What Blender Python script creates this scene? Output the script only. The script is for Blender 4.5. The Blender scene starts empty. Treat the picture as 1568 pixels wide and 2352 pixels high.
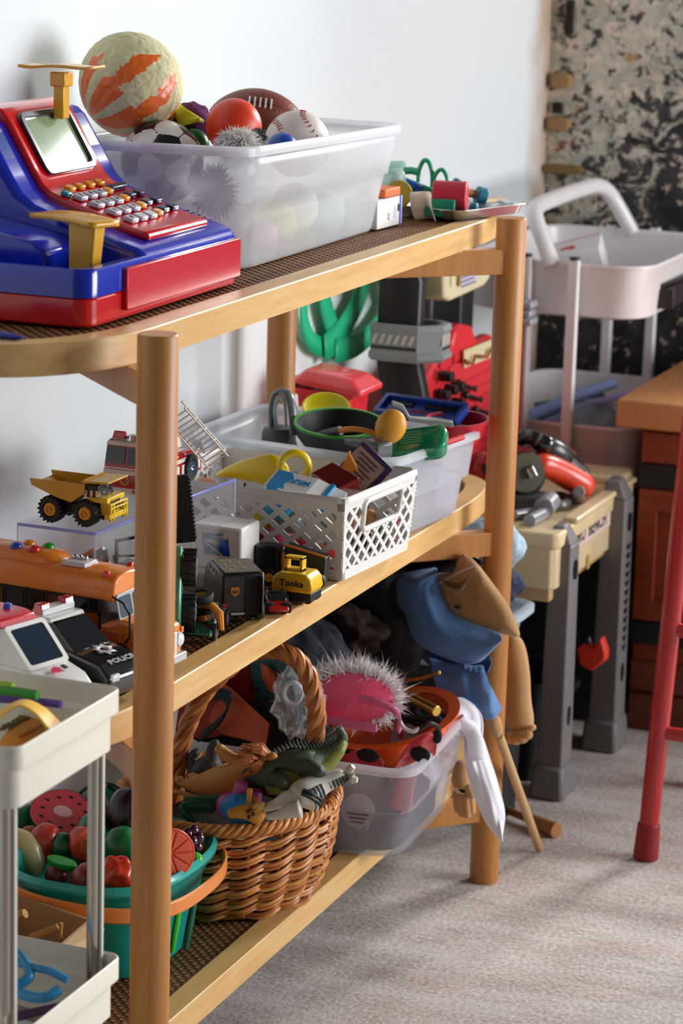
import bpy, math, random
from mathutils import Matrix, Vector, Euler, noise
R = math.radians; PI = math.pi; sin = math.sin; cos = math.cos
SC = bpy.context.scene; COL = SC.collection

# ---------------------------------------------------------------- camera
cam = bpy.data.cameras.new('camera'); camo = bpy.data.objects.new('camera', cam); COL.objects.link(camo)
camo.matrix_world = Matrix(((0.930337, -0.108169, 0.350390, 0.974387), (0.365609, 0.199746, -0.909083, -2.081209), (0.028346, 0.973859, 0.225379, 1.207644), (0.000000, 0.000000, 0.000000, 1.000000)))
cam.lens = 95.5579
cam.sensor_fit = 'VERTICAL'; cam.sensor_height = 36.0; cam.sensor_width = 24.0
cam.clip_start = 0.05; cam.clip_end = 60
cam.dof.use_dof = True; cam.dof.focus_distance = 2.75; cam.dof.aperture_fstop = 9.0
SC.camera = camo
# ---------------------------------------------------------------- light
W = bpy.data.worlds.new('daylit_room'); SC.world = W; W.use_nodes = True
W.node_tree.nodes['Background'].inputs[0].default_value = (0.93, 0.96, 1.0, 1)
W.node_tree.nodes['Background'].inputs[1].default_value = 0.095
def area(name, loc, aim, sx, sy, power, color):
    l = bpy.data.lights.new(name, 'AREA'); l.shape = 'RECTANGLE'; l.size = sx; l.size_y = sy
    l.energy = power; l.color = color
    o = bpy.data.objects.new(name, l); COL.objects.link(o); o.location = loc
    o.rotation_euler = (Vector(aim) - Vector(loc)).to_track_quat('-Z', 'Y').to_euler(); return o
area('window_daylight_back', (0.85, 3.2, 1.75), (0.0, 0.6, 0.4), 0.5, 0.7, 82, (1.0, 0.985, 0.96))
area('window_daylight_side', (3.0, 1.7, 1.15), (-0.3, 0.75, 0.55), 1.9, 1.5, 104, (0.97, 0.985, 1.0))
SC.view_settings.view_transform = 'Standard'; SC.view_settings.look = 'None'
SC.view_settings.exposure = 0.12; SC.view_settings.gamma = 1.0; SC.view_settings.use_curve_mapping = False
SC.cycles.use_denoising = True
SC.cycles.max_bounces = 8; SC.cycles.diffuse_bounces = 4; SC.cycles.transparent_max_bounces = 24
SC.cycles.caustics_reflective = False; SC.cycles.caustics_refractive = False

# ---------------------------------------------------------------- mesh helpers
def T(loc=(0, 0, 0), rot=(0, 0, 0), s=(1, 1, 1)):
    return Matrix.LocRotScale(Vector(loc), Euler([R(a) for a in rot]), Vector(s))
class B:
    def __init__(b): b.v = []; b.f = []; b.mi = []; b.cur = 0
    def add(b, vs, fs, M=None):
        n = len(b.v)
        b.v += [tuple(M @ Vector(p)) for p in vs] if M is not None else [tuple(p) for p in vs]
        for f in fs: b.f.append([i + n for i in f]); b.mi.append(b.cur)
        return b
    def mat(b, i): b.cur = i; return b
    def box(b, c, s, M=None, top=(1, 1), rot=None):
        x, y, z = s[0] / 2, s[1] / 2, s[2] / 2; tx, ty = top
        vs = [(-x, -y, -z), (x, -y, -z), (x, y, -z), (-x, y, -z), (-x * tx, -y * ty, z), (x * tx, -y * ty, z), (x * tx, y * ty, z), (-x * tx, y * ty, z)]
        m = T(c, rot or (0, 0, 0)); m = M @ m if M is not None else m
        return b.add(vs, [(3, 2, 1, 0), (4, 5, 6, 7), (0, 1, 5, 4), (1, 2, 6, 5), (2, 3, 7, 6), (3, 0, 4, 7)], m)
    def hexa(b, p):   # eight corners: lower four then upper four
        return b.add(p, [(3, 2, 1, 0), (4, 5, 6, 7), (0, 1, 5, 4), (1, 2, 6, 5), (2, 3, 7, 6), (3, 0, 4, 7)])
    def lathe(b, prof, n=24, M=None, a0=0, a1=360, sx=1, sy=1, se=2):
        full = abs(a1 - a0) >= 360; k = n if full else n + 1; vs = []
        for r, z in prof:
            for i in range(k):
                a = R(a0 + (a1 - a0) * i / n); c, s_ = cos(a), sin(a)
                if se != 2: c = math.copysign(abs(c) ** (2 / se), c); s_ = math.copysign(abs(s_) ** (2 / se), s_)
                vs.append((r * c * sx, r * s_ * sy, z))
        fs = []
        for j in range(len(prof) - 1):
            for i in range(k if full else n):
                i2 = (i + 1) % k; fs.append((j * k + i, j * k + i2, (j + 1) * k + i2, (j + 1) * k + i))
        return b.add(vs, fs, M)
    def cyl(b, p0, p1, r, r2=None, n=16, cap=True):
        p0 = Vector(p0); d = Vector(p1) - p0; L = d.length; r2 = r if r2 is None else r2
        M = Matrix.Translation(p0) @ d.to_track_quat('Z', 'Y').to_matrix().to_4x4()
        return b.lathe(([(1e-5, 0)] if cap else []) + [(r, 0), (r2, L)] + ([(1e-5, L)] if cap else []), n, M)
    def tube(b, pts, r, n=8, closed=False, fl=1.0, up=None):
        pts = [Vector(p) for p in pts]; m = len(pts); rs = r if isinstance(r, (list, tuple)) else [r] * m
        vs = []; prev = None
        for i, p in enumerate(pts):
            a = pts[(i - 1) % m] if (closed or i > 0) else p; c = pts[(i + 1) % m] if (closed or i < m - 1) else p
            t = (c - a).normalized()
            if prev is None:
                ref = Vector(up) if up else (Vector((0, 0, 1)) if abs(t.z) < 0.9 else Vector((1, 0, 0)))
            else: ref = prev
            u = (ref - t * ref.dot(t)).normalized(); w = t.cross(u); prev = u
            for k in range(n):
                q = 2 * PI * k / n; vs.append(p + (u * cos(q) * fl + w * sin(q)) * rs[i])
        fs = []
        for i in range(m if closed else m - 1):
            j = (i + 1) % m
            for k in range(n): fs.append((i * n + k, i * n + (k + 1) % n, j * n + (k + 1) % n, j * n + k))
        if not closed: fs += [tuple(range(n))[::-1], tuple(range((m - 1) * n, m * n))]
        return b.add(vs, fs)
    def sph(b, c, r, nu=24, nv=16, M=None):
        r = (r, r, r) if not isinstance(r, (tuple, list)) else r
        prof = [(max(1e-4, sin(PI * j / nv)), -cos(PI * j / nv)) for j in range(nv + 1)]
        m = T(c, (0, 0, 0), r) if M is None else M @ T(c, (0, 0, 0), r)
        return b.lathe(prof, nu, m)
    def prism(b, poly, h, M=None):    # poly in XY, extruded along Z 0..h
        n = len(poly); vs = [(x, y, 0) for x, y in poly] + [(x, y, h) for x, y in poly]
        return b.add(vs, [tuple(range(n))[::-1], tuple(range(n, 2 * n))] + [(i, (i + 1) % n, n + (i + 1) % n, n + i) for i in range(n)], M)
    def loft(b, rings, cap=True, M=None):
        n = len(rings[0]); vs = [p for r in rings for p in r]; fs = []
        for j in range(len(rings) - 1):
            for i in range(n): fs.append((j * n + i, j * n + (i + 1) % n, (j + 1) * n + (i + 1) % n, (j + 1) * n + i))
        if cap: fs += [tuple(range(n))[::-1], tuple(range((len(rings) - 1) * n, len(rings) * n))]
        return b.add(vs, fs, M)
    def surf(b, fn, nu, nv, M=None, cu=False):
        vs = [fn(i / nu, j / nv) for j in range(nv + 1) for i in range(nu + 1)]
        return b.add(vs, [(j * (nu + 1) + i, j * (nu + 1) + i + 1, (j + 1) * (nu + 1) + i + 1, (j + 1) * (nu + 1) + i) for j in range(nv) for i in range(nu)], M)
SIDE = T((0, 0, 0), (90, 0, 0))     # prism drawn in XZ, extruded towards -Y
def mk(name, b, mats):
    me = bpy.data.meshes.new(name); me.from_pydata(b.v, [], b.f)
    for m in (mats if isinstance(mats, (list, tuple)) else [mats]): me.materials.append(m)
    if any(b.mi): me.polygons.foreach_set('material_index', b.mi)
    me.validate(); me.update(); return me
def attach(o, parent, w):
    if parent:
        o.parent = parent
        if w: o.matrix_parent_inverse = parent.matrix_basis.inverted()
def obj(name, b, mats, parent=None, w=0, bev=0, seg=2, sm=38, sub=0, solid=0, M=None, label=None, kind=None, off=0.0, rec=1):
    if M is not None: b.v = [tuple(M @ Vector(p)) for p in b.v]
    me = b if isinstance(b, bpy.types.Mesh) else mk(name, b, mats)
    if rec and not isinstance(b, bpy.types.Mesh):
        import bmesh
        bm = bmesh.new(); bm.from_mesh(me); bmesh.ops.recalc_face_normals(bm, faces=bm.faces); bm.to_mesh(me); bm.free()
    if sm:
        me.shade_smooth()
        if sm < 180: me.set_sharp_from_angle(angle=R(sm))
    o = bpy.data.objects.new(name, me); COL.objects.link(o); attach(o, parent, w)
    if solid:
        d = o.modifiers.new('solid', 'SOLIDIFY'); d.thickness = solid; d.offset = off
    if bev:
        d = o.modifiers.new('bevel', 'BEVEL'); d.width = bev; d.segments = seg; d.limit_method = 'ANGLE'; d.angle_limit = R(38)
    if sub:
        d = o.modifiers.new('sub', 'SUBSURF'); d.levels = sub; d.render_levels = sub
    if label: o['label'] = label
    if kind: o['kind'] = kind
    return o
def tag(o, label, cat, group=None):
    o['label'] = label; o['category'] = cat
    if group: o['group'] = group
    return o
def thing(name, label, cat, loc=(0, 0, 0), rz=0, group=None, rot=None, s=1):
    o = bpy.data.objects.new(name, None); COL.objects.link(o); o.empty_display_size = 0.02
    o.matrix_basis = T(loc, rot if rot else (0, 0, rz), (s, s, s)); return tag(o, label, cat, group)
def solo(name, label, cat, b, mats, group=None, **k):
    return tag(obj(name, b, mats, **k), label, cat, group)
def struct(name, b, mats, parent=None, **k):
    o = obj(name, b, mats, parent, **k)
    if not parent: o['kind'] = 'structure'
    return o
def skin(name, vs, es, mats, parent=None, w=0, sub=2, M=None):
    me = bpy.data.meshes.new(name); me.from_pydata([tuple(M @ Vector(v[:3])) if M is not None else v[:3] for v in vs], es, [])
    me.materials.append(mats); o = bpy.data.objects.new(name, me); COL.objects.link(o); attach(o, parent, w)
    o.modifiers.new('skin', 'SKIN').use_smooth_shade = True
    for i, v in enumerate(vs):
        d = me.skin_vertices[0].data[i]; r = v[3]; d.radius = (r, r) if not isinstance(r, tuple) else r; d.use_root = (i == 0)
    d = o.modifiers.new('sub', 'SUBSURF'); d.levels = sub; d.render_levels = sub
    return o
def chain(pts): return [(i, i + 1) for i in range(len(pts) - 1)]
def text(s, size, m, parent, M, w=0, name='lettering', ext=0.0002, sx=1.0, shear=0, bold=0.0):
    c = bpy.data.curves.new(name, 'FONT'); c.body = s; c.size = size; c.extrude = ext; c.align_x = 'CENTER'; c.align_y = 'CENTER'; c.shear = shear; c.offset = bold
    c.resolution_u = 2
    t = bpy.data.objects.new('t', c); COL.objects.link(t)
    dg = bpy.context.evaluated_depsgraph_get(); me = bpy.data.meshes.new_from_object(t.evaluated_get(dg))
    bpy.data.objects.remove(t); bpy.data.curves.remove(c)
    me.transform(M @ Matrix.Diagonal((sx, 1, 1, 1))); me.materials.clear(); me.materials.append(m); me.name = name
    o = bpy.data.objects.new(name, me); COL.objects.link(o); attach(o, parent, w); return o
def frame(o, x, y):   # matrix from origin, x axis, y axis
    x = Vector(x).normalized(); z = x.cross(Vector(y)).normalized(); y = z.cross(x)
    return Matrix(((x.x, y.x, z.x, o[0]), (x.y, y.y, z.y, o[1]), (x.z, y.z, z.z, o[2]), (0, 0, 0, 1)))
def kid_copy(src, parent):
    c = src.copy(); COL.objects.link(c); c.parent = parent; return c
def copy_tree(o, parent=None):
    kids = list(o.children); c = o.copy(); COL.objects.link(c)
    if parent: c.parent = parent
    for k in kids: copy_tree(k, c)
    return c
def rr(w, h, r, n=5):   # rounded rectangle outline
    p = []
    for cx, cy, a in ((w/2-r, h/2-r, 0), (-w/2+r, h/2-r, 90), (-w/2+r, -h/2+r, 180), (w/2-r, -h/2+r, 270)):
        for i in range(n + 1):
            t = R(a + 90 * i / n); p.append((cx + r * cos(t), cy + r * sin(t)))
    return p
def lerp(a, b, t): return tuple(x + (y - x) * t for x, y in zip(a, b))
# ---------------------------------------------------------------- materials
def lin(h):
    h = h.lstrip('#'); o = []
    for i in (0, 2, 4):
        c = int(h[i:i+2], 16) / 255; o.append(c / 12.92 if c <= 0.04045 else ((c + 0.055) / 1.055) ** 2.4)
    return (*o, 1)
MC = {}
def mat(col, rough=0.45, metal=0.0, name=None, coat=0.0, sss=0.0, bump=0.0, bscale=60, spec=0.5, alpha=1.0, var=0.0, sheen=0.0, trans=0.0):
    key = (col, rough, metal, coat, sss, bump, bscale, spec, alpha, var, sheen, trans)
    if key in MC: return MC[key]
    m = bpy.data.materials.new(name or 'finish_' + col.strip('#')); m.use_nodes = True; MC[key] = m
    nt = m.node_tree; p = nt.nodes['Principled BSDF']
    p.inputs['Base Color'].default_value = lin(col); p.inputs['Roughness'].default_value = rough; p.inputs['Metallic'].default_value = metal
    p.inputs['Coat Weight'].default_value = coat; p.inputs['Coat Roughness'].default_value = 0.08
    p.inputs['Specular IOR Level'].default_value = spec; p.inputs['Alpha'].default_value = alpha
    p.inputs['Sheen Weight'].default_value = sheen; p.inputs['Transmission Weight'].default_value = trans
    if sss: p.inputs['Subsurface Weight'].default_value = sss; p.inputs['Subsurface Radius'].default_value = (.01, .006, .004)
    if bump or var:
        tc = nt.nodes.new('ShaderNodeTexCoord'); n = nt.nodes.new('ShaderNodeTexNoise'); n.inputs['Scale'].default_value = bscale; n.inputs['Detail'].default_value = 5
        nt.links.new(tc.outputs['Object'], n.inputs['Vector'])
        if bump:
            bp = nt.nodes.new('ShaderNodeBump'); bp.inputs['Strength'].default_value = bump; bp.inputs['Distance'].default_value = 0.002
            nt.links.new(n.outputs['Fac'], bp.inputs['Height']); nt.links.new(bp.outputs['Normal'], p.inputs['Normal'])
        if var:
            h = nt.nodes.new('ShaderNodeHueSaturation'); h.inputs['Color'].default_value = lin(col)
            r = nt.nodes.new('ShaderNodeMapRange'); r.inputs['To Min'].default_value = 1 - var; r.inputs['To Max'].default_value = 1 + var
            r.inputs['From Min'].default_value = 0.3; r.inputs['From Max'].default_value = 0.7
            nt.links.new(n.outputs['Fac'], r.inputs['Value']); nt.links.new(r.outputs['Result'], h.inputs['Value']); nt.links.new(h.outputs['Color'], p.inputs['Base Color'])
    return m
def frosted(col='#f2f4f6', clear=0.4, rough=0.3, name='frosted_plastic', tl=0.45):
    m = bpy.data.materials.new(name); m.use_nodes = True; nt = m.node_tree; nd = nt.nodes; p = nd['Principled BSDF']
    p.inputs['Base Color'].default_value = lin(col); p.inputs['Roughness'].default_value = rough
    t = nd.new('ShaderNodeBsdfTransparent'); t.inputs[0].default_value = (0.97, 0.98, 0.99, 1)
    q = nd.new('ShaderNodeBsdfTranslucent'); q.inputs[0].default_value = lin(col)
    a = nd.new('ShaderNodeMixShader'); a.inputs[0].default_value = tl; c = nd.new('ShaderNodeMixShader'); c.inputs[0].default_value = clear
    nt.links.new(p.outputs[0], a.inputs[1]); nt.links.new(q.outputs[0], a.inputs[2]); nt.links.new(a.outputs[0], c.inputs[1]); nt.links.new(t.outputs[0], c.inputs[2])
    nt.links.new(c.outputs[0], nd['Material Output'].inputs[0]); return m
def clear(col='#ffffff', name='clear_plastic', fac=0.88, rough=0.04):
    m = bpy.data.materials.new(name); m.use_nodes = True; nt = m.node_tree; nd = nt.nodes; p = nd['Principled BSDF']
    p.inputs['Base Color'].default_value = lin(col); p.inputs['Roughness'].default_value = rough
    t = nd.new('ShaderNodeBsdfTransparent'); t.inputs[0].default_value = lin(col)
    c = nd.new('ShaderNodeMixShader'); c.inputs[0].default_value = fac
    nt.links.new(p.outputs[0], c.inputs[1]); nt.links.new(t.outputs[0], c.inputs[2]); nt.links.new(c.outputs[0], nd['Material Output'].inputs[0]); return m
def nodes(name, rough=0.5):
    m = bpy.data.materials.new(name); m.use_nodes = True; nt = m.node_tree; p = nt.nodes['Principled BSDF']; p.inputs['Roughness'].default_value = rough
    tc = nt.nodes.new('ShaderNodeTexCoord'); return m, nt, p, tc
def noise_n(nt, tc, scale, detail=4, rough=0.55, stretch=None, loc=(0, 0, 0), dist=0.0):
    mp = nt.nodes.new('ShaderNodeMapping'); mp.inputs['Scale'].default_value = stretch or (1, 1, 1); mp.inputs['Location'].default_value = loc
    n = nt.nodes.new('ShaderNodeTexNoise'); n.inputs['Scale'].default_value = scale; n.inputs['Detail'].default_value = detail; n.inputs['Roughness'].default_value = rough; n.inputs['Distortion'].default_value = dist
    nt.links.new(tc.outputs['Object'], mp.inputs['Vector']); nt.links.new(mp.outputs['Vector'], n.inputs['Vector']); return n.outputs['Fac']
def ramp(nt, fac, stops, interp='LINEAR'):
    r = nt.nodes.new('ShaderNodeValToRGB'); r.color_ramp.interpolation = interp; e = r.color_ramp.elements
    while len(e) < len(stops): e.new(0.5)
    for k, (pos, c) in zip(e, stops): k.position = pos; k.color = lin(c) if isinstance(c, str) else (c, c, c, 1)
    nt.links.new(fac, r.inputs[0]); return r.outputs[0]
def mix(nt, fac, a, b, mode='MIX'):
    m = nt.nodes.new('ShaderNodeMix'); m.data_type = 'RGBA'; m.blend_type = mode
    for s, v in ((0, fac), (6, a), (7, b)):
        if isinstance(v, (int, float)): m.inputs[s].default_value = v
        elif isinstance(v, str): m.inputs[s].default_value = lin(v)
        else: nt.links.new(v, m.inputs[s])
    return m.outputs[2]
def bump(nt, p, h, strength=0.3, dist=0.002):
    bp = nt.nodes.new('ShaderNodeBump'); bp.inputs['Strength'].default_value = strength; bp.inputs['Distance'].default_value = dist
    nt.links.new(h, bp.inputs['Height']); nt.links.new(bp.outputs['Normal'], p.inputs['Normal'])
def wood(name, c1, c2, stretch, rough=0.42, scale=14):
    m, nt, p, tc = nodes(name, rough)
    n = noise_n(nt, tc, scale, 6, 0.6, stretch, dist=0.6); n2 = noise_n(nt, tc, 2.5, 3, 0.5)
    c = ramp(nt, n, [(0.3, c1), (0.7, c2)]); nt.links.new(mix(nt, 0.25, c, ramp(nt, n2, [(0.3, c1), (0.7, c2)])), p.inputs['Base Color'])
    bump(nt, p, n, 0.06); return m

# ---------------------------------------------------------------- room
WX = -0.345; WY = 2.225
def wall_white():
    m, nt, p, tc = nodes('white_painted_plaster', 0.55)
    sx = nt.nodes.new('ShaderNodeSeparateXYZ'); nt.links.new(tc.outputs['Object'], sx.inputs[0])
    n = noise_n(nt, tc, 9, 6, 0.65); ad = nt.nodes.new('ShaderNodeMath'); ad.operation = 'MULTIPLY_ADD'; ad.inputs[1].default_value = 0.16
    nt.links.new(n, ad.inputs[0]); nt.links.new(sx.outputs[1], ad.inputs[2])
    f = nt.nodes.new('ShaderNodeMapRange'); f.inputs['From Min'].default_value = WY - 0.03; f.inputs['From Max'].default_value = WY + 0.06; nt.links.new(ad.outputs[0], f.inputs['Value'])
    nt.links.new(mix(nt, f.outputs[0], '#e0e5e8', '#c4ab97'), p.inputs['Base Color'])  # beige towards the corner: old plaster, with the corner shading painted in
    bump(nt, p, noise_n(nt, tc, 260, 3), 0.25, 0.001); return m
def wall_peeled():
    m, nt, p, tc = nodes('peeling_painted_plaster', 0.75)
    S = (1, 1, 1)
    base = ramp(nt, noise_n(nt, tc, 11, 6, 0.65, S), [(0.3, '#8f8078'), (0.42, '#bdae9e'), (0.5, '#a9ab9c'), (0.58, '#c6bcad'), (0.72, '#b9aaa6')])
    base = mix(nt, ramp(nt, noise_n(nt, tc, 40, 5, 0.65, S, (3, 1, 2)), [(0.5, 0.0), (0.56, 1.0)]), base, '#d6c7b4')
    base = mix(nt, ramp(nt, noise_n(nt, tc, 27, 6, 0.72, S, (9, 5, 2)), [(0.54, 0.0), (0.59, 1.0)]), base, '#3c3a3c')
    base = mix(nt, ramp(nt, noise_n(nt, tc, 32, 5, 0.6, S, (7, 1, 5)), [(0.64, 0.0), (0.67, 1.0)]), base, '#8a5040')
    base = mix(nt, ramp(nt, noise_n(nt, tc, 26, 4, 0.6, S, (1, 8, 5)), [(0.66, 0.0), (0.69, 1.0)]), base, '#ad8656')
    sx = nt.nodes.new('ShaderNodeSeparateXYZ'); nt.links.new(tc.outputs['Object'], sx.inputs[0])
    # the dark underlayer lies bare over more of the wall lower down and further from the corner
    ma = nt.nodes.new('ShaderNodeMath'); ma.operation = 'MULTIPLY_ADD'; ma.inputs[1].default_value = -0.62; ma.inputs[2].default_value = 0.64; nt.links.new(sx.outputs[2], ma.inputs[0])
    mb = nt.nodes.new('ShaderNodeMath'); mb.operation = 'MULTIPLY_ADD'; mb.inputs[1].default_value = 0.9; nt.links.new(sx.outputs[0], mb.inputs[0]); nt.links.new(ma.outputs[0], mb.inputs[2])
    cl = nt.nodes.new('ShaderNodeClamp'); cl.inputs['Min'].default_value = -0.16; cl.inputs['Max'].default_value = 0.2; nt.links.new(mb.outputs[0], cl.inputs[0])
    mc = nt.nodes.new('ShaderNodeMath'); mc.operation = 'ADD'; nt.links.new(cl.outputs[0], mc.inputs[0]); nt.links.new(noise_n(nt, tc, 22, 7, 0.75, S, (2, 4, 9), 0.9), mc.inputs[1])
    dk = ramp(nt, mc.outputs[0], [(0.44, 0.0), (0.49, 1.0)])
    black = ramp(nt, noise_n(nt, tc, 18, 3), [(0.35, '#17171a'), (0.65, '#3c3a3c')])
    spk = ramp(nt, noise_n(nt, tc, 60, 3, 0.6, S, (4, 4, 4)), [(0.62, 0.0), (0.65, 1.0)])
    black = mix(nt, spk, black, '#b9a79a')
    nt.links.new(mix(nt, dk, base, black), p.inputs['Base Color'])
    bump(nt, p, noise_n(nt, tc, 13, 6, 0.68, S, (2, 4, 9), 0.4), 0.7, 0.01); return m
def rug():
    m, nt, p, tc = nodes('faded_striped_rug', 0.9)
    a = noise_n(nt, tc, 5, 6, 0.65, (0.8, 2.6, 1)); b_ = noise_n(nt, tc, 8, 6, 0.65, (0.7, 3.2, 1), (5, 2, 0)); c = noise_n(nt, tc, 170, 3, 0.6)
    col = ramp(nt, a, [(0.3, '#aba6a2'), (0.46, '#c0bab7'), (0.58, '#cfcac7'), (0.72, '#dad7d5')])
    col = mix(nt, ramp(nt, b_, [(0.54, 0.0), (0.72, 0.45)]), col, '#bb9c93')
    col = mix(nt, ramp(nt, noise_n(nt, tc, 4, 6, 0.65, (0.7, 2.2, 1), (9, 9, 0)), [(0.55, 0.0), (0.75, 0.45)]), col, '#9d9484')
    col = mix(nt, 0.55, col, ramp(nt, c, [(0.3, '#7d746c'), (0.7, '#f6f0ea')]), 'OVERLAY')
    nt.links.new(col, p.inputs['Base Color']); bump(nt, p, c, 0.5, 0.002); return m
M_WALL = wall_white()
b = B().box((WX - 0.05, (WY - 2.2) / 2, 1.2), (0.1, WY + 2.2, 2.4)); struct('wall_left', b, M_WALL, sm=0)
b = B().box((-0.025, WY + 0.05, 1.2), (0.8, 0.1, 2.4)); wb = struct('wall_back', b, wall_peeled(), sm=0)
b = B().box((0.7, 0.0, -0.02), (2.2, 4.6, 0.04)); struct('floor', b, rug(), sm=0)
mb1, mb2 = mat('#9c7a52', 0.85, bump=0.5, bscale=50), mat('#7d6238', 0.85, bump=0.5, bscale=50)
for i, (c0, c1, mm) in enumerate((((-0.3358, 2.2050, 0.9160), (-0.3036, 2.2050, 0.8924), mb1), ((-0.3398, 2.2050, 0.8440), (-0.3032, 2.2050, 0.8235), mb1), ((-0.3443, 2.2050, 0.7671), (-0.2776, 2.2050, 0.7543), mb2))):
    cx, cz = (c0[0] + c1[0]) / 2, (c0[2] + c1[2]) / 2
    hw_, hh_ = abs(c1[0] - c0[0]) / 2, abs(c1[2] - c0[2]) / 2; bo = [(hw_ * cos(a) * (1.1 + .22 * noise.noise(Vector((cos(a) * 2, sin(a) * 2, i * 3)))), hh_ * sin(a) * (1.15 + .3 * noise.noise(Vector((cos(a) * 2, sin(a) * 2, i * 3 + 9))))) for a in [2 * PI * k / 18 for k in range(18)]]
    bo = [(math.copysign(abs(x / hw_) ** .6, x) * hw_, math.copysign(abs(z / hh_) ** .6, z) * hh_) for x, z in bo]
    obj('brick', B().prism(bo, 0.025, Matrix(((1, 0, 0, cx), (0, 0, -1, WY + .006), (0, 1, 0, cz), (0, 0, 0, 1)))), mm, wb, bev=0.003)
for c0, c1 in (((-0.3193, 2.2050, 1.0338), (-0.3064, 2.2050, 0.9789)), ((-0.3350, 2.2050, 0.8683), (-0.3178, 2.2050, 0.8509))):
    obj('mortar_gap', B().box(((c0[0] + c1[0]) / 2, WY - .002, (c0[2] + c1[2]) / 2), (abs(c1[0] - c0[0]), 0.012, abs(c1[2] - c0[2]))), mat('#231d16', 0.9), wb, bev=0.003)

# ---------------------------------------------------------------- shelf unit
W_RAIL = wood('honey_pine_lit', '#cb9a58', '#e0bb80', (6, 0.7, 9), 0.38)  # same wood as the posts, its lit look put into the colour
W_POST = wood('honey_pine_shaded', '#ae6f36', '#c88a49', (7, 7, 0.5), 0.42)  # posts and braces: the rail wood with shade put into the colour
ZT, ZM, ZB = 0.821, 0.4785, 0.1394; RH = 0.0283
shelf = thing('shelf_unit', 'honey wood shelf unit with three woven rattan tiers and round posts', 'shelf', (-0.145, 0.49, 0))
for x, y in ((0, 0), (0, 0.977), (-0.29, 0.977), (-0.29, 0)):
    obj('post', B().lathe([(1e-5, 0), (0.0165, 0), (0.018, 0.002), (0.018, 0.827), (0.0168, 0.829), (1e-5, 0.829)], 32, T((x, y, 0))), W_POST, shelf, w=1)
def sc(v, e): return math.copysign(abs(v) ** e, v)
def ring(off, n=20):
    a = 0.1055 - off; p = []
    for i in range(n + 1):
        t = PI * i / n; p.append((-0.145 + a * sc(cos(t), .62), 0.93 + (0.215 - off) * sc(sin(t), .62)))
    for i in range(n + 1):
        t = PI + PI * i / n; p.append((-0.145 + a * cos(t), 0.074 + (0.161 - off) * sin(t)))
    return p
M_RAT = mat('#8f5f3a', 0.6, var=0.25, bscale=90); M_RAT2 = mat('#7a5230', 0.6, var=0.25, bscale=90)
def yl(x):
    c = (x + 0.145) / 0.0805
    if abs(c) >= 1: return None
    s_ = math.sqrt(1 - c * c); return 0.074 - 0.136 * s_, 0.93 + 0.185 * (1 - abs(c) ** 3.2) ** (1 / 3.2)
def xl(y):
    if y < 0.074: k = (0.074 - y) / 0.136
    elif y > 0.93: k = ((y - 0.93) / 0.185) ** 1.6
    else: k = 0
    if k >= 1: return None
    s_ = 0.0805 * math.sqrt(1 - k * k); return -0.145 - s_, -0.145 + s_
def weave(z, pitch=0.0062, w=0.0046, amp=0.0011):
    b = B(); ny = int(1.22 / pitch); 
    for j in range(ny):
        y = -0.065 + j * pitch; e = xl(y)
        if not e: continue
        n = max(2, int((e[1] - e[0]) / (pitch / 2))); vs = []; fs = []
        for i in range(n + 1):
            x = e[0] + (e[1] - e[0]) * i / n; h = amp * cos(PI * (x / pitch + j)); 
            vs += [(x, y - w / 2, z + h), (x, y + w / 2, z + h)]
        for i in range(n): fs.append((2 * i, 2 * i + 2, 2 * i + 3, 2 * i + 1))
        b.add(vs, fs)
    b.mat(1)
    for i in range(-14, 15):
        x = -0.145 + i * pitch - ((-0.145) % pitch) ; e = yl(x)
        if not e: continue
        k = round(x / pitch); n = int((e[1] - e[0]) / (pitch / 2)); vs = []; fs = []
        for j in range(n + 1):
            y = e[0] + (e[1] - e[0]) * j / n; jj = (y + 0.065) / pitch; h = -amp * cos(PI * (k + jj))
            vs += [(x - w / 2, y, z + h), (x + w / 2, y, z + h)]
        for j in range(n): fs.append((2 * j, 2 * j + 1, 2 * j + 3, 2 * j + 2))
        b.add(vs, fs)
    return b
for z in (ZT, ZM, ZB):
    o0, o1 = ring(0), ring(0.0265)
    rings = [[(x, y, z - RH) for x, y in o0], [(x, y, z) for x, y in o0], [(x, y, z) for x, y in o1], [(x, y, z - RH) for x, y in o1], [(x, y, z - RH) for x, y in o0]]
    obj('shelf_frame', B().loft(rings, cap=False), W_RAIL, shelf, w=1, bev=0.0016)
    obj('rattan_panel', weave(z - 0.0030), [M_RAT, M_RAT2], shelf, w=1, kind='stuff', rec=0, sm=180)
    obj('panel_backing', B().loft([[(x, y, z - 0.0105) for x, y in ring(0.022)], [(x, y, z - 0.0075) for x, y in ring(0.022)]]), mat('#3a2618', 0.8), shelf, w=1)
    for sx, sy, y0 in ((0, 1, 0), (0, -1, 0.977), (-0.29, 1, 0), (-0.29, -1, 0.977)):
        tx = -0.145; d = Vector((tx - sx, sy * 0.145, 0)); L = d.length; an = math.degrees(math.atan2(d.y, d.x))
        obj('brace', B().box((L / 2 , 0, 0), (L, 0.022, 0.0295)), W_POST, shelf, w=1, bev=0.001, M=T((sx, y0, z - RH - 0.0149), (0, 0, an)))

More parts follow.
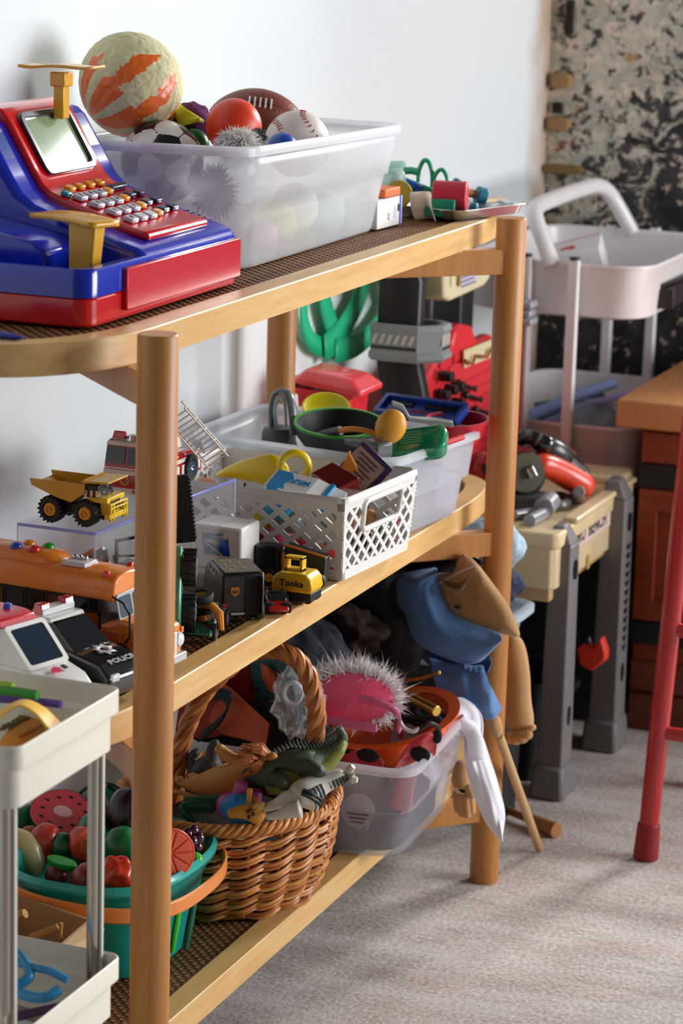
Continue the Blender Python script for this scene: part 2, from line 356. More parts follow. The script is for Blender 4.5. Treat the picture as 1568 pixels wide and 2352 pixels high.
# ---------------------------------------------------------------- shared builders
random.seed(7)
RED, BLUE, NAVY, YEL = mat('#cc0614', 0.2, coat=0.6), mat('#1029b0', 0.2, coat=0.6), mat('#16205c', 0.3), mat('#e0a523', 0.3, coat=0.3)
WHITE, BLACK, CHROME = mat('#eeeeee', 0.4), mat('#141416', 0.4), mat('#d8dadd', 0.12, 1.0)
INK = mat('#1d1d22', 0.6); GREYP = mat('#7b7f84', 0.4)
def corner_ring(c4, r, n=6):   # four 3D corners -> rounded loop
    p = [Vector(c) for c in c4]; out = []
    for i in range(4):
        a, c, d = p[i - 1], p[i], p[(i + 1) % 4]
        s0 = c + (a - c).normalized() * r; s1 = c + (d - c).normalized() * r
        for k in range(n + 1):
            t = k / n; out.append(tuple((1 - t) ** 2 * s0 + 2 * t * (1 - t) * c + t * t * s1))
    return out
def grow(ring, d, dz=0):
    cx = sum(p[0] for p in ring) / len(ring); cy = sum(p[1] for p in ring) / len(ring); o = []
    for p in ring:
        v = Vector((p[0] - cx, p[1] - cy, 0)); v.normalize(); o.append((p[0] + v.x * d, p[1] + v.y * d, p[2] + dz))
    return o
def lerp_ring(a, b, t): return [lerp(p, q, t) for p, q in zip(a, b)]
def tub(name, label, cat, bot, rim, m, mrim, r=0.03, ledge=0.55, lip=0.007, group=None, rb=None, th=0.0011):
    c = [sum(p[i] for p in bot) / 4 for i in range(3)]; t = thing(name, label, cat, c, 0, group)
    b0 = corner_ring(bot, rb or r); r0 = corner_ring(rim, r)
    rings = [grow(b0, -0.012), grow(b0, -0.003, 0.0008), [(x, y, z + 0.005) for x, y, z in b0]]
    for k in (0.2, 0.38, ledge - 0.015): rings.append(grow(lerp_ring(b0, r0, k), -0.0025 * min(1, k / .3)))
    for k in (ledge, 0.75, 0.97): rings.append(grow(lerp_ring(b0, r0, k), 0.004 * (1 - k) / (1 - ledge)))
    b = B().loft(rings, cap=False); n = len(b0); b.f.append(list(range(n))[::-1]); b.mi.append(0)
    obj('body', b, m, t, w=1, solid=th, sm=60)
    fl = [grow(r0, -0.001, -0.003), grow(r0, -0.001, 0), grow(r0, lip * .4, 0.0016), grow(r0, lip, 0), grow(r0, lip, -0.0085), grow(r0, lip - .0018, -0.0085), grow(r0, lip - .0018, -0.0028), grow(r0, -0.001, -0.003)]
    obj('rim', B().loft(fl, cap=False), mrim, t, w=1, sm=50)
    return t
def ball_mesh(r, fn=None, disp=None, nu=64, nv=40):
    b = B(); prof = []; vs = []; n = nu
    for j in range(nv + 1):
        th = PI * j / nv
        for i in range(nu):
            d = Vector((max(1e-4, sin(th)) * cos(2 * PI * i / nu), max(1e-4, sin(th)) * sin(2 * PI * i / nu), -cos(th)))
            k = r * (disp(d) if disp else 1); vs.append(tuple(d * k))
    for j in range(nv):
        for i in range(nu):
            f = (j * n + i, j * n + (i + 1) % n, (j + 1) * n + (i + 1) % n, (j + 1) * n + i)
            if fn: b.cur = fn(((Vector(vs[f[0]]) + Vector(vs[f[2]])) / 2).normalized())
            b.f.append(f); b.mi.append(b.cur)
    b.v = vs; return b
def fur(b, c, r0, ln, n, w=0.0007, seed=1, sq=(1, 1, 1), droop=0.15, hemi=None):
    rnd = random.Random(seed); c = Vector(c)
    for _ in range(n):
        d = Vector((rnd.gauss(0, 1), rnd.gauss(0, 1), rnd.gauss(0, 1))).normalized()
        if hemi and d.dot(Vector(hemi)) < -0.2: d = -d
        s0 = Vector((d.x * sq[0], d.y * sq[1], d.z * sq[2])) * r0; L = ln * rnd.uniform(0.6, 1.25)
        side = d.cross(Vector((rnd.gauss(0, 1), rnd.gauss(0, 1), rnd.gauss(0, 1)))).normalized() * w
        j = Vector((rnd.gauss(0, 1), rnd.gauss(0, 1), rnd.gauss(0, 1))) * 0.35
        p1 = c + s0 + d * L * .55 + j * L * .25; p2 = c + s0 + (d + j).normalized() * L - Vector((0, 0, droop * L))
        b.add([c + s0 - side, c + s0 + side, p1 + side * .7, p1 - side * .7, p2], [(0, 1, 2, 3), (3, 2, 4)])
    return b

# ---------------------------------------------------------------- toy cash register
reg = thing('toy_cash_register', 'red and blue toy cash register on the near end of the top tier', 'toy register', (-0.2, 0.195, ZT))
X0, X1, Y0, Y1 = -0.312, -0.081, 0.030, 0.361
def plan(dx=0, r=0.018): return [(x + (X0 + X1) / 2, y + (Y0 + Y1) / 2) for x, y in rr(X1 - X0 + 2 * dx, Y1 - Y0 + 2 * dx, r)]
obj('base_tray', B().prism(plan(), 0.0255, T((0, 0, ZT + 0.0005))), RED, reg, w=1, bev=0.002)
ou, inn = plan(0.0005), plan(-0.014, 0.02)
z0, z1 = ZT + 0.0265, 0.8725
obj('body', B().loft([[(x, y, z0) for x, y in ou], [(x, y, z1 - .005) for x, y in ou], [(x * .985 - .003, (y - .195) * .985 + .195, z1) for x, y in ou], [(x, y, z1 - .001) for x, y in inn], [(x, y, z0 + 0.006) for x, y in plan(-0.018, 0.02)]], cap=True), BLUE, reg, w=1, sm=50)
prof = [(-0.0825, z0 + .002), (-0.0825, 0.8655), (-0.0860, 0.8725), (-0.093, 0.8775), (-0.115, 0.8835), (-0.18, 0.9035), (-0.2, 0.9105), (-0.213, 0.9205), (-0.223, 0.9355), (-0.249, 0.978), (-0.257, 0.985), (-0.27, 0.9875), (-0.29, 0.984), (-0.305, 0.965), (-0.3115, 0.92), (-0.3115, z0 + .002)]
obj('tower', B().prism(prof, Y1 - 0.148 - 0.0006, SIDE @ T((0, 0, -(Y1 - .0006)))), BLUE, reg, w=1, bev=0.008, seg=3)
band = [(-0.0985, 0.8795), (-0.0985, 0.884), (-0.1015, 0.8885), (-0.116, 0.8912), (-0.181, 0.9115), (-0.201, 0.9185), (-0.2095, 0.926), (-0.2185, 0.940), (-0.2445, 0.983), (-0.253, 0.9925), (-0.267, 0.9960), (-0.29, 0.992), (-0.30, 0.98), (-0.26, 0.97), (-0.21, 0.91), (-0.18, 0.895)]
obj('keypad_panel', B().prism(band, 0.134, SIDE @ T((0, 0, -0.322))), RED, reg, w=1, bev=0.003, seg=3)
KO = Vector((-0.201, 0.0, 0.9185)); KD = (Vector((-0.116, 0, 0.8912)) - KO).normalized(); KN = Vector((-KD.z, 0, KD.x)) * (1 if KD.x > 0 else -1)
GK, YK, TK, NK = mat('#b9b6c4', 0.3, coat=0.4), mat('#e89a1c', 0.3, coat=0.4), mat('#1f8fa0', 0.35), mat('#141a4a', 0.3, coat=0.3)
KX = [0.203, 0.2235, 0.244, 0.2645, 0.285, 0.306]
def key(u, v, m, s='', w=0.0152, h=0.0115, oval=False):
    M = frame(KO + KD * u + KN * 0.0002 + Vector((0, v, 0)), (0, 1, 0), -KD)
    b = B().prism(rr(w, h, min(w, h) * (0.48 if oval else 0.25), 4), 0.0045, M)
    k = obj('key', b, m, reg, w=1, bev=0.0012)
    if s: text(s, 0.007, INK, k, M @ T((0, 0, 0.0047)), w=1, name='key_print')
for c in range(1, 5): key(0.004, KX[c] - .004, YK, '', 0.0135, 0.0095, True)
key(0.012, 0.1975, TK, '', 0.010, 0.008)
for r_, row in enumerate(('789', '456', '123', '0. ')):
    for c in range(3): key(0.0225 + r_ * 0.0185, KX[c] + .003, GK, row[c].strip())
    key(0.0215 + r_ * 0.0185, KX[3] + .002, YK, '', 0.0135, 0.0095, True)
    if r_ == 0: key(0.0175, KX[4] + .009, NK, '', 0.034, 0.008)
    else:
        for c in (4, 5): key(0.018 + r_ * 0.0185, KX[c], NK, '', 0.0145, 0.0095)
SO = Vector((-0.2185, 0.2555, 0.940)); SU = (Vector((-0.2445, 0, 0.983)) - Vector((-0.2185, 0, 0.940))).normalized()
SM = frame(SO + SU * 0.022, (0, 1, 0), SU)
o0, o1 = rr(0.104, 0.066, 0.01), rr(0.09, 0.053, 0.005)
obj('screen_bezel', B().loft([[(x, y, -0.004) for x, y in o0], [(x, y, 0.0042) for x, y in o0], [(x, y, 0.0042) for x, y in o1], [(x, y, 0.0005) for x, y in o1]], cap=False, M=SM), mat('#3c3f48', 0.18, 0.6, coat=0.6), reg, w=1, bev=0.001)
obj('screen', B().prism(rr(0.092, 0.055, 0.004), 0.0007, SM), mat('#93a884', 0.06, coat=1.0), reg, w=1)
for yy in (0.3405, 0.168):
    M2 = frame(Vector((-0.2245, yy, 0.9355)) + SU * 0.026, (0, 1, 0), SU)
    obj('side_window', B().prism(rr(0.021, 0.05, 0.004), 0.0012, M2), mat('#27459e', 0.08, coat=1.0), reg, w=1)
obj('cash_drawer', B().prism(rr(0.254, 0.0385, 0.002, 2), 0.006, frame((-0.082, 0.2235, 0.8485), (0, 1, 0), (0, 0, 1))), mat('#c8102a', 0.25, coat=0.6), reg, w=1, bev=0.0012)
sg = B()
for i in range(7):
    for j in range(5): sg.box((-0.155 + i * .006 + 0.02, 0.332 + j * .0055, 0.8895 - i * .0019), (0.0022, 0.0022, 0.0012))
obj('speaker_holes', sg, mat('#0c1233', 0.6), reg, w=1, kind='stuff')
OR = mat('#eeb45a', 0.35, coat=0.2)
obj('scanner_deck', B().prism([(-0.31, .852), (-0.152, .852), (-0.152, .8775), (-0.165, .8855), (-0.22, .896), (-0.31, .904)], 0.066, SIDE @ T((0, 0, -0.149))), BLUE, reg, w=1, bev=.0035, seg=3)
pp = (-0.2350, 0.2761, 0.9999)
dp = obj('pole_display', B().box((pp[0], pp[1], pp[2] - .004), (0.011, 0.014, 0.034)).box((pp[0], pp[1], pp[2] + .017), (0.016, 0.019, 0.014)), YEL, reg, w=1, bev=0.0015)
obj('display_wing', B().surf(lambda u, v: (pp[0] + (u - .5) * 0.066, pp[1] + (u - .5) * 0.024 + (v - .5) * 0.03, pp[2] + 0.0275 + 0.0022 * cos((u - .5) * 2 * PI) + 0.004 * (u - .5) ** 2 * 4), 20, 4), OR, dp, w=1, solid=0.0026)
ga, gb, gc = (-0.1848, 0.1300, 0.9081), (-0.1021, 0.0900, 0.9085), (-0.1209, 0.0900, 0.8810)
sc = obj('scanner', B().surf(lambda u, v: (ga[0] + (gb[0] - ga[0]) * u + v * .012, 0.132 - u * 0.042 + v * 0.034 - .016, ga[2] - .003 + (gb[2] - ga[2]) * u + 0.002 * sin(PI * u)), 10, 4), YEL, reg, w=1, solid=0.005)
obj('scanner_grip', B().hexa([(gc[0] - .012, 0.092, 0.856), (gc[0] + .01, 0.092, 0.856), (gc[0] + .012, 0.108, 0.856), (gc[0] - .01, 0.108, 0.856), (gb[0] - .03, 0.09, gb[2] - .003), (gb[0] - .002, 0.088, gb[2] - .003), (gb[0], 0.106, gb[2] - .003), (gb[0] - .028, 0.108, gb[2] - .003)]), YEL, sc, w=1, bev=0.002)
c_ = (-0.1184, -0.0515, 0.8215)
solo('pen_cap', 'dark blue plastic piece lying on the rim in front of the toy register', 'toy', B().tube([(c_[0] - .05, c_[1] + .004, .8245), (c_[0] - .02, c_[1] + .002, .8245), (c_[0] + .008, c_[1], .8238), (c_[0] + .016, c_[1], .8232)], [.0035, .0035, .003, .001], 10), mat('#1b2f9a', 0.3))

# ---------------------------------------------------------------- bin of balls
FROST, FROST_R = frosted('#f3f4f6', 0.54, 0.25, 'frosted_bin', 0.5), frosted('#f8f9fb', 0.12, 0.2, 'frosted_rim', 0.5)
tub('storage_bin', 'frosted plastic bin of balls standing behind the toy register', 'storage bin', [(-0.275, 0.43, ZT + .0006), (-0.112, 0.437, ZT + .0006), (-0.117, 0.842, ZT + .0006), (-0.28, 0.845, ZT + .0006)], [(-0.296, 0.388, 0.9475), (-0.097, 0.414, 0.9475), (-0.105, 0.883, 0.938), (-0.30, 0.895, 0.938)], FROST, FROST_R, r=0.032)
FOAM, ORP = mat('#d8cfa4', 0.9, bump=0.9, bscale=160, var=0.1), mat('#ea6a24', 0.35, coat=0.2, bump=0.3, bscale=120)
ax = Vector((-0.62, -0.45, -0.62)).normalized(); e1 = ax.cross(Vector((0, 0, 1))).normalized(); e2 = ax.cross(e1)
def fang(d): return math.atan2(d.dot(e2), d.dot(e1))
def fdisp(d):
    t = math.sqrt(max(0, 1 - d.dot(ax) ** 2)); return 1 + 0.022 * t * abs(cos(4 * fang(d))) ** .6 - 0.03 * abs(d.dot(ax)) + 0.012 * noise.noise(d * 9)
FV = Vector((0.36, -0.86, -0.36)).normalized()
def ffn(d):
    st = abs(sin(4 * fang(d))); n = noise.noise(d * 5) * .45 + noise.noise(d * 14) * .3
    reg_ = d.dot(FV) + 0.25 * n
    near = d.dot(ax) > 0.30 + .2 * n
    return 1 if reg_ > 0.30 and (st > 0.80 + .45 * n or (near and st > .5 and reg_ > .42)) and d.z < 0.62 else 0
tag(obj('foam_ball', ball_mesh(0.0545, ffn, fdisp, 200, 120), [FOAM, ORP], M=T((-0.2605, 0.482, 0.998))), 'worn beige foam ball with flaking orange stripes on top of the ball bin', 'ball')
ico = []; ph = (1 + 5 ** .5) / 2
for a in (-1, 1):
    for c in (-ph, ph): ico += [Vector((0, a, c)).normalized(), Vector((a, c, 0)).normalized(), Vector((c, 0, a)).normalized()]
hexc = []
for a in range(12):
    for c in range(a):
        for d in range(c):
            if ico[a].dot(ico[c]) > .4 and ico[a].dot(ico[d]) > .4 and ico[c].dot(ico[d]) > .4: hexc.append((ico[a] + ico[c] + ico[d]).normalized())
def soc(d):
    k = sorted([(d.dot(p) + 0.012, 1) for p in ico] + [(d.dot(p), 0) for p in hexc], reverse=True)
    return 1 if (k[0][1] or k[0][0] - k[1][0] < 0.009) else 0
tag(obj('soccer_ball', ball_mesh(0.043, soc, None, 110, 70), [mat('#eee6de', 0.3, coat=0.4), mat('#14161b', 0.3, coat=0.4)], M=T((-0.2145, 0.4620, 0.9233), (25, 40, 10))), 'black and white soccer ball at the near end of the ball bin', 'ball')
PUR = mat('#5c1d55', 0.95, bump=1.0, bscale=220)
pl = thing('plush_toy', 'purple and yellow plush toy wedged between the foam ball and the red ball', 'plush toy', (-0.2082, 0.5200, 0.9583))
q = (-0.2137, 0.5300, 0.9559)
obj('body', ball_mesh(0.024, None, lambda d: 1 + .1 * noise.noise(d * 3), 32, 20), PUR, pl, w=1, M=T(q))
q2 = (-0.2084, 0.5200, 0.9686)
obj('leaf', B().surf(lambda u, v: (q2[0] - .014 + .034 * u, q2[1] - .014 - .012 * v, q2[2] + .014 - .020 * u - .016 * v * (1 - abs(2 * u - .8))), 10, 5), mat('#c9cf1d', 0.7), pl, w=1, solid=0.004)
solo('green_ball', 'dark green ball showing above the rim beside the soccer ball', 'ball', B().sph((-0.1967, 0.5000, 0.9392), 0.0165), mat('#1d7a35', 0.35))
solo('red_ball', 'smooth orange red ball in the middle of the ball bin', 'ball', B().sph((-0.1514, 0.5000, 0.9607), 0.0288, 40, 28), mat('#e23a10', 0.42))
fb = thing('football', 'small brown football against the wall side of the ball bin', 'ball', (-0.1735, 0.6200, 0.9640), 0)
fM = T((-0.2100, 0.7000, 0.9538), (0, 6, 24))
def foot(L, r): return [(1e-4 + r * (1 - (2 * t / 24 - 1) ** 2) ** 0.75, L * (2 * t / 24 - 1)) for t in range(25)]
obj('hide', B().lathe(foot(0.054, 0.031), 32, fM @ T((0, 0, 0), (0, 90, 0))), mat('#7c3b2b', 0.45, bump=0.35, bscale=300), fb, w=1, sm=180)
obj('seam', B().tube([fM @ Vector((-.045 + .09 * i / 16, -.0255 * (1 - ((i - 8) / 8.9) ** 2) ** .75 - .0004, 0.0178 * (1 - ((i - 8) / 8.9) ** 2) ** .75)) for i in range(17)], 0.0007, 6), mat('#3a1a13', 0.6), fb, w=1)
for i in range(5):
    x = -.012 + .006 * i; obj('lace', B().tube([fM @ Vector((x, -.0285, .0125)), fM @ Vector((x, -.0255, .0185)), fM @ Vector((x, -.022, .0225))], 0.0011, 6), mat('#d9cfc4', 0.6), fb, w=1)
bb = thing('baseball', 'off white baseball with red stitches next to the red ball', 'ball', (-0.1227, 0.6000, 0.9370), 0)
bM = T((-0.1482, 0.6650, 0.9305), (35, -20, 30))
obj('hide', B().sph((0, 0, 0), 0.036, 40, 28, bM), mat('#d8d0c8', 0.5, bump=0.15, bscale=200), bb, w=1, sm=180)
def seamp(t):
    a, c = 0.4, PI / 4; k = R(t)
    x = sin(PI / 2 - (PI / 2 - a) * cos(k)) * cos(k / 2 + a * sin(2 * k)); y = sin(PI / 2 - (PI / 2 - a) * cos(k)) * sin(k / 2 + a * sin(2 * k)); z = cos(PI / 2 - (PI / 2 - a) * cos(k)); return Vector((x, y, z)) * 0.0362
st = B()
for t in range(0, 720, 12):
    p = seamp(t); d = (seamp(t + 1) - seamp(t - 1)).normalized(); n = p.normalized(); s_ = n.cross(d)
    for sg_ in (-1, 1): st.tube([bM @ (p), bM @ (p + s_ * .003 * sg_ + d * .0016)], 0.0005, 5)
obj('stitching', st, mat('#b51f2c', 0.6), bb, w=1, kind='stuff')
solo('blue_ball', 'small blue ball peeking over the bin rim below the baseball', 'ball', B().sph((-0.1323, 0.5850, 0.9330), 0.0165), mat('#1d4fb0', 0.4))
c_ = (-0.1261, 0.4550, 0.9487)
solo('fluffy_pompom', 'white and grey fluffy pompom resting against the near bin rim', 'pompom', fur(B().sph(c_, 0.008, 12, 8), c_, 0.007, 0.017, 1600, 0.0008, 3, (1.4, 1, .5), .2), mat('#f6f2ee', 0.9), sm=0, rec=0)
c_ = (-0.1125, 0.4700, 0.9528)
solo('grey_pompom', 'dark grey furry tuft beside the white pompom', 'pompom', fur(B().sph(c_, 0.006, 12, 8), c_, 0.006, 0.007, 350, 0.0007, 4), mat('#55575a', 0.9), sm=0, rec=0)
c_ = (-0.1588, 0.4700, 0.8958)
solo('black_pompom', 'black furry pompom seen through the near corner of the ball bin', 'pompom', fur(B().sph(c_, 0.012, 12, 8), c_, 0.012, 0.016, 700, 0.0008, 5, (1, .6, 1.4)), mat('#16161b', 0.9), sm=0, rec=0)
for n_, l_, p_, r_, m_ in (('lime_ball', 'lime green ball low inside the ball bin seen through its side', (-0.1174, 0.6000, 0.8531), 0.022, '#c6d422'), ('pink_ball', 'pink ball at the bottom of the ball bin seen through its side', (-0.1293, 0.5500, 0.8423), 0.018, '#d98aa0'), ('white_ball', 'white ball inside the ball bin beside the lime one', (-0.1045, 0.6600, 0.8630), 0.026, '#e2e2ea'), ('mint_ball', 'pale mint ball at the far end inside the ball bin', (-0.1149, 0.7400, 0.8447), 0.023, '#b8d2cf')):
    p_ = (min(p_[0], -0.117 - r_ - .004), p_[1], max(p_[2], ZT + r_ + .003)); solo(n_, l_, 'ball', B().sph(p_, r_), mat(m_, 0.5))

# ---------------------------------------------------------------- far end of the top tier
cb = thing('white_carton', 'white carton with a blue stripe and orange lid beside the ball bin', 'box', (-0.1064, 0.8298, 0.8212))
ca, cc = (-0.1162, 0.8137, 0.8212), (-0.1127, 0.9075, 0.8212)
d_ = (Vector(cc) - Vector(ca)); d_.z = 0; d_.normalize(); n_ = Vector((-d_.y, d_.x, 0)); o_ = Vector(cc) - d_ * .075
CM = frame(o_, d_, n_)
obj('carton', B().box((0.0375, 0.02, 0.0165), (0.075, 0.04, 0.033), CM), mat('#e3e1df', 0.6), cb, w=1, bev=0.0006)
obj('stripe', B().box((0.069, 0.0199, 0.0165), (0.005, 0.0404, 0.0332), CM), mat('#3c49c9', 0.5), cb, w=1)
obj('emblem', B().prism(rr(0.006, 0.009, 0.0028), 0.0004, CM @ T((0.0635, -0.0001, 0.02), (90, 0, 0))), INK, cb, w=1)
obj('lid', B().box((0.050, 0.018, 0.0385), (0.046, 0.032, 0.0095), CM), mat('#e8733a', 0.5), cb, w=1, bev=0.0012)
text('AV', 0.007, mat('#5560c8', 0.6), cb, CM @ T((0.034, -0.0003, 0.012), (90, 0, 0)) @ T((0, 0, 0), (0, 0, 90)), w=1)
pl3 = B()
for k in range(6): pl3.box((0.0525, -0.0001, 0.010 + .0024 * k), (0.008 - .002 * (k % 2), 0.0004, 0.0011), CM)
obj('print_lines', pl3, mat('#a9a9b8', .6), cb, w=1, kind='stuff')
pa = (-0.1129, 0.9124, 0.8212); pb = (-0.0898, 0.9283, 0.8212)
solo('paper_roll', 'translucent curled white paper sleeve between the carton and the metal tray', 'paper', B().surf(lambda u, v: (pa[0] + .004 + .026 * u - .004 * sin(PI * v), pa[1] + .03 + .022 * sin(PI * u) - .02 * v * v, 0.8222 + 0.034 * v), 12, 8), frosted('#ede0d6', 0.15, 0.6, 'tracing_paper', .5), solid=0.0008)
tr = thing('metal_tray', 'shallow silver metal tray on the far end of the top tier', 'tray', (-0.09, 1.05, ZT))
tb = [(-0.15, 0.985, ZT + .001), (-0.062, 0.962, ZT + .001), (-0.020, 1.085, ZT + .001), (-0.12, 1.11, ZT + .001)]
r0 = corner_ring(tb, 0.02); rings = [grow(r0, -.006), grow(r0, 0, .001), grow(r0, .006, .012), grow(r0, .011, .0125)]
b = B().loft(rings, cap=False); b.f.append(list(range(len(r0)))[::-1]); b.mi.append(0)
obj('pan', b, mat('#cfd2d4', 0.22, 0.95), tr, w=1, solid=0.0009, sm=50)
TRW = ZT + 0.0035
c1, c2 = (-0.1078, 1.0000, 0.8387), (-0.0643, 1.0000, 0.8427)
def lie(c, r, L, ang):  # horizontal cylinder
    d = Vector((cos(R(ang)), sin(R(ang)), 0)) * L / 2; return Vector(c) - d, Vector(c) + d
a_, e_ = lie((-0.083, 0.992, TRW + .0205), 0.02, 0.041, 14)
solo('red_block', 'red cylindrical wooden block lying in the metal tray', 'toy block', B().cyl(a_, e_, 0.0205, n=28), mat('#c62338', 0.45), bev=0.002)
solo('green_block', 'flat green wooden block leaning against the red block', 'toy block', B().box((-0.088, 0.9675, TRW + .0105), (0.038, 0.009, 0.021), rot=(-6, 0, 14)), mat('#12916f', 0.45), bev=0.0015)
WDP, TEAL = mat('#bf8a64', 0.6), mat('#12758f', 0.5)
for i, (lb, pa_, pb_, rr_) in enumerate((('wooden peg with a teal end standing behind the red block', (-0.0833, 1.0600, 0.8452), (-0.0703, 1.0700, 0.8409), .0075), ('small wooden peg with a teal end furthest from the red block', (-0.1221, 1.1000, 0.8335), (-0.1146, 1.1100, 0.8460), .006))):
    pg = thing('wooden_peg', lb, 'toy', pa_); obj('dowel', B().cyl(Vector(pa_) - (Vector(pb_) - Vector(pa_)) * .8, pb_, 0.0052, n=14), WDP, pg, w=1)
    d = (Vector(pb_) - Vector(pa_)).normalized(); obj('cap', B().cyl(Vector(pb_) - d * .006, Vector(pb_) + d * .006, rr_ + .0035, n=18), TEAL, pg, w=1, bev=0.0012)
a_ = (-0.0667, 1.0300, 0.8260)
pg = thing('teal_bead', 'round teal bead right beside the red block in the tray', 'toy', a_); obj('bead', B().cyl((a_[0] - .004, a_[1], a_[2]), (a_[0] + .006, a_[1] + .002, a_[2]), .011, n=20), TEAL, pg, w=1, bev=0.002)
a_, e_ = (-0.0721, 1.0700, 0.8312), (-0.0560, 1.1200, 0.8297)
solo('wooden_stick', 'short tapered wooden stick lying at the far side of the tray', 'toy', B().cyl(a_, e_, 0.0075, 0.0055, 14), mat('#c39a6e', 0.6), bev=0.001)
a_ = (-0.0640, 1.0800, 0.8255)
solo('silver_foil', 'crumpled silver foil sheet in the metal tray', 'foil', B().surf(lambda u, v: (a_[0] - .03 + .06 * u, a_[1] - .04 + .07 * v, TRW + .004 + .006 * noise.noise(Vector((u * 4, v * 4, 1))) + .003), 14, 10), mat('#c9cdd0', 0.25, 0.9), solid=0.0004, sm=0)
GR = mat('#0aa877', 0.35, coat=0.3); SY = 1.02
def P2(pts): return pts
g1 = [(-0.1720, 1.0200, 0.8652), (-0.1582, 1.0200, 0.8734), (-0.1431, 1.0200, 0.8754), (-0.1362, 1.0200, 0.8696)]
sf = thing('toy_scissors_frame', 'bright green plastic frame with two round finger loops standing behind the red block', 'toy', (-0.1341, 1.0200, 0.8571))
l1 = [(-0.1341, 1.0200, 0.8582), (-0.1335, 1.0200, 0.8719), (-0.1294, 1.0200, 0.8826), (-0.1256, 1.0200, 0.8849), (-0.1210, 1.0200, 0.8821), (-0.1167, 1.0200, 0.8698), (-0.1160, 1.0200, 0.8531)]
l2 = [(-0.1149, 1.0200, 0.8531), (-0.1132, 1.0200, 0.8664), (-0.1079, 1.0200, 0.8740), (-0.1024, 1.0200, 0.8739), (-0.0976, 1.0200, 0.8658), (-0.0955, 1.0200, 0.8544)]
def smooth(p, n=4):
    o = []
    for i in range(len(p) - 1):
        a, b_, c, d = [Vector(p[max(0, min(len(p) - 1, k))]) for k in (i - 1, i, i + 1, i + 2)]
        for j in range(n):
            t = j / n; o.append(0.5 * ((2 * b_) + (c - a) * t + (2 * a - 5 * b_ + 4 * c - d) * t * t + (3 * b_ - a - 3 * c + d) * t ** 3))
    return o + [Vector(p[-1])]
obj('loop', B().tube(smooth(l1), 0.0028, 8), GR, sf, w=1); obj('loop', B().tube(smooth(l2), 0.0026, 8), GR, sf, w=1)
b0, b1, b2, b3 = (-0.1513, 1.0200, 0.8686), (-0.1337, 1.0200, 0.8760), (-0.1317, 1.0200, 0.8546), (-0.1501, 1.0200, 0.8655)
obj('bridge', B().tube(smooth([(-0.1525, 1.0200, 0.8706), (-0.1430, 1.0200, 0.8713), (-0.1334, 1.0200, 0.8698)]), 0.0045, 8), GR, sf, w=1)
tb_ = thing('paste_tube', 'blue and green tube lying in front of the green finger loops', 'tube', (-0.1289, 0.9900, 0.8601))
t0_, t1_ = (-0.1555, 0.9900, 0.8584), (-0.1099, 1.0000, 0.8501)
obj('tube', B().loft([[(t0_[0], t0_[1] + .008 * cos(a) , t0_[2] + .0125 * sin(a)) for a in [2 * PI * i / 16 for i in range(16)]], [(t1_[0], t1_[1] + .007 * cos(a), t1_[2] + .0045 * sin(a)) for a in [2 * PI * i / 16 for i in range(16)]]]), mat('#12a06c', 0.35), tb_, w=1)
obj('label_band', B().loft([[(t0_[0] + (t1_[0] - t0_[0]) * k, t0_[1] - .0002 + (.0083 - .0008 * k) * cos(a), t0_[2] + .0003 + (t1_[2] - t0_[2]) * k + (.0128 - .0075 * k) * sin(a)) for a in [PI * (.15 + .55 * i / 10) + PI * .4 for i in range(11)]] for k in (0.02, .5, .85)], cap=False), mat('#1b62c4', 0.35), tb_, w=1, solid=.0004)
jr = thing('glass_jar', 'small clear jar with a green lid between the ball bin and the green loops', 'jar', (-0.1500, 0.9800, 0.8544))
jc = (-0.1515, 0.9800, 0.8637); jM = T((jc[0], jc[1], jc[2] - .012))
obj('glass', B().lathe([(1e-4, -.01), (.014, -.01), (.016, -.004), (.016, .010), (.013, .018), (.013, .022)], 24, jM), frosted('#d9ece4', 0.5, 0.1, 'jar_plastic', .4), jr, w=1, solid=.001)
obj('lid', B().lathe([(.0145, .021), (.019, .024), (.021, .027), (.019, .0295), (.012, .031), (1e-4, .031)], 28, jM @ T((0, 0, .001), (8, -10, 0))), frosted('#9fd8c0', 0.3, 0.15, 'green_lid', .4), jr, w=1)
dc = (-0.1350, 0.9550, 0.8494)
solo('olive_disc', 'olive yellow disc standing on edge behind the orange lid', 'toy', B().cyl((dc[0], dc[1], dc[2]), (dc[0] - .002, dc[1] + .006, dc[2]), .0165, n=32), mat('#a9992f', 0.5), bev=.001)

# ---------------------------------------------------------------- middle tier: display case and vehicles
TYRE, HUBY, GLASS, DKG = mat('#17171a', 0.6, bump=0.3, bscale=200), mat('#d59a26', 0.35), mat('#0c1016', 0.06, coat=1.0), mat('#2a2c2f', 0.45)
def wheels(t, pos, r, w, hub, tread=0, face=1):
    for x, y in pos:
        s_ = 1 if y > 0 else -1
        b = B().lathe([(r * .55, -w / 2), (r * .93, -w / 2), (r, -w * .32), (r, w * .32), (r * .93, w / 2), (r * .62, w / 2), (r * .55, w * .3), (1e-5, w * .3)], 24, T((x, y, r), (-90 * s_, 0, 0)))
        if tread:
            for k in range(tread): b.box((0, 0, 0), (r * .16, r * .14, w * 1.0), T((x, y, r), (-90 * s_, 0, 0)) @ T((0, 0, 0), (0, 0, 360 * k / tread)) @ T((r * 1.0, 0, 0), (0, 0, 0)))
        wl = obj('wheel', b, TYRE, t)
        obj('hub', B().lathe([(r * .6, w * .30), (r * .5, w * .52), (r * .3, w * .52), (r * .26, w * .42), (r * .14, w * .42), (r * .12, w * .56), (1e-5, w * .56)], 18, T((x, y, r), (-90 * s_, 0, 0))), hub, wl)
AZ = 0.592
cs = thing('display_case', 'clear acrylic display case under the dump truck and the fire truck', 'display case', (-0.19, 0.35, ZM))
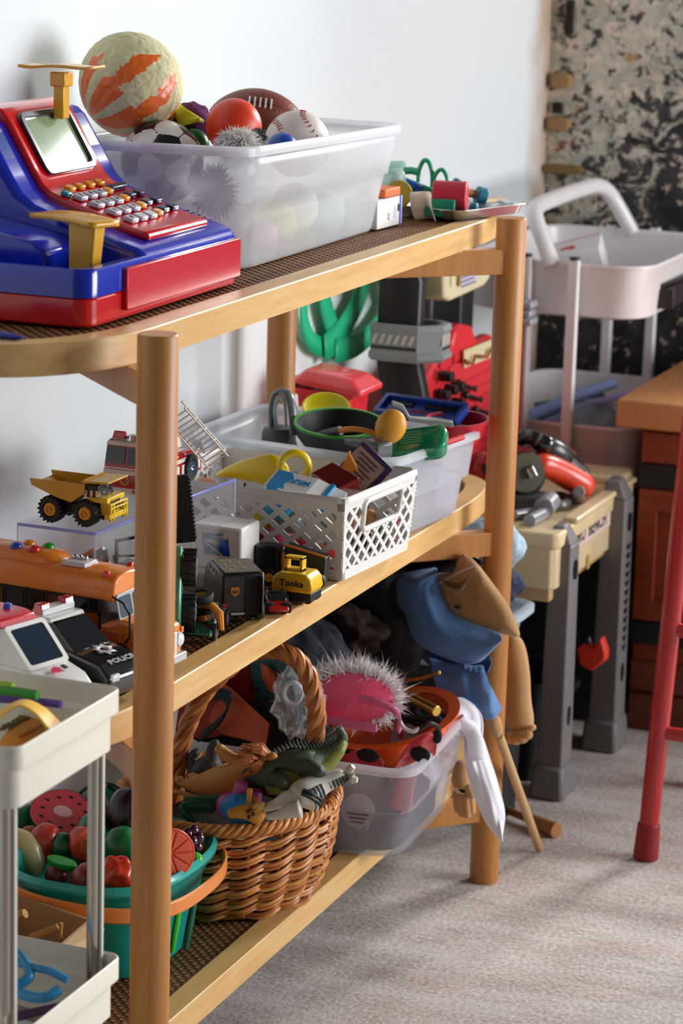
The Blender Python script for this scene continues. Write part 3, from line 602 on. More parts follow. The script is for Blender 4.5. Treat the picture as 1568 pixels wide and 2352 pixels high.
ca = [(-0.246, 0.209), (-0.161, 0.207), (-0.14, 0.496), (-0.225, 0.498)]
ACR = clear('#fafafc', 'clear_acrylic', 0.945); EDGE = frosted('#b3b7f6', 0.25, 0.1, 'acrylic_edge', .6); EDGE2 = frosted('#c4c6ea', 0.6, 0.1, 'acrylic_corner', .6)
zl = ZM + .001
for i in range(4):
    p, q = ca[i], ca[(i + 1) % 4]; d = (Vector(q) - Vector(p)).normalized(); n = Vector((d.y, -d.x)) * .0028
    obj('panel', B().hexa([(p[0], p[1], zl), (q[0], q[1], zl), (q[0] - n.x, q[1] - n.y, zl), (p[0] - n.x, p[1] - n.y, zl), (p[0], p[1], AZ - .003), (q[0], q[1], AZ - .003), (q[0] - n.x, q[1] - n.y, AZ - .003), (p[0] - n.x, p[1] - n.y, AZ - .003)]), ACR, cs, w=1, sm=0)
    obj('edge', B().cyl((*p, zl), (*p, AZ - .003), 0.0009, n=6), EDGE2, cs, w=1)
obj('top_panel', B().prism(ca, 0.003, T((0, 0, AZ - .003))), ACR, cs, w=1, sm=0)
for i in (0, 1): 
    p, q = ca[i], ca[i + 1]; obj('top_edge', B().box(((p[0] + q[0]) / 2, (p[1] + q[1]) / 2, AZ - .0016), ((Vector(p) - Vector(q)).length, .0022, .0030), rot=(0, 0, math.degrees(math.atan2(q[1] - p[1], q[0] - p[0])))), EDGE, cs, w=1, bev=.0006)
# dump truck (front +X)
DY = mat('#cf9a1c', 0.4, coat=0.2); DY2 = mat('#e0bd28', 0.35)
dt = thing('toy_dump_truck', 'small yellow mining dump truck standing on the clear display case', 'toy truck', (-0.199, 0.247, AZ + .0004), -1, s=1.02)
wheels(dt, [(-.019, -.0175), (.0185, -.0175), (-.019, .0175), (.0185, .0175)], .0122, .012, HUBY, 18)
obj('chassis', B().box((0.0, 0, .0125), (.052, .018, .010)).box((0, 0, .0165), (.06, .014, .006)), DKG, dt, bev=.001)
def bed(b):
    side = [(-.0415, .0405), (-.0395, .034), (-.012, .0245), (.004, .0215), (.0175, .0315), (.0175, .0405)]
    for s_ in (-1, 1): b.prism(side, .002, T((0, s_ * .0215 + .001, 0), (90, 0, 0)))
    fl = [(-.0395, .034), (-.012, .0245), (.004, .0215), (.0175, .0315), (.0175, .044)]
    for a, c in zip(fl, fl[1:]): b.hexa([(a[0], -.021, a[1]), (c[0], -.021, c[1]), (c[0], .021, c[1]), (a[0], .021, a[1]), (a[0], -.021, a[1] + .002), (c[0], -.021, c[1] + .002), (c[0], .021, c[1] + .002), (a[0], .021, a[1] + .002)])
    b.hexa([(.014, -.022, .0415), (.042, -.0215, .0425), (.042, .0215, .0425), (.014, .022, .0415), (.014, -.022, .0435), (.0425, -.0215, .0445), (.0425, .0215, .0445), (.014, .022, .0435)])
    return b
bd = obj('dump_bed', bed(B()), DY, dt, bev=.0006)
text('Tonka', .0075, INK, bd, T((-.004, -.0217, .0315), (90, 0, 0)))
hz = B()
for i in range(9): hz.hexa([(-.037 + .0045 * i, -.0222, .0335 - .0015 * i), (-.035 + .0045 * i, -.0222, .0329 - .0015 * i), (-.035 + .0045 * i, -.0217, .0329 - .0015 * i), (-.037 + .0045 * i, -.0217, .0335 - .0015 * i), (-.0355 + .0045 * i, -.0222, .0352 - .0015 * i), (-.0335 + .0045 * i, -.0222, .0346 - .0015 * i), (-.0335 + .0045 * i, -.0217, .0346 - .0015 * i), (-.0355 + .0045 * i, -.0217, .0352 - .0015 * i)])
obj('hazard_stripe', hz, mat('#8c1a1e', .5), bd, kind='stuff')
obj('cab', B().box((.024, -.004, .034), (.014, .03, .012)), mat('#1a1c1f', .3), dt, bev=.001)
fr = B().box((.029, 0, .0255), (.022, .036, .005)).box((.035, 0, .0185), (.010, .026, .016)).box((.0405, 0, .0105), (.006, .038, .005))
for y in (-.016, -.011, .011, .016): fr.box((.0425, y, .0135), (.003, .0022, .016))
for z in (.018, .022): fr.box((.0425, 0, z), (.003, .036, .0016))
obj('front_deck', fr, DY2, dt, bev=.0005)
gl = B()
for y in (-.009, -.004, .001, .006): gl.box((.0405, y, .0195), (.0012, .0022, .010))
obj('grille', gl, DKG, dt)
rl = B()
for y in (-.018, -.006, .006): rl.box((.022 + .0, y, .0305), (.026, .001, .001)).cyl((.033, y, .028), (.033, y, .0345), .0006, n=6).cyl((.022, y, .028), (.022, y, .0345), .0006, n=6)
for k in range(4): rl.box((.012 + k * .006, -.0195, .032), (.0028, .0012, .006))
obj('railing', rl, CHROME, dt)
# fire truck: local +X = front; front faces the camera side (-Y)
FR = mat('#b51524', 0.22, coat=0.6); CRM = mat('#e6ded2', 0.35)
ft = thing('toy_fire_truck', 'red toy fire truck with a white ladder on the far end of the display case', 'toy truck', (-0.2025, 0.429, AZ + .0004), -91)
L0, L1 = -.062, .068; HW = .0245
obj('body', B().prism([(L0, .006), (L1, .006), (L1, .030), (L1 - .006, .052), (.036, .052), (.034, .036), (-.03, .034), (L0, .026)], 2 * HW, T((0, HW, 0), (90, 0, 0))), FR, ft, bev=.0015)
obj('stripe', B().box(((L0 + L1) / 2, 0, .0245), (L1 - L0 + .0006, 2 * HW + .0008, .0042)).box((L1 - .0005, 0, .0285), (.002, 2 * HW - .002, .0016)), CRM, ft)
obj('cab_roof', B().prism([(.036, .050), (L1 - .0052, .050), (L1 - .0062, .0535), (L1 - .011, .0555), (.036, .0555)], 2 * HW + .001, T((0, HW + .0005, 0), (90, 0, 0))), CRM, ft, bev=.0015)
FM = frame((L1 + .0004, 0, .0298), (0, 1, 0), (-.006, 0, .022))
for x0 in (-.0125, .0110): obj('windshield', B().prism(rr(.0215 if x0 < 0 else .0195, .0175, .002), .0006, FM @ T((x0, .0115, 0))), GLASS, ft)
obj('bumper', B().box((L1 - .001, 0, .0055), (.005, 2 * HW + .001, .006)), CRM, ft, bev=.0008)
obj('emblem', B().lathe([(1e-4, .001), (.0052, .001), (.0056, 0)], 20, frame((L1 + .0002, -.0005, .0165), (0, 1, 0), (0, 0, 1))), mat('#b9a46a', .4), ft)
em = B()
for k in range(4): em.box((0, .0022, .0011), (.0026, .0026, .0006), frame((L1 + .0004, -.0005, .0165), (0, 1, 0), (0, 0, 1)) @ T((0, 0, 0), (0, 0, 90 * k)))
obj('emblem_cross', em, mat('#d12a22', .4), ft)
for y in (-.0185, .018): obj('headlight_panel', B().box((L1 + .0004, y, .0185), (.0012, .0085, .0055)), CRM, ft, bev=.0004)
obj('marker_light', B().box((L1 + .0018, .011, .006), (.001, .0045, .0025)), mat('#d0392a', .3), ft)
LR = mat('#e01220', .12, coat=1.0, trans=.3)
for y in (-.0135, .0125): obj('beacon', B().box((L1 - .014, y, .0605), (.007, .0155, .0075), top=(.6, .8)), LR, ft, bev=.001)
obj('siren', B().lathe([(1e-4, .062), (.005, .061), (.0065, .0555)], 16, T((L1 - .017, 0, 0))), CHROME, ft)
for y in (-.021, .021):
    for x in (.058, .05, .042): obj('roof_light', B().box((x, y, .0557), (.003, .002, .0016)), mat('#c98a6a', .4), ft)
wheels(ft, [(-.032, -.0235), (.038, -.0235), (-.032, .0235), (.038, .0235)], .0145, .010, CHROME)
dr = B()
for x in (-.05, -.018, .0, .018): dr.box((x, HW + .0005, .015), (.012, .001, .010)).box((x, HW + .001, .031), (.003, .0016, .002))
obj('locker_doors', dr, CRM, ft, kind='stuff')
LAD = mat('#dcd3ca', 0.45)
def ladder(o, p0, p1, wd, ht):
    p0, p1 = Vector(p0), Vector(p1); d = (p1 - p0).normalized(); s_ = Vector((.75, .66, 0)); s_ = (s_ - d * s_.dot(d)).normalized(); u = s_.cross(d)
    if u.z < 0: u = -u
    L = (p1 - p0).length; b = B()
    for sd in (-1, 1):
        for h in (0, ht): b.tube([p0 + s_ * wd * sd + u * h, p1 + s_ * wd * sd + u * h], .0011, 6)
        for k in range(9):
            a0 = p0 + d * L * k / 9 + s_ * wd * sd; b.tube([a0 + u * (ht if k % 2 else 0), a0 + d * L / 9 + u * (0 if k % 2 else ht)], .0008, 5)
    for k in range(12): a0 = p0 + d * L * (k + .5) / 12; b.tube([a0 - s_ * wd, a0 + s_ * wd], .0009, 5)
    return obj('ladder', b, LAD, o, w=1)
ladder(ft, (-0.1716, 0.4100, 0.6721), (-0.1483, 0.4700, 0.6130), .012, .011)
obj('ladder_mount', B().lathe([(1e-4, .046), (.009, .046), (.012, .034)], 18, T((-.036, 0, 0))), CRM, ft)

# school bus (front +X)
ORB, ORB2 = mat('#e8842c', .3, coat=.4), mat('#d96c20', .35)
bus = thing('toy_school_bus', 'large orange toy school bus with coloured roof buttons behind the near post', 'toy bus', (-0.186, 0.166, ZM + .0004), -5.5)
obj('lower_body', B().box((-.018, 0, .027), (.226, .058, .032)), ORB2, bus, bev=.003)
obj('hood', B().prism([(.088, .012), (.128, .012), (.131, .030), (.127, .044), (.098, .052), (.088, .052)], .054, T((0, .027, 0), (90, 0, 0))), ORB, bus, bev=.004, seg=3)
obj('window_band', B().box((-.03, 0, .056), (.198, .053, .030)), mat('#15161a', .25), bus, bev=.001)
for k in range(8): obj('window_frame', B().prism(rr(.0195, .021, .002), .001, T((-.118 + .0235 * k, -.0266, .0565), (90, 0, 0))), mat('#101114', .12, coat=.6) if k % 3 else mat('#5a2c14', .2), bus)
for k in range(9): obj('pillar', B().box((-.1295 + .0235 * k, 0, .056), (.0022, .0555, .030)), mat('#0e0f11', .4), bus)
obj('door', B().prism(rr(.02, .044, .002), .0012, T((.063, -.0275, .036), (90, 0, 0))), mat('#1a1b1f', .3), bus, bev=.0004)
for z in (.026, .047): obj('door_pane', B().prism(rr(.015, .017, .003), .001, T((.063, -.0287, z), (90, 0, 0))), mat('#a04a22', .2, coat=.5), bus)
roofp = [(-.0285, .069), (-.0285, .082), (-.026, .0885), (-.019, .0925), (0, .0945), (.019, .0925), (.026, .0885), (.0285, .082), (.0285, .069)]
obj('roof', B().loft([[(x, y * (1.0 if x < .08 else .98), z - (0 if x < .08 else .001)) for y, z in roofp] for x in (-.132, -.128, .0, .078, .086)]), ORB, bus, bev=.002)
hp = [(-.019, .090), (-.0185, .0965), (-.014, .1015), (0, .103), (.014, .1015), (.0185, .0965), (.019, .090)]
obj('roof_hump', B().loft([[(x, y * k, .090 + (z - .090) * h) for y, z in hp] for x, k, h in ((-.13, .97, .9), (-.06, 1, 1), (-.01, 1, 1), (.006, .92, .85), (.014, .7, .35), (.017, .5, .02))]), ORB, bus, sm=60)
for (u, v), c in zip(((-.035, -.009), (-.030, .006), (-.014, -.010), (-.008, .006)), ('#1f3fb4', '#e08a22', '#c41f24', '#1c9a2c')):
    obj('button', B().sph((u, v, .1025), (.0062, .0062, .0045), 18, 10), mat(c, .25, coat=.5), bus)
vt = obj('roof_vent', B().box((.033, -.003, .0955), (.028, .026, .004), top=(.85, .85)), mat('#c8c2c2', .3), bus, bev=.0008)
for k in range(3): obj('vent_knob', B().sph((.025 + .006 * k, .001, .0985), .0028, 12, 8), CHROME, vt)
for y in (-.021, .021): obj('warning_light', B().box((.074, y, .0925), (.006, .005, .006)), mat('#c9161c', .2, coat=.6), bus, bev=.001)
WSM = frame((.0885, 0, .0625), (0, 1, 0), (-.006, 0, .03))
obj('windshield', B().prism(rr(.051, .026, .004), .0014, WSM), mat('#c9ccd0', .2, .3), bus, bev=.0005)
for x0 in (-.0125, .0125): obj('windshield_pane', B().prism(rr(.0215, .02, .003), .001, WSM @ T((x0, 0, .0008))), mat('#56636f', .06, coat=1), bus)
for s_ in (-1, 1):
    obj('mirror_arm', B().tube([(.084, s_ * .027, .074), (.1, s_ * .033, .071), (.108, s_ * .035, .062), (.108, s_ * .034, .04), (.1, s_ * .029, .032)], .0011, 6), BLACK, bus)
    obj('headlight', B().lathe([(1e-4, .0045), (.006, .003), (.0075, 0)], 18, T((.1295, s_ * .0185, .029), (0, 90, 0))), mat('#eef0f2', .15, coat=.8), bus)
    obj('turn_signal', B().box((.1285, s_ * .0245, .037), (.005, .004, .006)), mat('#ee8a2a', .25), bus, bev=.001)
obj('grille', B().box((.1305, 0, .027), (.004, .024, .022)), mat('#d9dcdf', .25, .6), bus, bev=.001)
obj('bumper', B().box((.1295, 0, .0115), (.009, .058, .009)), mat('#c6c9cc', .25, .7), bus, bev=.002)
wheels(bus, [(-.07, -.0275), (.092, -.0265), (-.07, .0275), (.092, .0265)], .0155, .010, mat('#8b8d90', .4))
# cars: side profile swept across the width
def car(name, label, loc, rz, L, Wd, prof, roof, body_m, roof_m, glass, s=1, group=None, wr=.0105, hub=CHROME):
    t = thing(name, label, 'toy car', loc, rz, group, s=s)
    obj('body', B().prism(prof, Wd, T((0, Wd / 2, 0), (90, 0, 0))), body_m, t, bev=.003, seg=3)
    for nm, poly, k, m in (('cabin', glass, .9, GLASS), ('roof', roof, .86, roof_m)):
        rings = [[(x, y * Wd / 2 * k * (1 - .25 * (z - poly[0][1]) / .04), z) for x, z in poly] for y in (-1, 1)]
        obj(nm, B().loft(rings), m, t, bev=.0015)
    wheels(t, [(-L * .31, -Wd / 2 + .002), (L * .31, -Wd / 2 + .002), (-L * .31, Wd / 2 - .002), (L * .31, Wd / 2 - .002)], wr, .009, hub)
    return t
BLK = mat('#15171a', .18, coat=.8)
pc = car('toy_police_car', 'black and white toy police car with a badge on its hood', (-0.122, 0.072, ZM + .0004), -14, .15, .056,
    [(-.074, .008), (.07, .008), (.075, .016), (.074, .028), (.062, .038), (.024, .045), (-.045, .046), (-.068, .043), (-.075, .03)],
    [(-.03, .0655), (.002, .0655), (-.001, .0695), (-.027, .0695)], BLK, mat('#d9dad6', .3, coat=.3),
    [(-.052, .0445), (.032, .0435), (.003, .0665), (-.031, .0665)])
HM = frame((.045, 0, .0434), (0, -1, 0), (.95, 0, -.19)) 
HM = frame((.043, 0.002, .0425), (0, 1, 0), (-.98, 0, .18))
def star(b, n, r0, r1, hole):
    p = []
    for i in range(2 * n): a = PI * i / n; rr_ = r1 if i % 2 else r0; p.append((rr_ * cos(a), rr_ * sin(a)))
    q_ = [(hole * cos(PI * i / n), hole * sin(PI * i / n) * .8) for i in range(2 * n)]
    m_ = len(p); b.add([(x, y, 0.0004) for x, y in p] + [(x, y, .0004) for x, y in q_], [(i, (i + 1) % m_, m_ + (i + 1) % m_, m_ + i) for i in range(m_)]); return b
SILV = mat('#b9bcbf', .4)
obj('badge', star(B(), 7, .0125, .0075, .0042), SILV, pc, M=HM @ T((0, .001, .0006)), solid=.0003)
text('POLICE', .0085, SILV, pc, frame((.0635, .002, .0378), (0, 1, 0), (-.9, 0, .35)) @ T((0, 0, .0006), (0, 0, 0)), sx=1.25, bold=.0002)
for s_ in (-1, 1): obj('headlight', B().box((.0715, s_ * .018, .026), (.006, .013, .008)), mat('#cfd3d6', .12, coat=1), pc, bev=.002)
lb = obj('light_bar', B().box((-.016, 0, .0725), (.013, .044, .006)), mat('#dcdfe2', .2), pc, bev=.001)
for s_, c in ((-1, '#b01722'), (1, '#b01722')): obj('beacon', B().box((-.016, s_ * .0165, .0755), (.012, .013, .010), top=(.7, .9)), mat(c, .12, coat=1), lb, bev=.001)
am = car('toy_ambulance', 'white toy ambulance with a red roof nearest the cream trolley', (-0.137, 0.002, ZM + .0004), -16, .15, .06,
    [(-.074, .008), (.066, .008), (.075, .016), (.074, .03), (.064, .040), (.038, .048), (-.074, .05)],
    [(-.074, .081), (.004, .081), (.0, .0885), (-.01, .0905), (-.066, .0905), (-.074, .088)], mat('#ecebe8', .25, coat=.5), mat('#cf2233', .25, coat=.5),
    [(-.074, .047), (.043, .046), (.008, .082), (-.074, .082)], s=.93)
am.children[1].data.materials[0] = mat('#e9e8e4', .3, coat=.4)
WM = frame((.0262, 0, .0652), (0, 1, 0), (-.697, 0, .717))
obj('windshield_frame', B().loft([[(x, y, -.001) for x, y in rr(.055, .05, .004)], [(x, y, .0022) for x, y in rr(.055, .05, .004)], [(x, y, .0022) for x, y in rr(.045, .041, .003)], [(x, y, -.001) for x, y in rr(.047, .043, .003)]], cap=False, M=WM), mat('#ecebe8', .3), am)
obj('windshield', B().prism(rr(.0475, .0435, .003), .0012, WM), mat('#1c2c3c', .04, coat=1), am)
for s_, c in ((-1, '#e6a21e'), (1, '#1f4fb8')): obj('roof_button', B().cyl((-.022, s_ * .011, .089), (-.022, s_ * .011, .0955), .0045, .0038, 16), mat(c, .3), am, bev=.001)
obj('roof_beacon', B().box((-.05, 0, .0945), (.012, .045, .009), top=(.7, .9)), mat('#c71a28', .15, coat=1), am, bev=.001)
obj('hood_emblem', B().prism([(0, .004), (.006, .006), (.012, .002), (.008, -.001), (.012, -.004), (.004, -.003), (-.003, -.001)], .0006, frame((.055, -.006, .0456), (0, 1, 0), (-.95, 0, .3))), mat('#d8365a', .5), am)
obj('hood_vent', B().box((.052, .012, .0462), (.006, .005, .001), rot=(0, 17, 0)), INK, am)
obj('side_window', B().prism([(-.02, .052), (.002, .052), (-.012, .074)], .001, T((0, -.0285, 0), (90, 0, 0))), GLASS, am)
# mail truck: long side faces the camera
ml = thing('toy_mail_truck', 'white toy mail truck with a blue eagle sign behind the black van', 'toy truck', (-0.148, 0.492, ZM + .0004), 0)
TAN = mat('#e2d8c6', .4)
obj('box_body', B().box((0, 0, .0385), (.058, .05, .055)), mat('#ebe8e3', .4), ml, bev=.003)
obj('cab', B().prism([(-.029, .012), (-.050, .012), (-.050, .032), (-.040, .052), (-.029, .054)], .046, T((0, .023, 0), (90, 0, 0))), TAN, ml, bev=.002)
LG = T((0, -.0254, .046), (90, 0, 0))
obj('sign_panel', B().prism(rr(.048, .036, .002), .0006, T((0.0, -.0248, .046), (90, 0, 0))), TAN, ml)
eb = B().add([(-.017, .012, 0), (-.013, -.011, 0), (.016, -.011, 0), (.0135, .008, 0), (-.004, .0075, 0), (.0085, .012, 0)], [(0, 1, 2, 3, 4, 5)])
sg = obj('sign', eb, mat('#123f8c', .4), ml, M=LG @ T((0, 0, .0004)), solid=.0003)
ew = B().add([(-.0145, .0055, 0), (.0135, .0078, 0), (.0125, .0065, 0), (-.003, .0055, 0)], [(0, 1, 2, 3)]).add([(-.0145, .005, 0), (.0045, .005, 0), (.0025, -.0015, 0), (-.003, .0005, 0)], [(0, 1, 2, 3)]).add([(-.0142, .0035, 0), (.010, -.011, 0), (.007, -.011, 0), (-.0138, .0015, 0)], [(0, 1, 2, 3)])
obj('eagle', ew, TAN, sg, M=LG @ T((0, 0, .0009)), solid=.0003)
obj('stripe', B().box((0, -.0253, .020), (.05, .0008, .0016)), mat('#c3242e', .5), ml)
wheels(ml, [(-.034, -.022), (.018, -.022), (-.034, .022), (.018, .022)], .0105, .009, GREYP)
# black delivery van: rear door end is local +X
vn = thing('toy_delivery_van', 'black toy delivery van with a gold shield on its rear doors', 'toy van', (-0.0865, 0.375, ZM + .0004), -52)
VB = mat('#1a1917', .35, coat=.3)
obj('body', B().prism([(-.044, .008), (.036, .008), (.037, .052), (-.02, .053), (-.034, .045), (-.045, .028)], .044, T((0, .022, 0), (90, 0, 0))), VB, vn, bev=.0025)
obj('roof_panel', B().box((.008, 0, .0532), (.052, .038, .0012)), mat('#5f5a50', .5, var=.4, bscale=300), vn)
rp = B()
for k in range(7): rp.box((-.012 + .0065 * k, -.012 + .004 * (k % 3) * 2, .054), (.004, .0025, .0006))
obj('roof_flecks', rp, mat('#b99a2a', .5), vn, kind='stuff')
obj('open_door', B().box((.0375, .018, .029), (.012, .0015, .040)), mat('#0b0b0c', .25, coat=.6), vn, bev=.0005)
obj('door_opening', B().box((.0372, .009, .029), (.0012, .015, .040)), mat('#050505', .8), vn)
sh = B().prism([(-.0045, .005), (.0045, .005), (.0045, -.001), (0, -.0055), (-.0045, -.001)], .0006, frame((.0375, -.009, .034), (0, 1, 0), (0, 0, 1)))
s2 = obj('shield', sh, mat('#a8671c', .4), vn); text('ups', .0045, INK, s2, frame((.0383, -.009, .0345), (0, 1, 0), (0, 0, 1)))
obj('tail_light', B().box((.037, -.0195, .018), (.002, .004, .009)), mat('#a3141d', .3), vn); obj('plate', B().box((.0375, -.006, .011), (.0012, .014, .0025)), mat('#9a9a94', .5), vn)
gr = B()
for k, (x, z) in enumerate(((-.02, .046), (-.012, .045), (-.006, .0465), (0, .044), (.006, .0455))): gr.prism(rr(.006, .004, .0015, 3), .0005, T((x, -.0219, z), (90, 0, 0)))
obj('side_lettering', gr, mat('#b4b4b2', .5), vn, kind='stuff')
obj('side_stripe', B().box((0, -.0221, .026), (.06, .0004, .0012)).box((-.01, -.0221, .034), (.03, .0004, .001)), mat('#6b571d', .5), vn)
wheels(vn, [(-.026, -.02), (.022, -.02), (-.026, .02), (.022, .02)], .010, .008, DKG)
# yellow loader seen from behind
tk = thing('toy_construction_truck', 'yellow toy construction truck seen from behind at the shelf edge', 'toy truck', (-0.050, 0.455, ZM + .0004), 0, s=.9)
obj('rear_body', B().prism([(-.0235, .014), (.0235, .014), (.0255, .019), (.0235, .030), (.0175, .0365), (-.0165, .0365), (-.0235, .030), (-.0255, .019)], .036, T((0, .018, 0), (90, 0, 0))), mat('#e6b91a', .35, coat=.3), tk, bev=.0025, seg=3)
text('Tonka', .0105, INK, tk, T((0, -.0184, .0245), (90, 0, 0)), bold=.0002, sx=1.1)
cbm = B()
for x in (-.0125, .0065): cbm.box((x, 0, .044), (.0035, .012, .018))
cbm.box((-.003, 0, .0515), (.0225, .012, .0035)).box((-.003, 0, .0375), (.0225, .012, .004))
obj('cab_frame', cbm, mat('#e6b91a', .35), tk, bev=.0006)
obj('engine_cover', B().box((0, 0.002, .0085), (.046, .034, .0105)), BLACK, tk, bev=.001)
wheels(tk, [(-.017, -.008), (.017, -.008), (-.017, .014), (.017, .014)], .006, .006, DKG)
# dark loaders behind the van
for lb, lc, rz_ in (('black toy loader with orange trim between the mail truck and the white basket', (-0.062, 0.518, ZM + .0004), 8),):
    t = thing('toy_loader', lb, 'toy truck', lc, rz_)
    obj('bucket', B().prism([(-.028, .004), (.018, .004), (.02, .034), (-.024, .044), (-.03, .03)], .02, T((0, .01, 0), (90, 0, 0))), mat('#131416', .5), t, bev=.001)
    obj('trim', B().box((-.003, -.0105, .0405), (.046, .0015, .0022), rot=(0, 12, 0)).box((-.026, -.0105, .022), (.003, .0015, .03)), mat('#c9771c', .45), t)
    obj('cab', B().box((-.045, 0, .025), (.026, .02, .034)), mat('#101113', .3), t, bev=.002); wheels(t, [(-.04, -.012), (.012, -.012)], .009, .008, HUBY)
# toppled green monster truck: local +X front; stands on its tail beside the near post
mt = thing('toy_monster_truck', 'green toy monster truck with yellow flames tipped upright beside the near post', 'toy truck')
mp_ = (-0.1153, 0.2750, 0.5045)
mt.matrix_basis = Matrix(((0, -.93, .367, mp_[0]), (0, -.367, -.93, mp_[1]), (1, 0, 0, ZM + .008), (0, 0, 0, 1)))
obj('body', B().prism([(.004, .016), (.085, .016), (.09, .026), (.06, .034), (.045, .046), (.02, .047), (.008, .034)], .032, T((0, .016, 0), (90, 0, 0))), mat('#4f9a80', .3, coat=.4), mt, bev=.0025)
fl = B()
for s_ in (-1, 1): fl.prism([(.085, .018), (.08, .03), (.06, .03), (.07, .026), (.05, .028), (.062, .022), (.045, .022), (.06, .018)], .0006, T((0, s_ * .0165 + .0003, 0), (90, 0, 0)))
fl.prism([(.012, -.012), (.03, -.006), (.022, -.002), (.04, .002), (.022, .006), (.03, .01), (.012, .012)], .0006, T((.03, 0, .0472)))
obj('flame_print', fl, mat('#b9cf3a', .4), mt)
wheels(mt, [(.021, -.0225), (.066, -.0225), (.021, .0225), (.066, .0225)], .0175, .014, mat('#8e959d', .35, .4), 14)
# black block of stacked track pieces
rb_ = B().box((0, 0, .034), (.026, .006, .068))
for k in range(16): rb_.box((.0135, 0, .004 + .004 * k), (.002, .007, .002))
rp_ = (-0.1131, 0.3100, 0.5653)
solo('rubber_track', 'upright black ribbed rubber toy track beside the near post', 'toy part', rb_, mat('#0d0d0e', .7, bump=.6, bscale=300), M=T((rp_[0] - .002, .31, rp_[2]), (0, -7, 22)), bev=.0004)
tt = thing('toy_tractor', 'orange toy tractor chassis lying beside the green monster truck', 'toy truck', (-0.084, 0.292, ZM + .016), -30)
OT = mat('#d98a1c', .35, coat=.3)
obj('hood_frame', B().tube([(-.02, 0, .016), (-.004, 0, .012), (.012, .002, .016), (.022, .004, .010), (.026, .004, -.006)], [.004, .0035, .004, .0045, .003], 8), OT, tt)
obj('side_arm', B().box((.0, -.006, .0), (.034, .006, .006), rot=(0, -20, 0)), OT, tt, bev=.001)
wl = obj('wheel', B().lathe([(.006, -.004), (.0115, -.004), (.0125, 0), (.0115, .004), (.006, .004)], 24, T((0, -.002, .024), (14, 10, 0))), TYRE, tt); obj('hub', B().lathe([(1e-4, .001), (.0062, .002), (.0062, -.003)], 18, T((0, -.002, .024), (14, 10, 0))), HUBY, wl)
obj('engine', B().box((-.002, .002, .006), (.03, .014, .012)), mat('#1a1a1c', .5), tt, bev=.001)
car('toy_race_car', 'dark green and black toy race car lying nearest the shelf edge beside the post', (-0.087, 0.300, ZM + .0004), -78, .085, .034,
    [(-.042, .006), (.04, .005), (.043, .010), (.03, .014), (.01, .018), (-.03, .019), (-.043, .014)], [(-.015, .0265), (.003, .0265), (.0, .0285), (-.013, .0285)], mat('#0e5a4a', .25, coat=.6), BLK, [(-.028, .0175), (.018, .0165), (.004, .027), (-.016, .027)], wr=.0085, hub=mat('#6c7278', .3, .5))
car('toy_sports_car', 'small red toy sports car nose out between the black van and the yellow truck', (-0.056, 0.414, ZM + .0004), -62, .05, .022,
    [(-.025, .004), (.024, .003), (.026, .007), (.012, .011), (-.02, .013), (-.026, .009)], [(-.01, .018), (.001, .018), (0, .0195), (-.008, .0195)], mat('#c9201f', .2, coat=.7), BLK, [(-.017, .012), (.009, .011), (.002, .0185), (-.01, .0185)], wr=.0058, hub=GREYP)
# excavator inside the case
ex = thing('toy_excavator', 'orange and black toy excavator arm seen behind the bus through the clear case', 'toy truck', (-0.19, 0.245, ZM + .0004), 0)
e0, e1, e2, e3 = (-0.2024, 0.2400, 0.5499), (-0.1834, 0.2400, 0.5552), (-0.1669, 0.2400, 0.5672), (-0.1643, 0.2400, 0.5465)
obj('cab', B().tube([(e0[0], .24, e0[2] - .004), (e1[0], .25, e1[2] + .001), (e1[0] + .02, .252, e1[2] - .012)], [.006, .010, .005], 10), mat('#c9622c', .35), ex, w=1)
obj('boom', B().tube([(e1[0] - .01, .238, e1[2] - .006), e2], .0036, 8), mat('#1d1f22', .45), ex, w=1); obj('stick', B().tube([e2, e3], .003, 8), mat('#1d1f22', .45), ex, w=1)
obj('base', B().box((e1[0] + .005, .25, ZM + .0255), (.05, .03, .05)), mat('#2b2320', .5), ex, w=1, bev=.003)
sc_ = thing('toy_skip_loader', 'black toy loader with a framed roll cage inside the clear case beside the post', 'toy truck', (-0.165, 0.285, ZM + .0004), 0)
k0, k1, k2, k3 = (-0.1730, 0.2800, 0.5386), (-0.1733, 0.2800, 0.5666), (-0.1438, 0.2800, 0.5753), (-0.1434, 0.2800, 0.5444)
obj('roll_cage', B().tube([k0, k1, k2, k3], .0024, 8), BLACK, sc_, w=1)
obj('cage_frame', B().tube([(k0[0] - .003, .279, k0[2] - .002), (k0[0] - .003, .279, k0[2] + .012), (k2[0], .279, k0[2] + .017), (k2[0], .279, k0[2])], .0014, 6, closed=True), mat('#7d6a48', .5), sc_, w=1)
obj('body', B().box(((k0[0] + k3[0]) / 2, .297, (ZM + k0[2]) / 2 + .004), (.036, .026, k0[2] - ZM)), mat('#121316', .4), sc_, w=1, bev=.003)

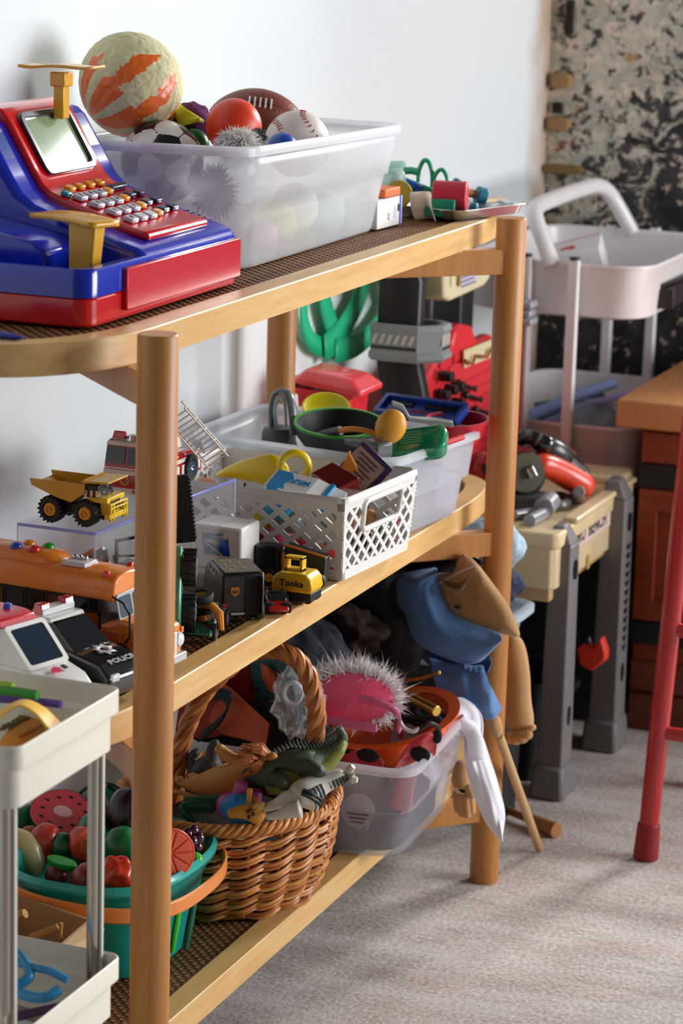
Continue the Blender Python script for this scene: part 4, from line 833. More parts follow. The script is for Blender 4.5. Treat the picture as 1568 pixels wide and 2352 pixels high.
# ---------------------------------------------------------------- middle tier: lattice basket and clear bin
WB = mat('#e4e2de', 0.4)
def lattice(name, parent, bl, br, tr, tl, nu, nv, w, th, m, skip=None, band=(0.1, 0.13)):
    bl, br, tr, tl = [Vector(p) for p in (bl, br, tr, tl)]
    def P(u, v): return (bl * (1 - u) + br * u) * (1 - v) + (tl * (1 - u) + tr * u) * v
    nrm = (br - bl).cross(tl - bl).normalized(); b = B(); v0, v1 = band[0], 1 - band[1]
    def bar(a, c, ww):
        d = (c - a).normalized(); s_ = nrm.cross(d) * ww / 2; n = nrm * th / 2
        b.hexa([a - s_ - n, c - s_ - n, c + s_ - n, a + s_ - n, a - s_ + n, c - s_ + n, c + s_ + n, a + s_ + n])
    for i in range(nu + 1):
        for j in range(nv):
            for di in (-1, 1):
                k = i + di
                if (i + j) % 2 or k < 0 or k > nu: continue
                u, v = (i + k) / 2 / nu, v0 + (v1 - v0) * (j + .5) / nv
                if skip and skip[0] < u < skip[1] and skip[2] < v < skip[3]: continue
                bar(P(i / nu, v0 + (v1 - v0) * j / nv), P(k / nu, v0 + (v1 - v0) * (j + 1) / nv), w)
    for va, vb in ((0, v0 + .02), (v1 - .02, 1)): b.hexa([P(0, va) - nrm * th / 2, P(1, va) - nrm * th / 2, P(1, va) + nrm * th / 2, P(0, va) + nrm * th / 2, P(0, vb) - nrm * th / 2, P(1, vb) - nrm * th / 2, P(1, vb) + nrm * th / 2, P(0, vb) + nrm * th / 2])
    for ua, ub in ((0, .035), (.965, 1)): b.hexa([P(ua, 0) - nrm * th / 2, P(ub, 0) - nrm * th / 2, P(ub, 0) + nrm * th / 2, P(ua, 0) + nrm * th / 2, P(ua, 1) - nrm * th / 2, P(ub, 1) - nrm * th / 2, P(ub, 1) + nrm * th / 2, P(ua, 1) + nrm * th / 2])
    return obj(name, b, m, parent, w=1, sm=0), P, nrm
bk = thing('lattice_basket', 'white plastic lattice basket of play food on the middle tier', 'basket', (-0.145, 0.632, ZM))
BT = [(-0.250, 0.552, ZM + .001), (-0.038, 0.551, ZM + .001), (-0.0245, 0.716, ZM + .001), (-0.245, 0.716, ZM + .001)]
RMc = [(-0.262, 0.543, .5715), (-0.0335, 0.541, .5715), (-0.0165, 0.7215, .5715), (-0.256, 0.7235, .5715)]
for i, (nu, nv, sk) in enumerate(((18, 7, None), (15, 7, (.24, .78, .52, .93)), (18, 7, None), (15, 7, None))):
    j = (i + 1) % 4
    o, Pf, nr = lattice('lattice_wall', bk, BT[i], BT[j], RMc[j], RMc[i], nu, nv, (.0060, .0048, .0060, .0050)[i], .0022, WB, sk)
    if i == 1:
        a = [Pf(.24, .53) + nr * .002, Pf(.76, .53) + nr * .002, Pf(.78, .88) + nr * .002, Pf(.26, .88) + nr * .002]
        lp = corner_ring(a, .008, 4)
        obj('handle_frame', B().tube(lp, .0032, 8, closed=True), WB, bk, w=1)
rg = corner_ring(RMc, .014, 6)
obj('rim', B().loft([grow(rg, -.002, -.006), grow(rg, -.002, .0), grow(rg, .001, .0016), grow(rg, .0042, 0), grow(rg, .0048, -.0045), grow(rg, .0022, -.0055), grow(rg, -.002, -.006)], cap=False), WB, bk, w=1, sm=60)
bg_ = corner_ring(BT, .01, 5)
obj('floor_panel', B().loft([bg_, [(x, y, z + .002) for x, y, z in bg_]]), WB, bk, w=1)
# play food in the basket
jg = thing('yellow_jug', 'yellow plastic jug with a ring handle lying in the white basket', 'jug', (-0.1722, 0.6300, 0.5717))
def ringpts(c, ru, rv, n=20, uax=(.93, .36, 0), vax=(0, 0, 1)):
    u, v, c = Vector(uax), Vector(vax), Vector(c); return [c + u * ru * cos(2 * PI * i / n) + v * rv * sin(2 * PI * i / n) for i in range(n)]
js = [(495, 1092, 4, 9), (520, 1082, 12, 15), (555, 1075, 24, 22), (590, 1074, 32, 26), (620, 1078, 40, 27), (645, 1085, 36, 26), (662, 1096, 24, 18), (668, 1102, 8, 8)]
jc = [(-0.2221, 0.6300, 0.5605), (-0.2090, 0.6300, 0.5659), (-0.1906, 0.6300, 0.5698), (-0.1723, 0.6300, 0.5727), (-0.1566, 0.6300, 0.5734), (-0.1435, 0.6300, 0.5723), (-0.1346, 0.6300, 0.5688), (-0.1314, 0.6300, 0.5662)]
YJ = mat('#eccd16', .32, coat=.3)
obj('bowl', B().loft([[Vector(c) + Vector((-.36, .93, 0)) * (d * .00047 * .8) * cos(2 * PI * i / 20) + Vector((0, 0, 1)) * (h * .00047) * sin(2 * PI * i / 20) for i in range(20)] for c, (_, _, h, d) in zip(jc, js)]), YJ, jg, w=1, sm=180)
hc = (-0.1215, 0.6150, 0.5848)
obj('handle', B().tube(ringpts(hc, .0155, .0145, 28), .0052, 10, closed=True, fl=.75), YJ, jg, w=1, sm=180)
mk_ = thing('milk_carton', 'small blue and white toy milk carton lying on top in the white basket', 'carton', (-0.0976, 0.5750, 0.5732))
m0, m1 = Vector((-0.1323, 0.5750, 0.5738)), Vector((-0.0478, 0.5670, 0.5672))
MMx = frame(m0, m1 - m0, (.25, .9, .4)); ML = (m1 - m0).length
BLU = mat('#2596d4', .4)
obj('box', B().hexa([(0, -.015, -.017), (ML * .6, -.015, -.017), (ML * .6, .015, -.017), (0, .015, -.017), (0, -.015, .006), (ML * .6, -.015, .006), (ML * .6, .015, .006), (0, .015, .006)]).hexa([(ML * .6, -.015, -.017), (ML, -.0145, -.008), (ML, .0145, -.008), (ML * .6, .015, -.017), (ML * .6, -.015, .006), (ML, -.0145, -.004), (ML, .0145, -.004), (ML * .6, .015, .006)]), mat('#e8eaec', .4), mk_, w=1, M=MMx, sm=0)
bb_ = B()
for x0, x1 in ((.003, .016), (ML * .62, ML * .72), (ML * .78, ML * .84)):
    k0 = 1 if x0 < ML * .6 else .75
    bb_.box(((x0 + x1) / 2, 0, -.0055 if k0 == 1 else -.0057), (x1 - x0, .0306, .0236 * (1 if k0 == 1 else .72)))
obj('blue_bands', bb_, BLU, mk_, w=1, M=MMx, sm=0, kind='stuff')
text('MILK', .011, BLU, mk_, MMx @ T((.036, .002, .0064), (0, 0, 180)), w=1, bold=.0003)
obj('curl_print', B().prism([(.016, -.0149), (.024, -.0149), (.02, -.006), (.026, .006), (.02, .0149), (.016, .0149)], .0004, MMx @ T((0, 0, .006))), BLU, mk_, w=1)
obj('side_wave', B().prism([(.012, -.014), (.03, -.014), (.026, -.006), (.034, .002), (.012, .004)], .0004, MMx @ T((0, -.0152, 0), (90, 0, 0))), BLU, mk_, w=1)
ch = thing('chocolate_box', 'shiny dark red brown toy food box in the white basket', 'box', (-0.0619, 0.6000, 0.5707))
CB = frame((-0.0698, 0.6100, 0.5679), (.82, -.45, -.2), (.3, .85, .35))
obj('box', B().box((0, 0, 0), (.046, .03, .03), CB), mat('#6b1714', .15, coat=1), ch, w=1, bev=.0008)
rz = B()
for k in range(14): rz.box((.0235, -.0135 + .002 * k, .0145), (.002, .001, .003), CB)
obj('ribbed_edge', rz, mat('#8f2a24', .3), ch, w=1, kind='stuff')
obj('front_label', B().box((-.004, -.0152, .003), (.026, .0006, .016), CB), mat('#b5331f', .4), ch, w=1)
pb_ = thing('purple_box', 'purple toy food box standing tilted at the back of the white basket', 'box', (-0.0523, 0.6600, 0.5811))
PB = frame((-0.0588, 0.6650, 0.5770), (.72, .1, -.62), (.45, .35, .8))
obj('box', B().box((0, 0, 0), (.046, .046, .017), PB), mat('#3f2350', .4), pb_, w=1, bev=.0008)
obj('label_panel', B().prism(rr(.038, .036, .002), .0006, PB @ T((-.003, -.001, .0086))), mat('#a48b7c', .5), pb_, w=1)
tl = B()
for k in range(6): tl.box((-.004 + (k % 2) * .002, .012 - .005 * k, .0094), (.026 - (k % 3) * .003, .0016, .0004), PB)
obj('print_lines', tl, mat('#4a3040', .6), pb_, w=1, kind='stuff')
ym = B()
for k in range(6): ym.box((.0232, -.016 + .0065 * k, .001 * (-1) ** k), (.0006, .0042 - .001 * (k % 2), .0055), PB, rot=(20 * (-1) ** k, 0, 0))
obj('yellow_marks', ym, mat('#c9a93a', .5), pb_, w=1, kind='stuff')
obj('red_corner', B().box((.0, -.0195, .0088), (.044, .007, .0006), PB), mat('#8c2444', .5), pb_, w=1)
solo('cheese_wedge', 'small orange toy cheese wedge between the dark red and the purple boxes', 'play food', B().prism([(0, 0), (.03, 0), (.012, .03)], .014, frame((-0.0876, 0.6600, 0.5690), (.9, .3, 0), (0, 0, 1))), mat('#e08b23', .45), bev=.002)
def inb(p): return (min(max(p[0], -.235), -.05), p[1], max(p[2], ZM + .012))
cans = thing('tin_can', 'small dark green tin can seen through the handle slot of the white basket', 'tin', (-0.0620, 0.7233, 0.5077))
cp = (-0.0660, 0.7317, 0.5004)
obj('can', B().lathe([(1e-4, -.02), (.0155, -.02), (.0155, .011), (1e-4, .011)], 24, T(cp)), mat('#1d5a3c', .35), cans, w=1); obj('lid', B().lathe([(1e-4, .0125), (.012, .0125), (.0125, .0145), (.016, .0145), (.016, .010)], 24, T(cp)), mat('#a9adb0', .25, .9), cans, w=1)
items = [('pink_cup', 'pink plastic cup low in the white basket at its left side', (-0.1640, 0.5900, 0.5093), .020, '#c23a66'), ('pink_cupcake', 'dark pink toy cupcake low in the middle of the white basket', (-0.1277, 0.5900, 0.5061), .020, '#b02f58'), ('yellow_lemon', 'yellow toy lemon in the white basket above the pink cup', (-0.1531, 0.6000, 0.5256), .018, '#d9c92a'), ('red_tomato', 'red toy tomato low in the near corner of the white basket', (-0.0713, 0.5850, 0.4893), .021, '#b5161c'), ('red_apple', 'red toy apple at the bottom of the white basket beside the tomato', (-0.1057, 0.6000, 0.4917), .019, '#a8161e'), ('tan_bun', 'tan toy bread roll behind the near right corner of the white basket', (-0.0750, 0.7220, 0.5015), .020, '#e5a469'), ('brown_potato', 'brown toy potato behind the lattice on the left of the white basket', (-0.2213, 0.6000, 0.5303), .022, '#5b4238'), ('grey_tin', 'dull grey toy tin behind the lattice in the middle of the white basket', (-0.1174, 0.5950, 0.5282), .017, '#6d6f70'), ('blue_cup', 'bright blue toy cup just below the rim of the white basket', (-0.1266, 0.5850, 0.5463), .018, '#2b98cf'), ('green_pepper', 'green toy pepper behind the right lattice of the white basket', (-0.0600, 0.7268, 0.4717), .017, '#2f8f3a'), ('dark_plum', 'dark toy plum low behind the right lattice of the white basket', (-0.0650, 0.6891, 0.4844), .016, '#2b1c22'), ('red_radish', 'small red toy radish behind the right lattice of the white basket', (-0.0550, 0.7580, 0.4936), .016, '#c23340'), ('beige_cracker', 'pale beige toy cracker pile in the left part of the white basket', (-0.2025, 0.6000, 0.5126), .021, '#a48d78'), ('orange_carrot', 'orange toy carrot piece under the left rim of the white basket', (-0.2217, 0.6000, 0.5501), .016, '#d97a28'), ('white_egg', 'white toy egg under the near rim of the white basket', (-0.1679, 0.5850, 0.5466), .018, '#dedbd2')]
for n_, l_, p_, r_, c_ in items:
    p_ = inb(p_); b = ball_mesh(r_, None, (lambda s_: lambda d: .92 + .1 * noise.noise(d * 1.6 + Vector((s_, 0, 0))))(p_[0] * 90), 24, 16)
    t = thing(n_, l_, 'play food', p_); obj('flesh', b, mat(c_, .4, coat=.2), t, M=None); obj('stem', B().cyl((0, 0, r_ * .85), (.001, 0, r_ * 1.12), .0018, .0012, 8), mat('#3a3a22' if c_ not in ('#b5161c', '#a8161e') else '#2c6b2c', .6), t)

# clear bin on the far side
BIN2, RIM2 = frosted('#eef2f8', 0.48, 0.2, 'clear_bin', 0.5), frosted('#f4f7fb', 0.2, 0.18, 'clear_bin_rim', 0.55)
tub('clear_bin', 'clear plastic bin of toy kitchenware on the far end of the middle tier', 'storage bin', [(-0.283, 0.79, ZM + .0006), (-0.049, 0.758, ZM + .0006), (-0.031, 0.925, ZM + .0006), (-0.278, 0.935, ZM + .0006)], [(-0.308, 0.752, .5805), (-0.044, 0.716, .5805), (-0.0125, 0.938, .5805), (-0.302, 0.953, .5805)], BIN2, RIM2, r=0.028, lip=.006, ledge=.48)
pn = thing('frying_pan', 'black toy frying pan with a green rim resting on the clear bin', 'pan', (-0.1492, 0.8200, 0.5926))
pc_ = Vector((-0.1498, 0.8200, 0.5951)); PM = Matrix.Translation(pc_) @ T((0, 0, 0), (7, 3, 0))
obj('pan', B().lathe([(1e-4, -.026), (.042, -.026), (.0505, -.014), (.0525, .0)], 40, PM), mat('#3a3c3e', .35), pn, w=1)
obj('inside', B().lathe([(1e-4, -.0235), (.040, -.0235), (.048, -.013), (.0505, .0006)], 40, PM), mat('#070708', .55), pn, w=1)
obj('rim', B().lathe([(.0502, -.002), (.0502, .0008), (.0535, .0008), (.0535, -.0025)], 40, PM), mat('#3f9a2c', .35), pn, w=1)
h0, h1, h2 = (-0.1166, 0.7650, 0.5866), (-0.0782, 0.7450, 0.5890), (-0.0607, 0.7350, 0.5856)
HGM = mat('#5b5d5e', .35, coat=.3)
obj('handle', B().loft([[Vector(c) + Vector((.36, -.2, 0)) * 0 + Vector((.5, .85, 0)) * a_ * w_ + Vector((0, 0, 1)) * b_ * t_ for a_, b_ in ((-1, -1), (1, -1), (1, 1), (-1, 1))] for c, w_, t_ in ((h0, .008, .004), (h1, .011, .007), (h2, .012, .0085))]), HGM, pn, w=1, bev=.0025)
ob_ = (-0.0700, 0.7440, 0.5900); obj('hang_hole', B().prism(rr(.012, .007, .003), .001, frame((ob_[0], ob_[1] - .004, ob_[2] + .007), (.9, .3, 0), (-.3, .9, .1))), mat('#8a4f30', .5), pn, w=1)
sp = thing('toy_ladle', 'orange toy ladle with a dark grip lying across the frying pan', 'ladle', (-0.0687, 0.7700, 0.6077))
OS = mat('#eda634', .42)
lc = Vector((-0.0676, 0.7700, 0.6068))
obj('bowl', B().sph((0, 0, 0), (.0175, .011, .0205), 28, 20, T(lc, (0, 22, 20))), OS, sp, w=1, sm=180)
obj('stem', B().tube(smooth([(-0.1326, 0.7750, 0.5944), (-0.1197, 0.7720, 0.5982), (-0.1030, 0.7700, 0.5992), (-0.0851, 0.7680, 0.5973), (-0.0763, 0.7700, 0.5978)]), .0042, 10, fl=.8), mat('#dd8a26', .4), sp, w=1)
obj('grip', B().tube([(-0.1685, 0.7900, 0.5810), (-0.1542, 0.7850, 0.5864), (-0.1305, 0.7750, 0.5951)], [.004, .0055, .0052], 10), mat('#3b3c40', .4), sp, w=1)
solo('yellow_plate', 'bright yellow plastic plate edge behind the frying pan', 'plate', B().lathe([(1e-4, -.004), (.022, -.003), (.028, .004), (.029, .0055), (.027, .0058), (.02, .001), (1e-4, 0)], 32, T((-0.1986, 0.9000, 0.5914), (24, 10, 0))), mat('#e2d61e', .4))
bt = thing('water_bottle', 'teal bottle with a grey carry loop at the near side of the clear bin', 'bottle', (-0.2271, 0.8300, 0.5700))
bp_ = (-0.2299, 0.8300, 0.5698)
obj('cap', B().lathe([(1e-4, .012), (.017, .010), (.02, .004), (.021, -.008)], 28, T(bp_)), mat('#4a4e4f', .4), bt, w=1)
obj('bottle', B().lathe([(.0215, -.008), (.0235, -.014), (.024, -.055), (.02, -.07), (1e-4, -.07)], 28, T(bp_)), mat('#0f7d86', .4), bt, w=1)
obj('carry_loop', B().tube(smooth([(-0.2379, 0.8300, 0.5768), (-0.2396, 0.8300, 0.6002), (-0.2366, 0.8300, 0.6172), (-0.2279, 0.8300, 0.6233), (-0.2168, 0.8250, 0.6199), (-0.2088, 0.8200, 0.6023), (-0.2038, 0.8150, 0.5750)]), .0062, 10, fl=.62), mat('#5e6465', .35, coat=.3), bt, w=1)
obj('inner_loop', B().tube(smooth([(-0.2313, 0.8250, 0.5784), (-0.2325, 0.8250, 0.6044), (-0.2278, 0.8250, 0.6153), (-0.2204, 0.8220, 0.6113), (-0.2166, 0.8200, 0.5833)]), .002, 8), mat('#96a3a4', .3), bt, w=1)
tbk = thing('blue_tray', 'blue plastic toy tray standing in the clear bin behind the ladle', 'tray', (-0.0878, 0.9500, 0.5920))
q0, q1, q2, q3 = (-0.1482, 0.9500, 0.5889), (-0.0355, 0.9300, 0.5894), (-0.0475, 0.9600, 0.6028), (-0.1561, 0.9800, 0.5912)
TM_ = frame(((q0[0] + q1[0] + q2[0] + q3[0]) / 4, (q0[1] + q1[1] + q2[1] + q3[1]) / 4, (q0[2] + q1[2] + q2[2] + q3[2]) / 4), Vector(q1) - Vector(q0), Vector(q2) - Vector(q1))
tw, thh = (Vector(q1) - Vector(q0)).length, .026
TBL = mat('#1b45ad', .35, coat=.3)
obj('frame', B().loft([[(x, y, -.006) for x, y in rr(tw, thh + .012, .003)], [(x, y, .004) for x, y in rr(tw, thh + .012, .003)], [(x, y, .004) for x, y in rr(tw - .01, thh + .002, .002)], [(x, y, -.002) for x, y in rr(tw - .01, thh + .002, .002)]], M=TM_), TBL, tbk, w=1)
obj('dark_slot', B().box((.022, .008, -.001), (.04, .008, .002), TM_).box((-.03, .008, -.001), (.03, .008, .002), TM_), mat('#0c1020', .3), tbk, w=1)
rp2 = B()
for k in range(16): rp2.box((-.012 + .003 * k, -.006, -.001), (.0018, .006, .0016), TM_)
obj('red_print', rp2, mat('#a3244c', .5), tbk, w=1, kind='stuff')
gc_ = thing('green_container', 'glossy green plastic box with embossed lines in the clear bin', 'container', (-0.0517, 0.8200, 0.5853))
GM_ = frame((-0.0456, 0.8000, 0.5875), (.93, .1, .18), (-.1, .8, .55))
obj('shell', B().loft([[(x, y, -.018) for x, y in rr(.062, .034, .01)], [(x, y, -.004) for x, y in rr(.07, .042, .012)], [(x, y, .003) for x, y in rr(.068, .04, .012)], [(x, y, .0065) for x, y in rr(.054, .028, .01)]], M=GM_), mat('#0d8a5c', .18, coat=.8), gc_, w=1, bev=.002)
ln = B()
for k in range(5): ln.box((-.008 + .001 * k, .008 - .0042 * k, .0068), (.026, .0014, .0006), GM_)
obj('embossed_lines', ln, mat('#7cc3a3', .3), gc_, w=1)
solo('spatula', 'pale grey plastic spatula resting across the clear bin by the blue tray', 'spatula', B().loft([[Vector(c) + Vector((.36, -.93, 0)) * a_ * w_ + Vector((0, 0, 1)) * b_ * .0026 for a_, b_ in ((-1, -1), (1, -1), (1, 1), (-1, 1))] for c, w_ in (((-0.1254, 0.9300, 0.6024), .004), ((-0.1078, 0.9200, 0.6005), .005), ((-0.0918, 0.9000, 0.5912), .007), ((-0.0521, 0.8800, 0.5954), .012), ((-0.0270, 0.8700, 0.5965), .010))]), mat('#bfc4bf', .4), bev=.0012)
solo('red_bowl', 'red plastic bowl at the far corner of the clear bin', 'bowl', B().lathe([(1e-4, -.03), (.026, -.028), (.036, -.004), (.038, .001), (.0355, .001), (.025, -.025), (1e-4, -.027)], 32, T((-0.0421, 0.9300, 0.5909), (4, 0, 0))), mat('#c9142c', .35))
solo('red_stick', 'short red stick lying at the near corner inside the clear bin', 'toy', B().tube([(-0.0215, 0.8100, 0.5830), (-0.0160, 0.8400, 0.5833), (-0.0112, 0.8600, 0.5843)], .0036, 8), mat('#c5202c', .4))
for n_, l_, p_, r_, c_ in (('purple_dish', 'pale purple dish seen through the side of the clear bin', (-.075, .885, ZM + .045), .03, '#b57fb0'), ('sand_bucket', 'sand coloured bucket seen through the near corner of the clear bin', (-.085, .80, ZM + .04), .028, '#d2bf7e'), ('blue_dish', 'slate blue dish seen through the near wall of the clear bin', (-.15, .815, ZM + .05), .03, '#6d86a6'), ('green_dish', 'green dish seen through the lattice basket in the clear bin', (-.215, .83, ZM + .05), .03, '#1f7a58')):
    solo(n_, l_, 'dish', B().lathe([(1e-4, -r_), (r_ * .72, -r_), (r_, .03), (r_ * .94, .03), (r_ * .68, -r_ * .92), (1e-4, -r_ * .92)], 28, T((p_[0], p_[1], ZM + .004 + r_))), mat(c_, .5))

# ---------------------------------------------------------------- bottom tier: wicker basket
WK1, WK2, WK3 = mat('#c07a3e', .42, var=.25, bscale=50), mat('#a9622c', .42, var=.25, bscale=50), mat('#d0914f', .42, var=.25, bscale=50)
wk = thing('wicker_basket', 'brown wicker basket of toy animals with a twisted arched handle', 'basket', (-0.135, 0.485, ZB))
WCX, WCY = -0.133, 0.478; WZ0, WZ1 = ZB + .001, .246
def wr(z): k = (z - WZ0) / (WZ1 - WZ0); return 0.089 + .024 * k + .006 * sin(PI * k)
def wp(a, r, z): return (WCX + r * cos(a), WCY + r * 1.08 * sin(a), z)
NS = 20
for i in range(NS):
    a = 2 * PI * i / NS
    obj('stake', B().tube([wp(a, wr(WZ0 + (WZ1 - WZ0) * k / 6), WZ0 + .002 + (WZ1 - WZ0 - .002) * k / 6) for k in range(7)], .0022, 6), WK2, wk, w=1)
rows = 16
for k in range(rows):
    z = WZ0 + .006 + (WZ1 - WZ0 - .014) * k / (rows - 1)
    for h in (-1, 1):
        pts = []; n = NS * 9
        for i in range(n):
            a = 2 * PI * i / n; q = NS * a / 2 + PI * k
            pts.append(wp(a, wr(z) + .0050 * cos(q) + .0006 * h * sin(q * .5), z + .0020 * h + .0036 * sin(q) + .0009 * noise.noise(Vector((a * 4, k, h)))))
        obj('willow_strand', B().tube(pts, .0022, 6, closed=True), (WK1, WK2, WK3)[(2 * k + h) % 3], wk, w=1)
for j in range(4):
    n = 160; pts = []
    for i in range(n):
        a = 2 * PI * i / n; q = 22 * a + PI * j / 2; pts.append(wp(a, wr(WZ1) + .002 + .0048 * cos(q), WZ1 + .003 + .0048 * sin(q)))
    obj('rim_strand', B().tube(pts, .0034, 7, closed=True), (WK1, WK3)[j % 2], wk, w=1)
bs = B().lathe([(1e-4, WZ0), (.088, WZ0), (.088, WZ0 + .004), (1e-4, WZ0 + .004)], 40, T((WCX, WCY, 0)), sy=1.08); obj('base', bs, WK2, wk, w=1)
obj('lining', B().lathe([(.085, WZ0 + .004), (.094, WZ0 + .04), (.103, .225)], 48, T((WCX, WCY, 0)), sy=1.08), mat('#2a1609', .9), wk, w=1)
arch = smooth([(-0.0302, 0.4700, 0.2625), (-0.0317, 0.4700, 0.3156), (-0.0303, 0.4700, 0.3542), (-0.0376, 0.4700, 0.3867), (-0.0531, 0.4700, 0.4094), (-0.0752, 0.4700, 0.4179), (-0.1025, 0.4700, 0.4134), (-0.1298, 0.4700, 0.3935), (-0.1596, 0.4700, 0.3604), (-0.1793, 0.4700, 0.3187), (-0.1899, 0.4700, 0.2729), (-0.1923, 0.4700, 0.2279)], 14)
for j in range(4):
    pts = []
    for i, p in enumerate(arch):
        t = (Vector(arch[min(i + 1, len(arch) - 1)]) - Vector(arch[max(i - 1, 0)])).normalized(); u = Vector((-.36, .93, 0)); w_ = t.cross(u).normalized(); q = i * .24 + PI * j / 2
        pts.append(Vector(p) + (u * cos(q) + w_ * sin(q)) * .0052)
    obj('handle_strand', B().tube(pts, .0054, 7), (WK1, WK2)[j % 2], wk, w=1)

# toy animals piled in it
TANL, TAN2 = mat('#d39550', .42), mat('#c07a3c', .5)
ln_ = thing('toy_lion', 'tan toy lion lying on its side with its mane to the right', 'toy animal', (-0.1249, 0.4300, 0.2799))
skin('body', [(*(-0.0951, 0.4300, 0.2964), .017), (*(-0.1124, 0.4300, 0.2842), .018), (*(-0.1349, 0.4300, 0.2736), .0145), (*(-0.1500, 0.4300, 0.2674), .0135), (*(-0.0978, 0.4300, 0.3023), .008), (*(-0.1103, 0.4300, 0.3053), .0075), (*(-0.1230, 0.4300, 0.3130), .0065), (*(-0.1267, 0.4300, 0.3178), .006), (*(-0.1506, 0.4200, 0.2743), .008), (*(-0.1587, 0.4200, 0.2730), .0055), (*(-0.1658, 0.4200, 0.2744), .0055), (*(-0.1644, 0.4200, 0.2809), .0055), (*(-0.1536, 0.4400, 0.2716), .007), (*(-0.1597, 0.4400, 0.2756), .005), (*(-0.1638, 0.4400, 0.2735), .004), (*(-0.0804, 0.4300, 0.3049), .014), (*(-0.0696, 0.4300, 0.3112), .012), (*(-0.0616, 0.4300, 0.3095), .0095)],
     [(0, 1), (1, 2), (2, 3), (0, 4), (4, 5), (5, 6), (6, 7), (3, 8), (8, 9), (9, 10), (10, 11), (3, 12), (12, 13), (13, 14), (0, 15), (15, 16), (16, 17)], TANL, ln_, w=1)
mc_ = Vector((-0.0774, 0.4250, 0.3101))
mn = B()
rnd = random.Random(5)
for i in range(46):
    a = 2 * PI * i / 46; ax_ = Vector((.93, .36, .15)).normalized(); u = ax_.cross(Vector((0, 0, 1))).normalized(); v = ax_.cross(u)
    o_ = mc_ + ax_ * rnd.uniform(-.007, .010); d = (u * cos(a) + v * sin(a)); mn.tube([o_ + d * .008, o_ + d * .015 - ax_ * .004, o_ + d * .0185 - ax_ * .013], [.0035, .0032, .0008], 6)
obj('mane', mn, mat('#b56a35', .55), ln_, w=1, kind='stuff')
obj('muzzle', B().sph((-0.0601, 0.4250, 0.3132), (.006, .006, .0075), 14, 10), TANL, ln_, w=1)
skin('tail', [(*(-0.1307, 0.4100, 0.2610), .003), (*(-0.1509, 0.4100, 0.2652), .003), (*(-0.1636, 0.4100, 0.2666), .0028), (*(-0.1661, 0.4100, 0.2643), .004)], [(0, 1), (1, 2), (2, 3)], TANL, ln_, w=1, sub=1)
gl_ = thing('toy_gorilla', 'dark grey toy gorilla upside down with its feet in the air', 'toy animal', (-0.1554, 0.4700, 0.2730))
skin('body', [(*(-0.1493, 0.4600, 0.2730), .016), (*(-0.1681, 0.4700, 0.2638), .014), (*(-0.1451, 0.4600, 0.2898), .008), (*(-0.1448, 0.4600, 0.3021), .0075), (*(-0.1419, 0.4600, 0.3088), .0065), (*(-0.1368, 0.4600, 0.3100), .004), (*(-0.1704, 0.4700, 0.2782), .0085), (*(-0.1736, 0.4700, 0.2876), .007), (*(-0.1675, 0.4700, 0.2924), .006), (*(-0.1644, 0.4700, 0.2914), .004)],
     [(0, 1), (0, 2), (2, 3), (3, 4), (4, 5), (1, 6), (6, 7), (7, 8), (8, 9)], mat('#37383c', .5, bump=.6, bscale=400), gl_, w=1)
GRN, GRB = mat('#42533c', .35, bump=.7, bscale=500), mat('#7b8038', .45)
di = thing('toy_dinosaur', 'dark green spiny toy dinosaur with its tail curled up', 'toy animal', (-0.0559, 0.4550, 0.2972))
dsp = [(*(-0.0921, 0.4150, 0.2951), .0065), (*(-0.0833, 0.4200, 0.2940), .010), (*(-0.0680, 0.4250, 0.2924), .014), (*(-0.0526, 0.4350, 0.2998), .0215), (*(-0.0371, 0.4450, 0.3053), .0235), (*(-0.0239, 0.4550, 0.3077), .0165), (*(-0.0113, 0.4600, 0.3143), .012), (*(-0.0023, 0.4650, 0.3237), .009), (*(0.0014, 0.4700, 0.3324), .0065), (*(-0.0017, 0.4700, 0.3382), .005), (*(-0.0087, 0.4700, 0.3415), .0055)]
skin('body', dsp + [(*(-0.0470, 0.4100, 0.2977), .009), (*(-0.0369, 0.4000, 0.2975), .0075), (*(-0.0382, 0.3950, 0.2931), .0085), (*(-0.0183, 0.4250, 0.3117), .010), (*(-0.0030, 0.4150, 0.3113), .007), (*(0.0006, 0.4100, 0.3072), .0075)], chain(dsp) + [(2, 11), (11, 12), (12, 13), (4, 14), (14, 15), (15, 16)], GRN, di, w=1)
blp = [Vector(p[:3]) + Vector((.1, -.25, -.9)).normalized() * (p[3] * .42) + Vector((.12, -.3, 0)) * p[3] for p in dsp[2:9]]
obj('belly', B().tube(blp, [p[3] * .78 for p in dsp[2:9]], 16), GRB, di, w=1, sm=180)
sp_ = B()
for i in range(30):
    t = i / 29 * 6.6 + 2.2; k = int(t); p = lerp(dsp[k][:3], dsp[min(k + 1, 10)][:3], t - k); r_ = dsp[k][3] + (dsp[min(k + 1, 10)][3] - dsp[k][3]) * (t - k)
    for sd in (-.5, .15):
        d = Vector((-.3 + .25 * sd, .1 + sd * .6, .9)).normalized(); sp_.cyl(Vector(p) + d * r_ * .9, Vector(p) + d * (r_ * .95 + .0055), .0022, .0003, 5)
obj('spikes', sp_, mat('#4a5750', .4), di, w=1, kind='stuff')
zb_ = thing('toy_zebra', 'white toy zebra with black stripes resting on the wicker rim', 'toy animal', (-0.0212, 0.4200, 0.2794))
zs = [(*(-0.0158, 0.3950, 0.2776), .0215), (*(-0.0139, 0.4050, 0.2899), .021), (*(-0.0024, 0.4170, 0.2970), .0115), (*(0.0036, 0.4200, 0.2998), .0105), (*(0.0126, 0.4250, 0.3039), .010), (*(0.0203, 0.4300, 0.3078), .0085)]
skin('body', zs[:3] + [zs[5]], chain([0] * 4), mat('#d6d4cc', .4), zb_, w=1)
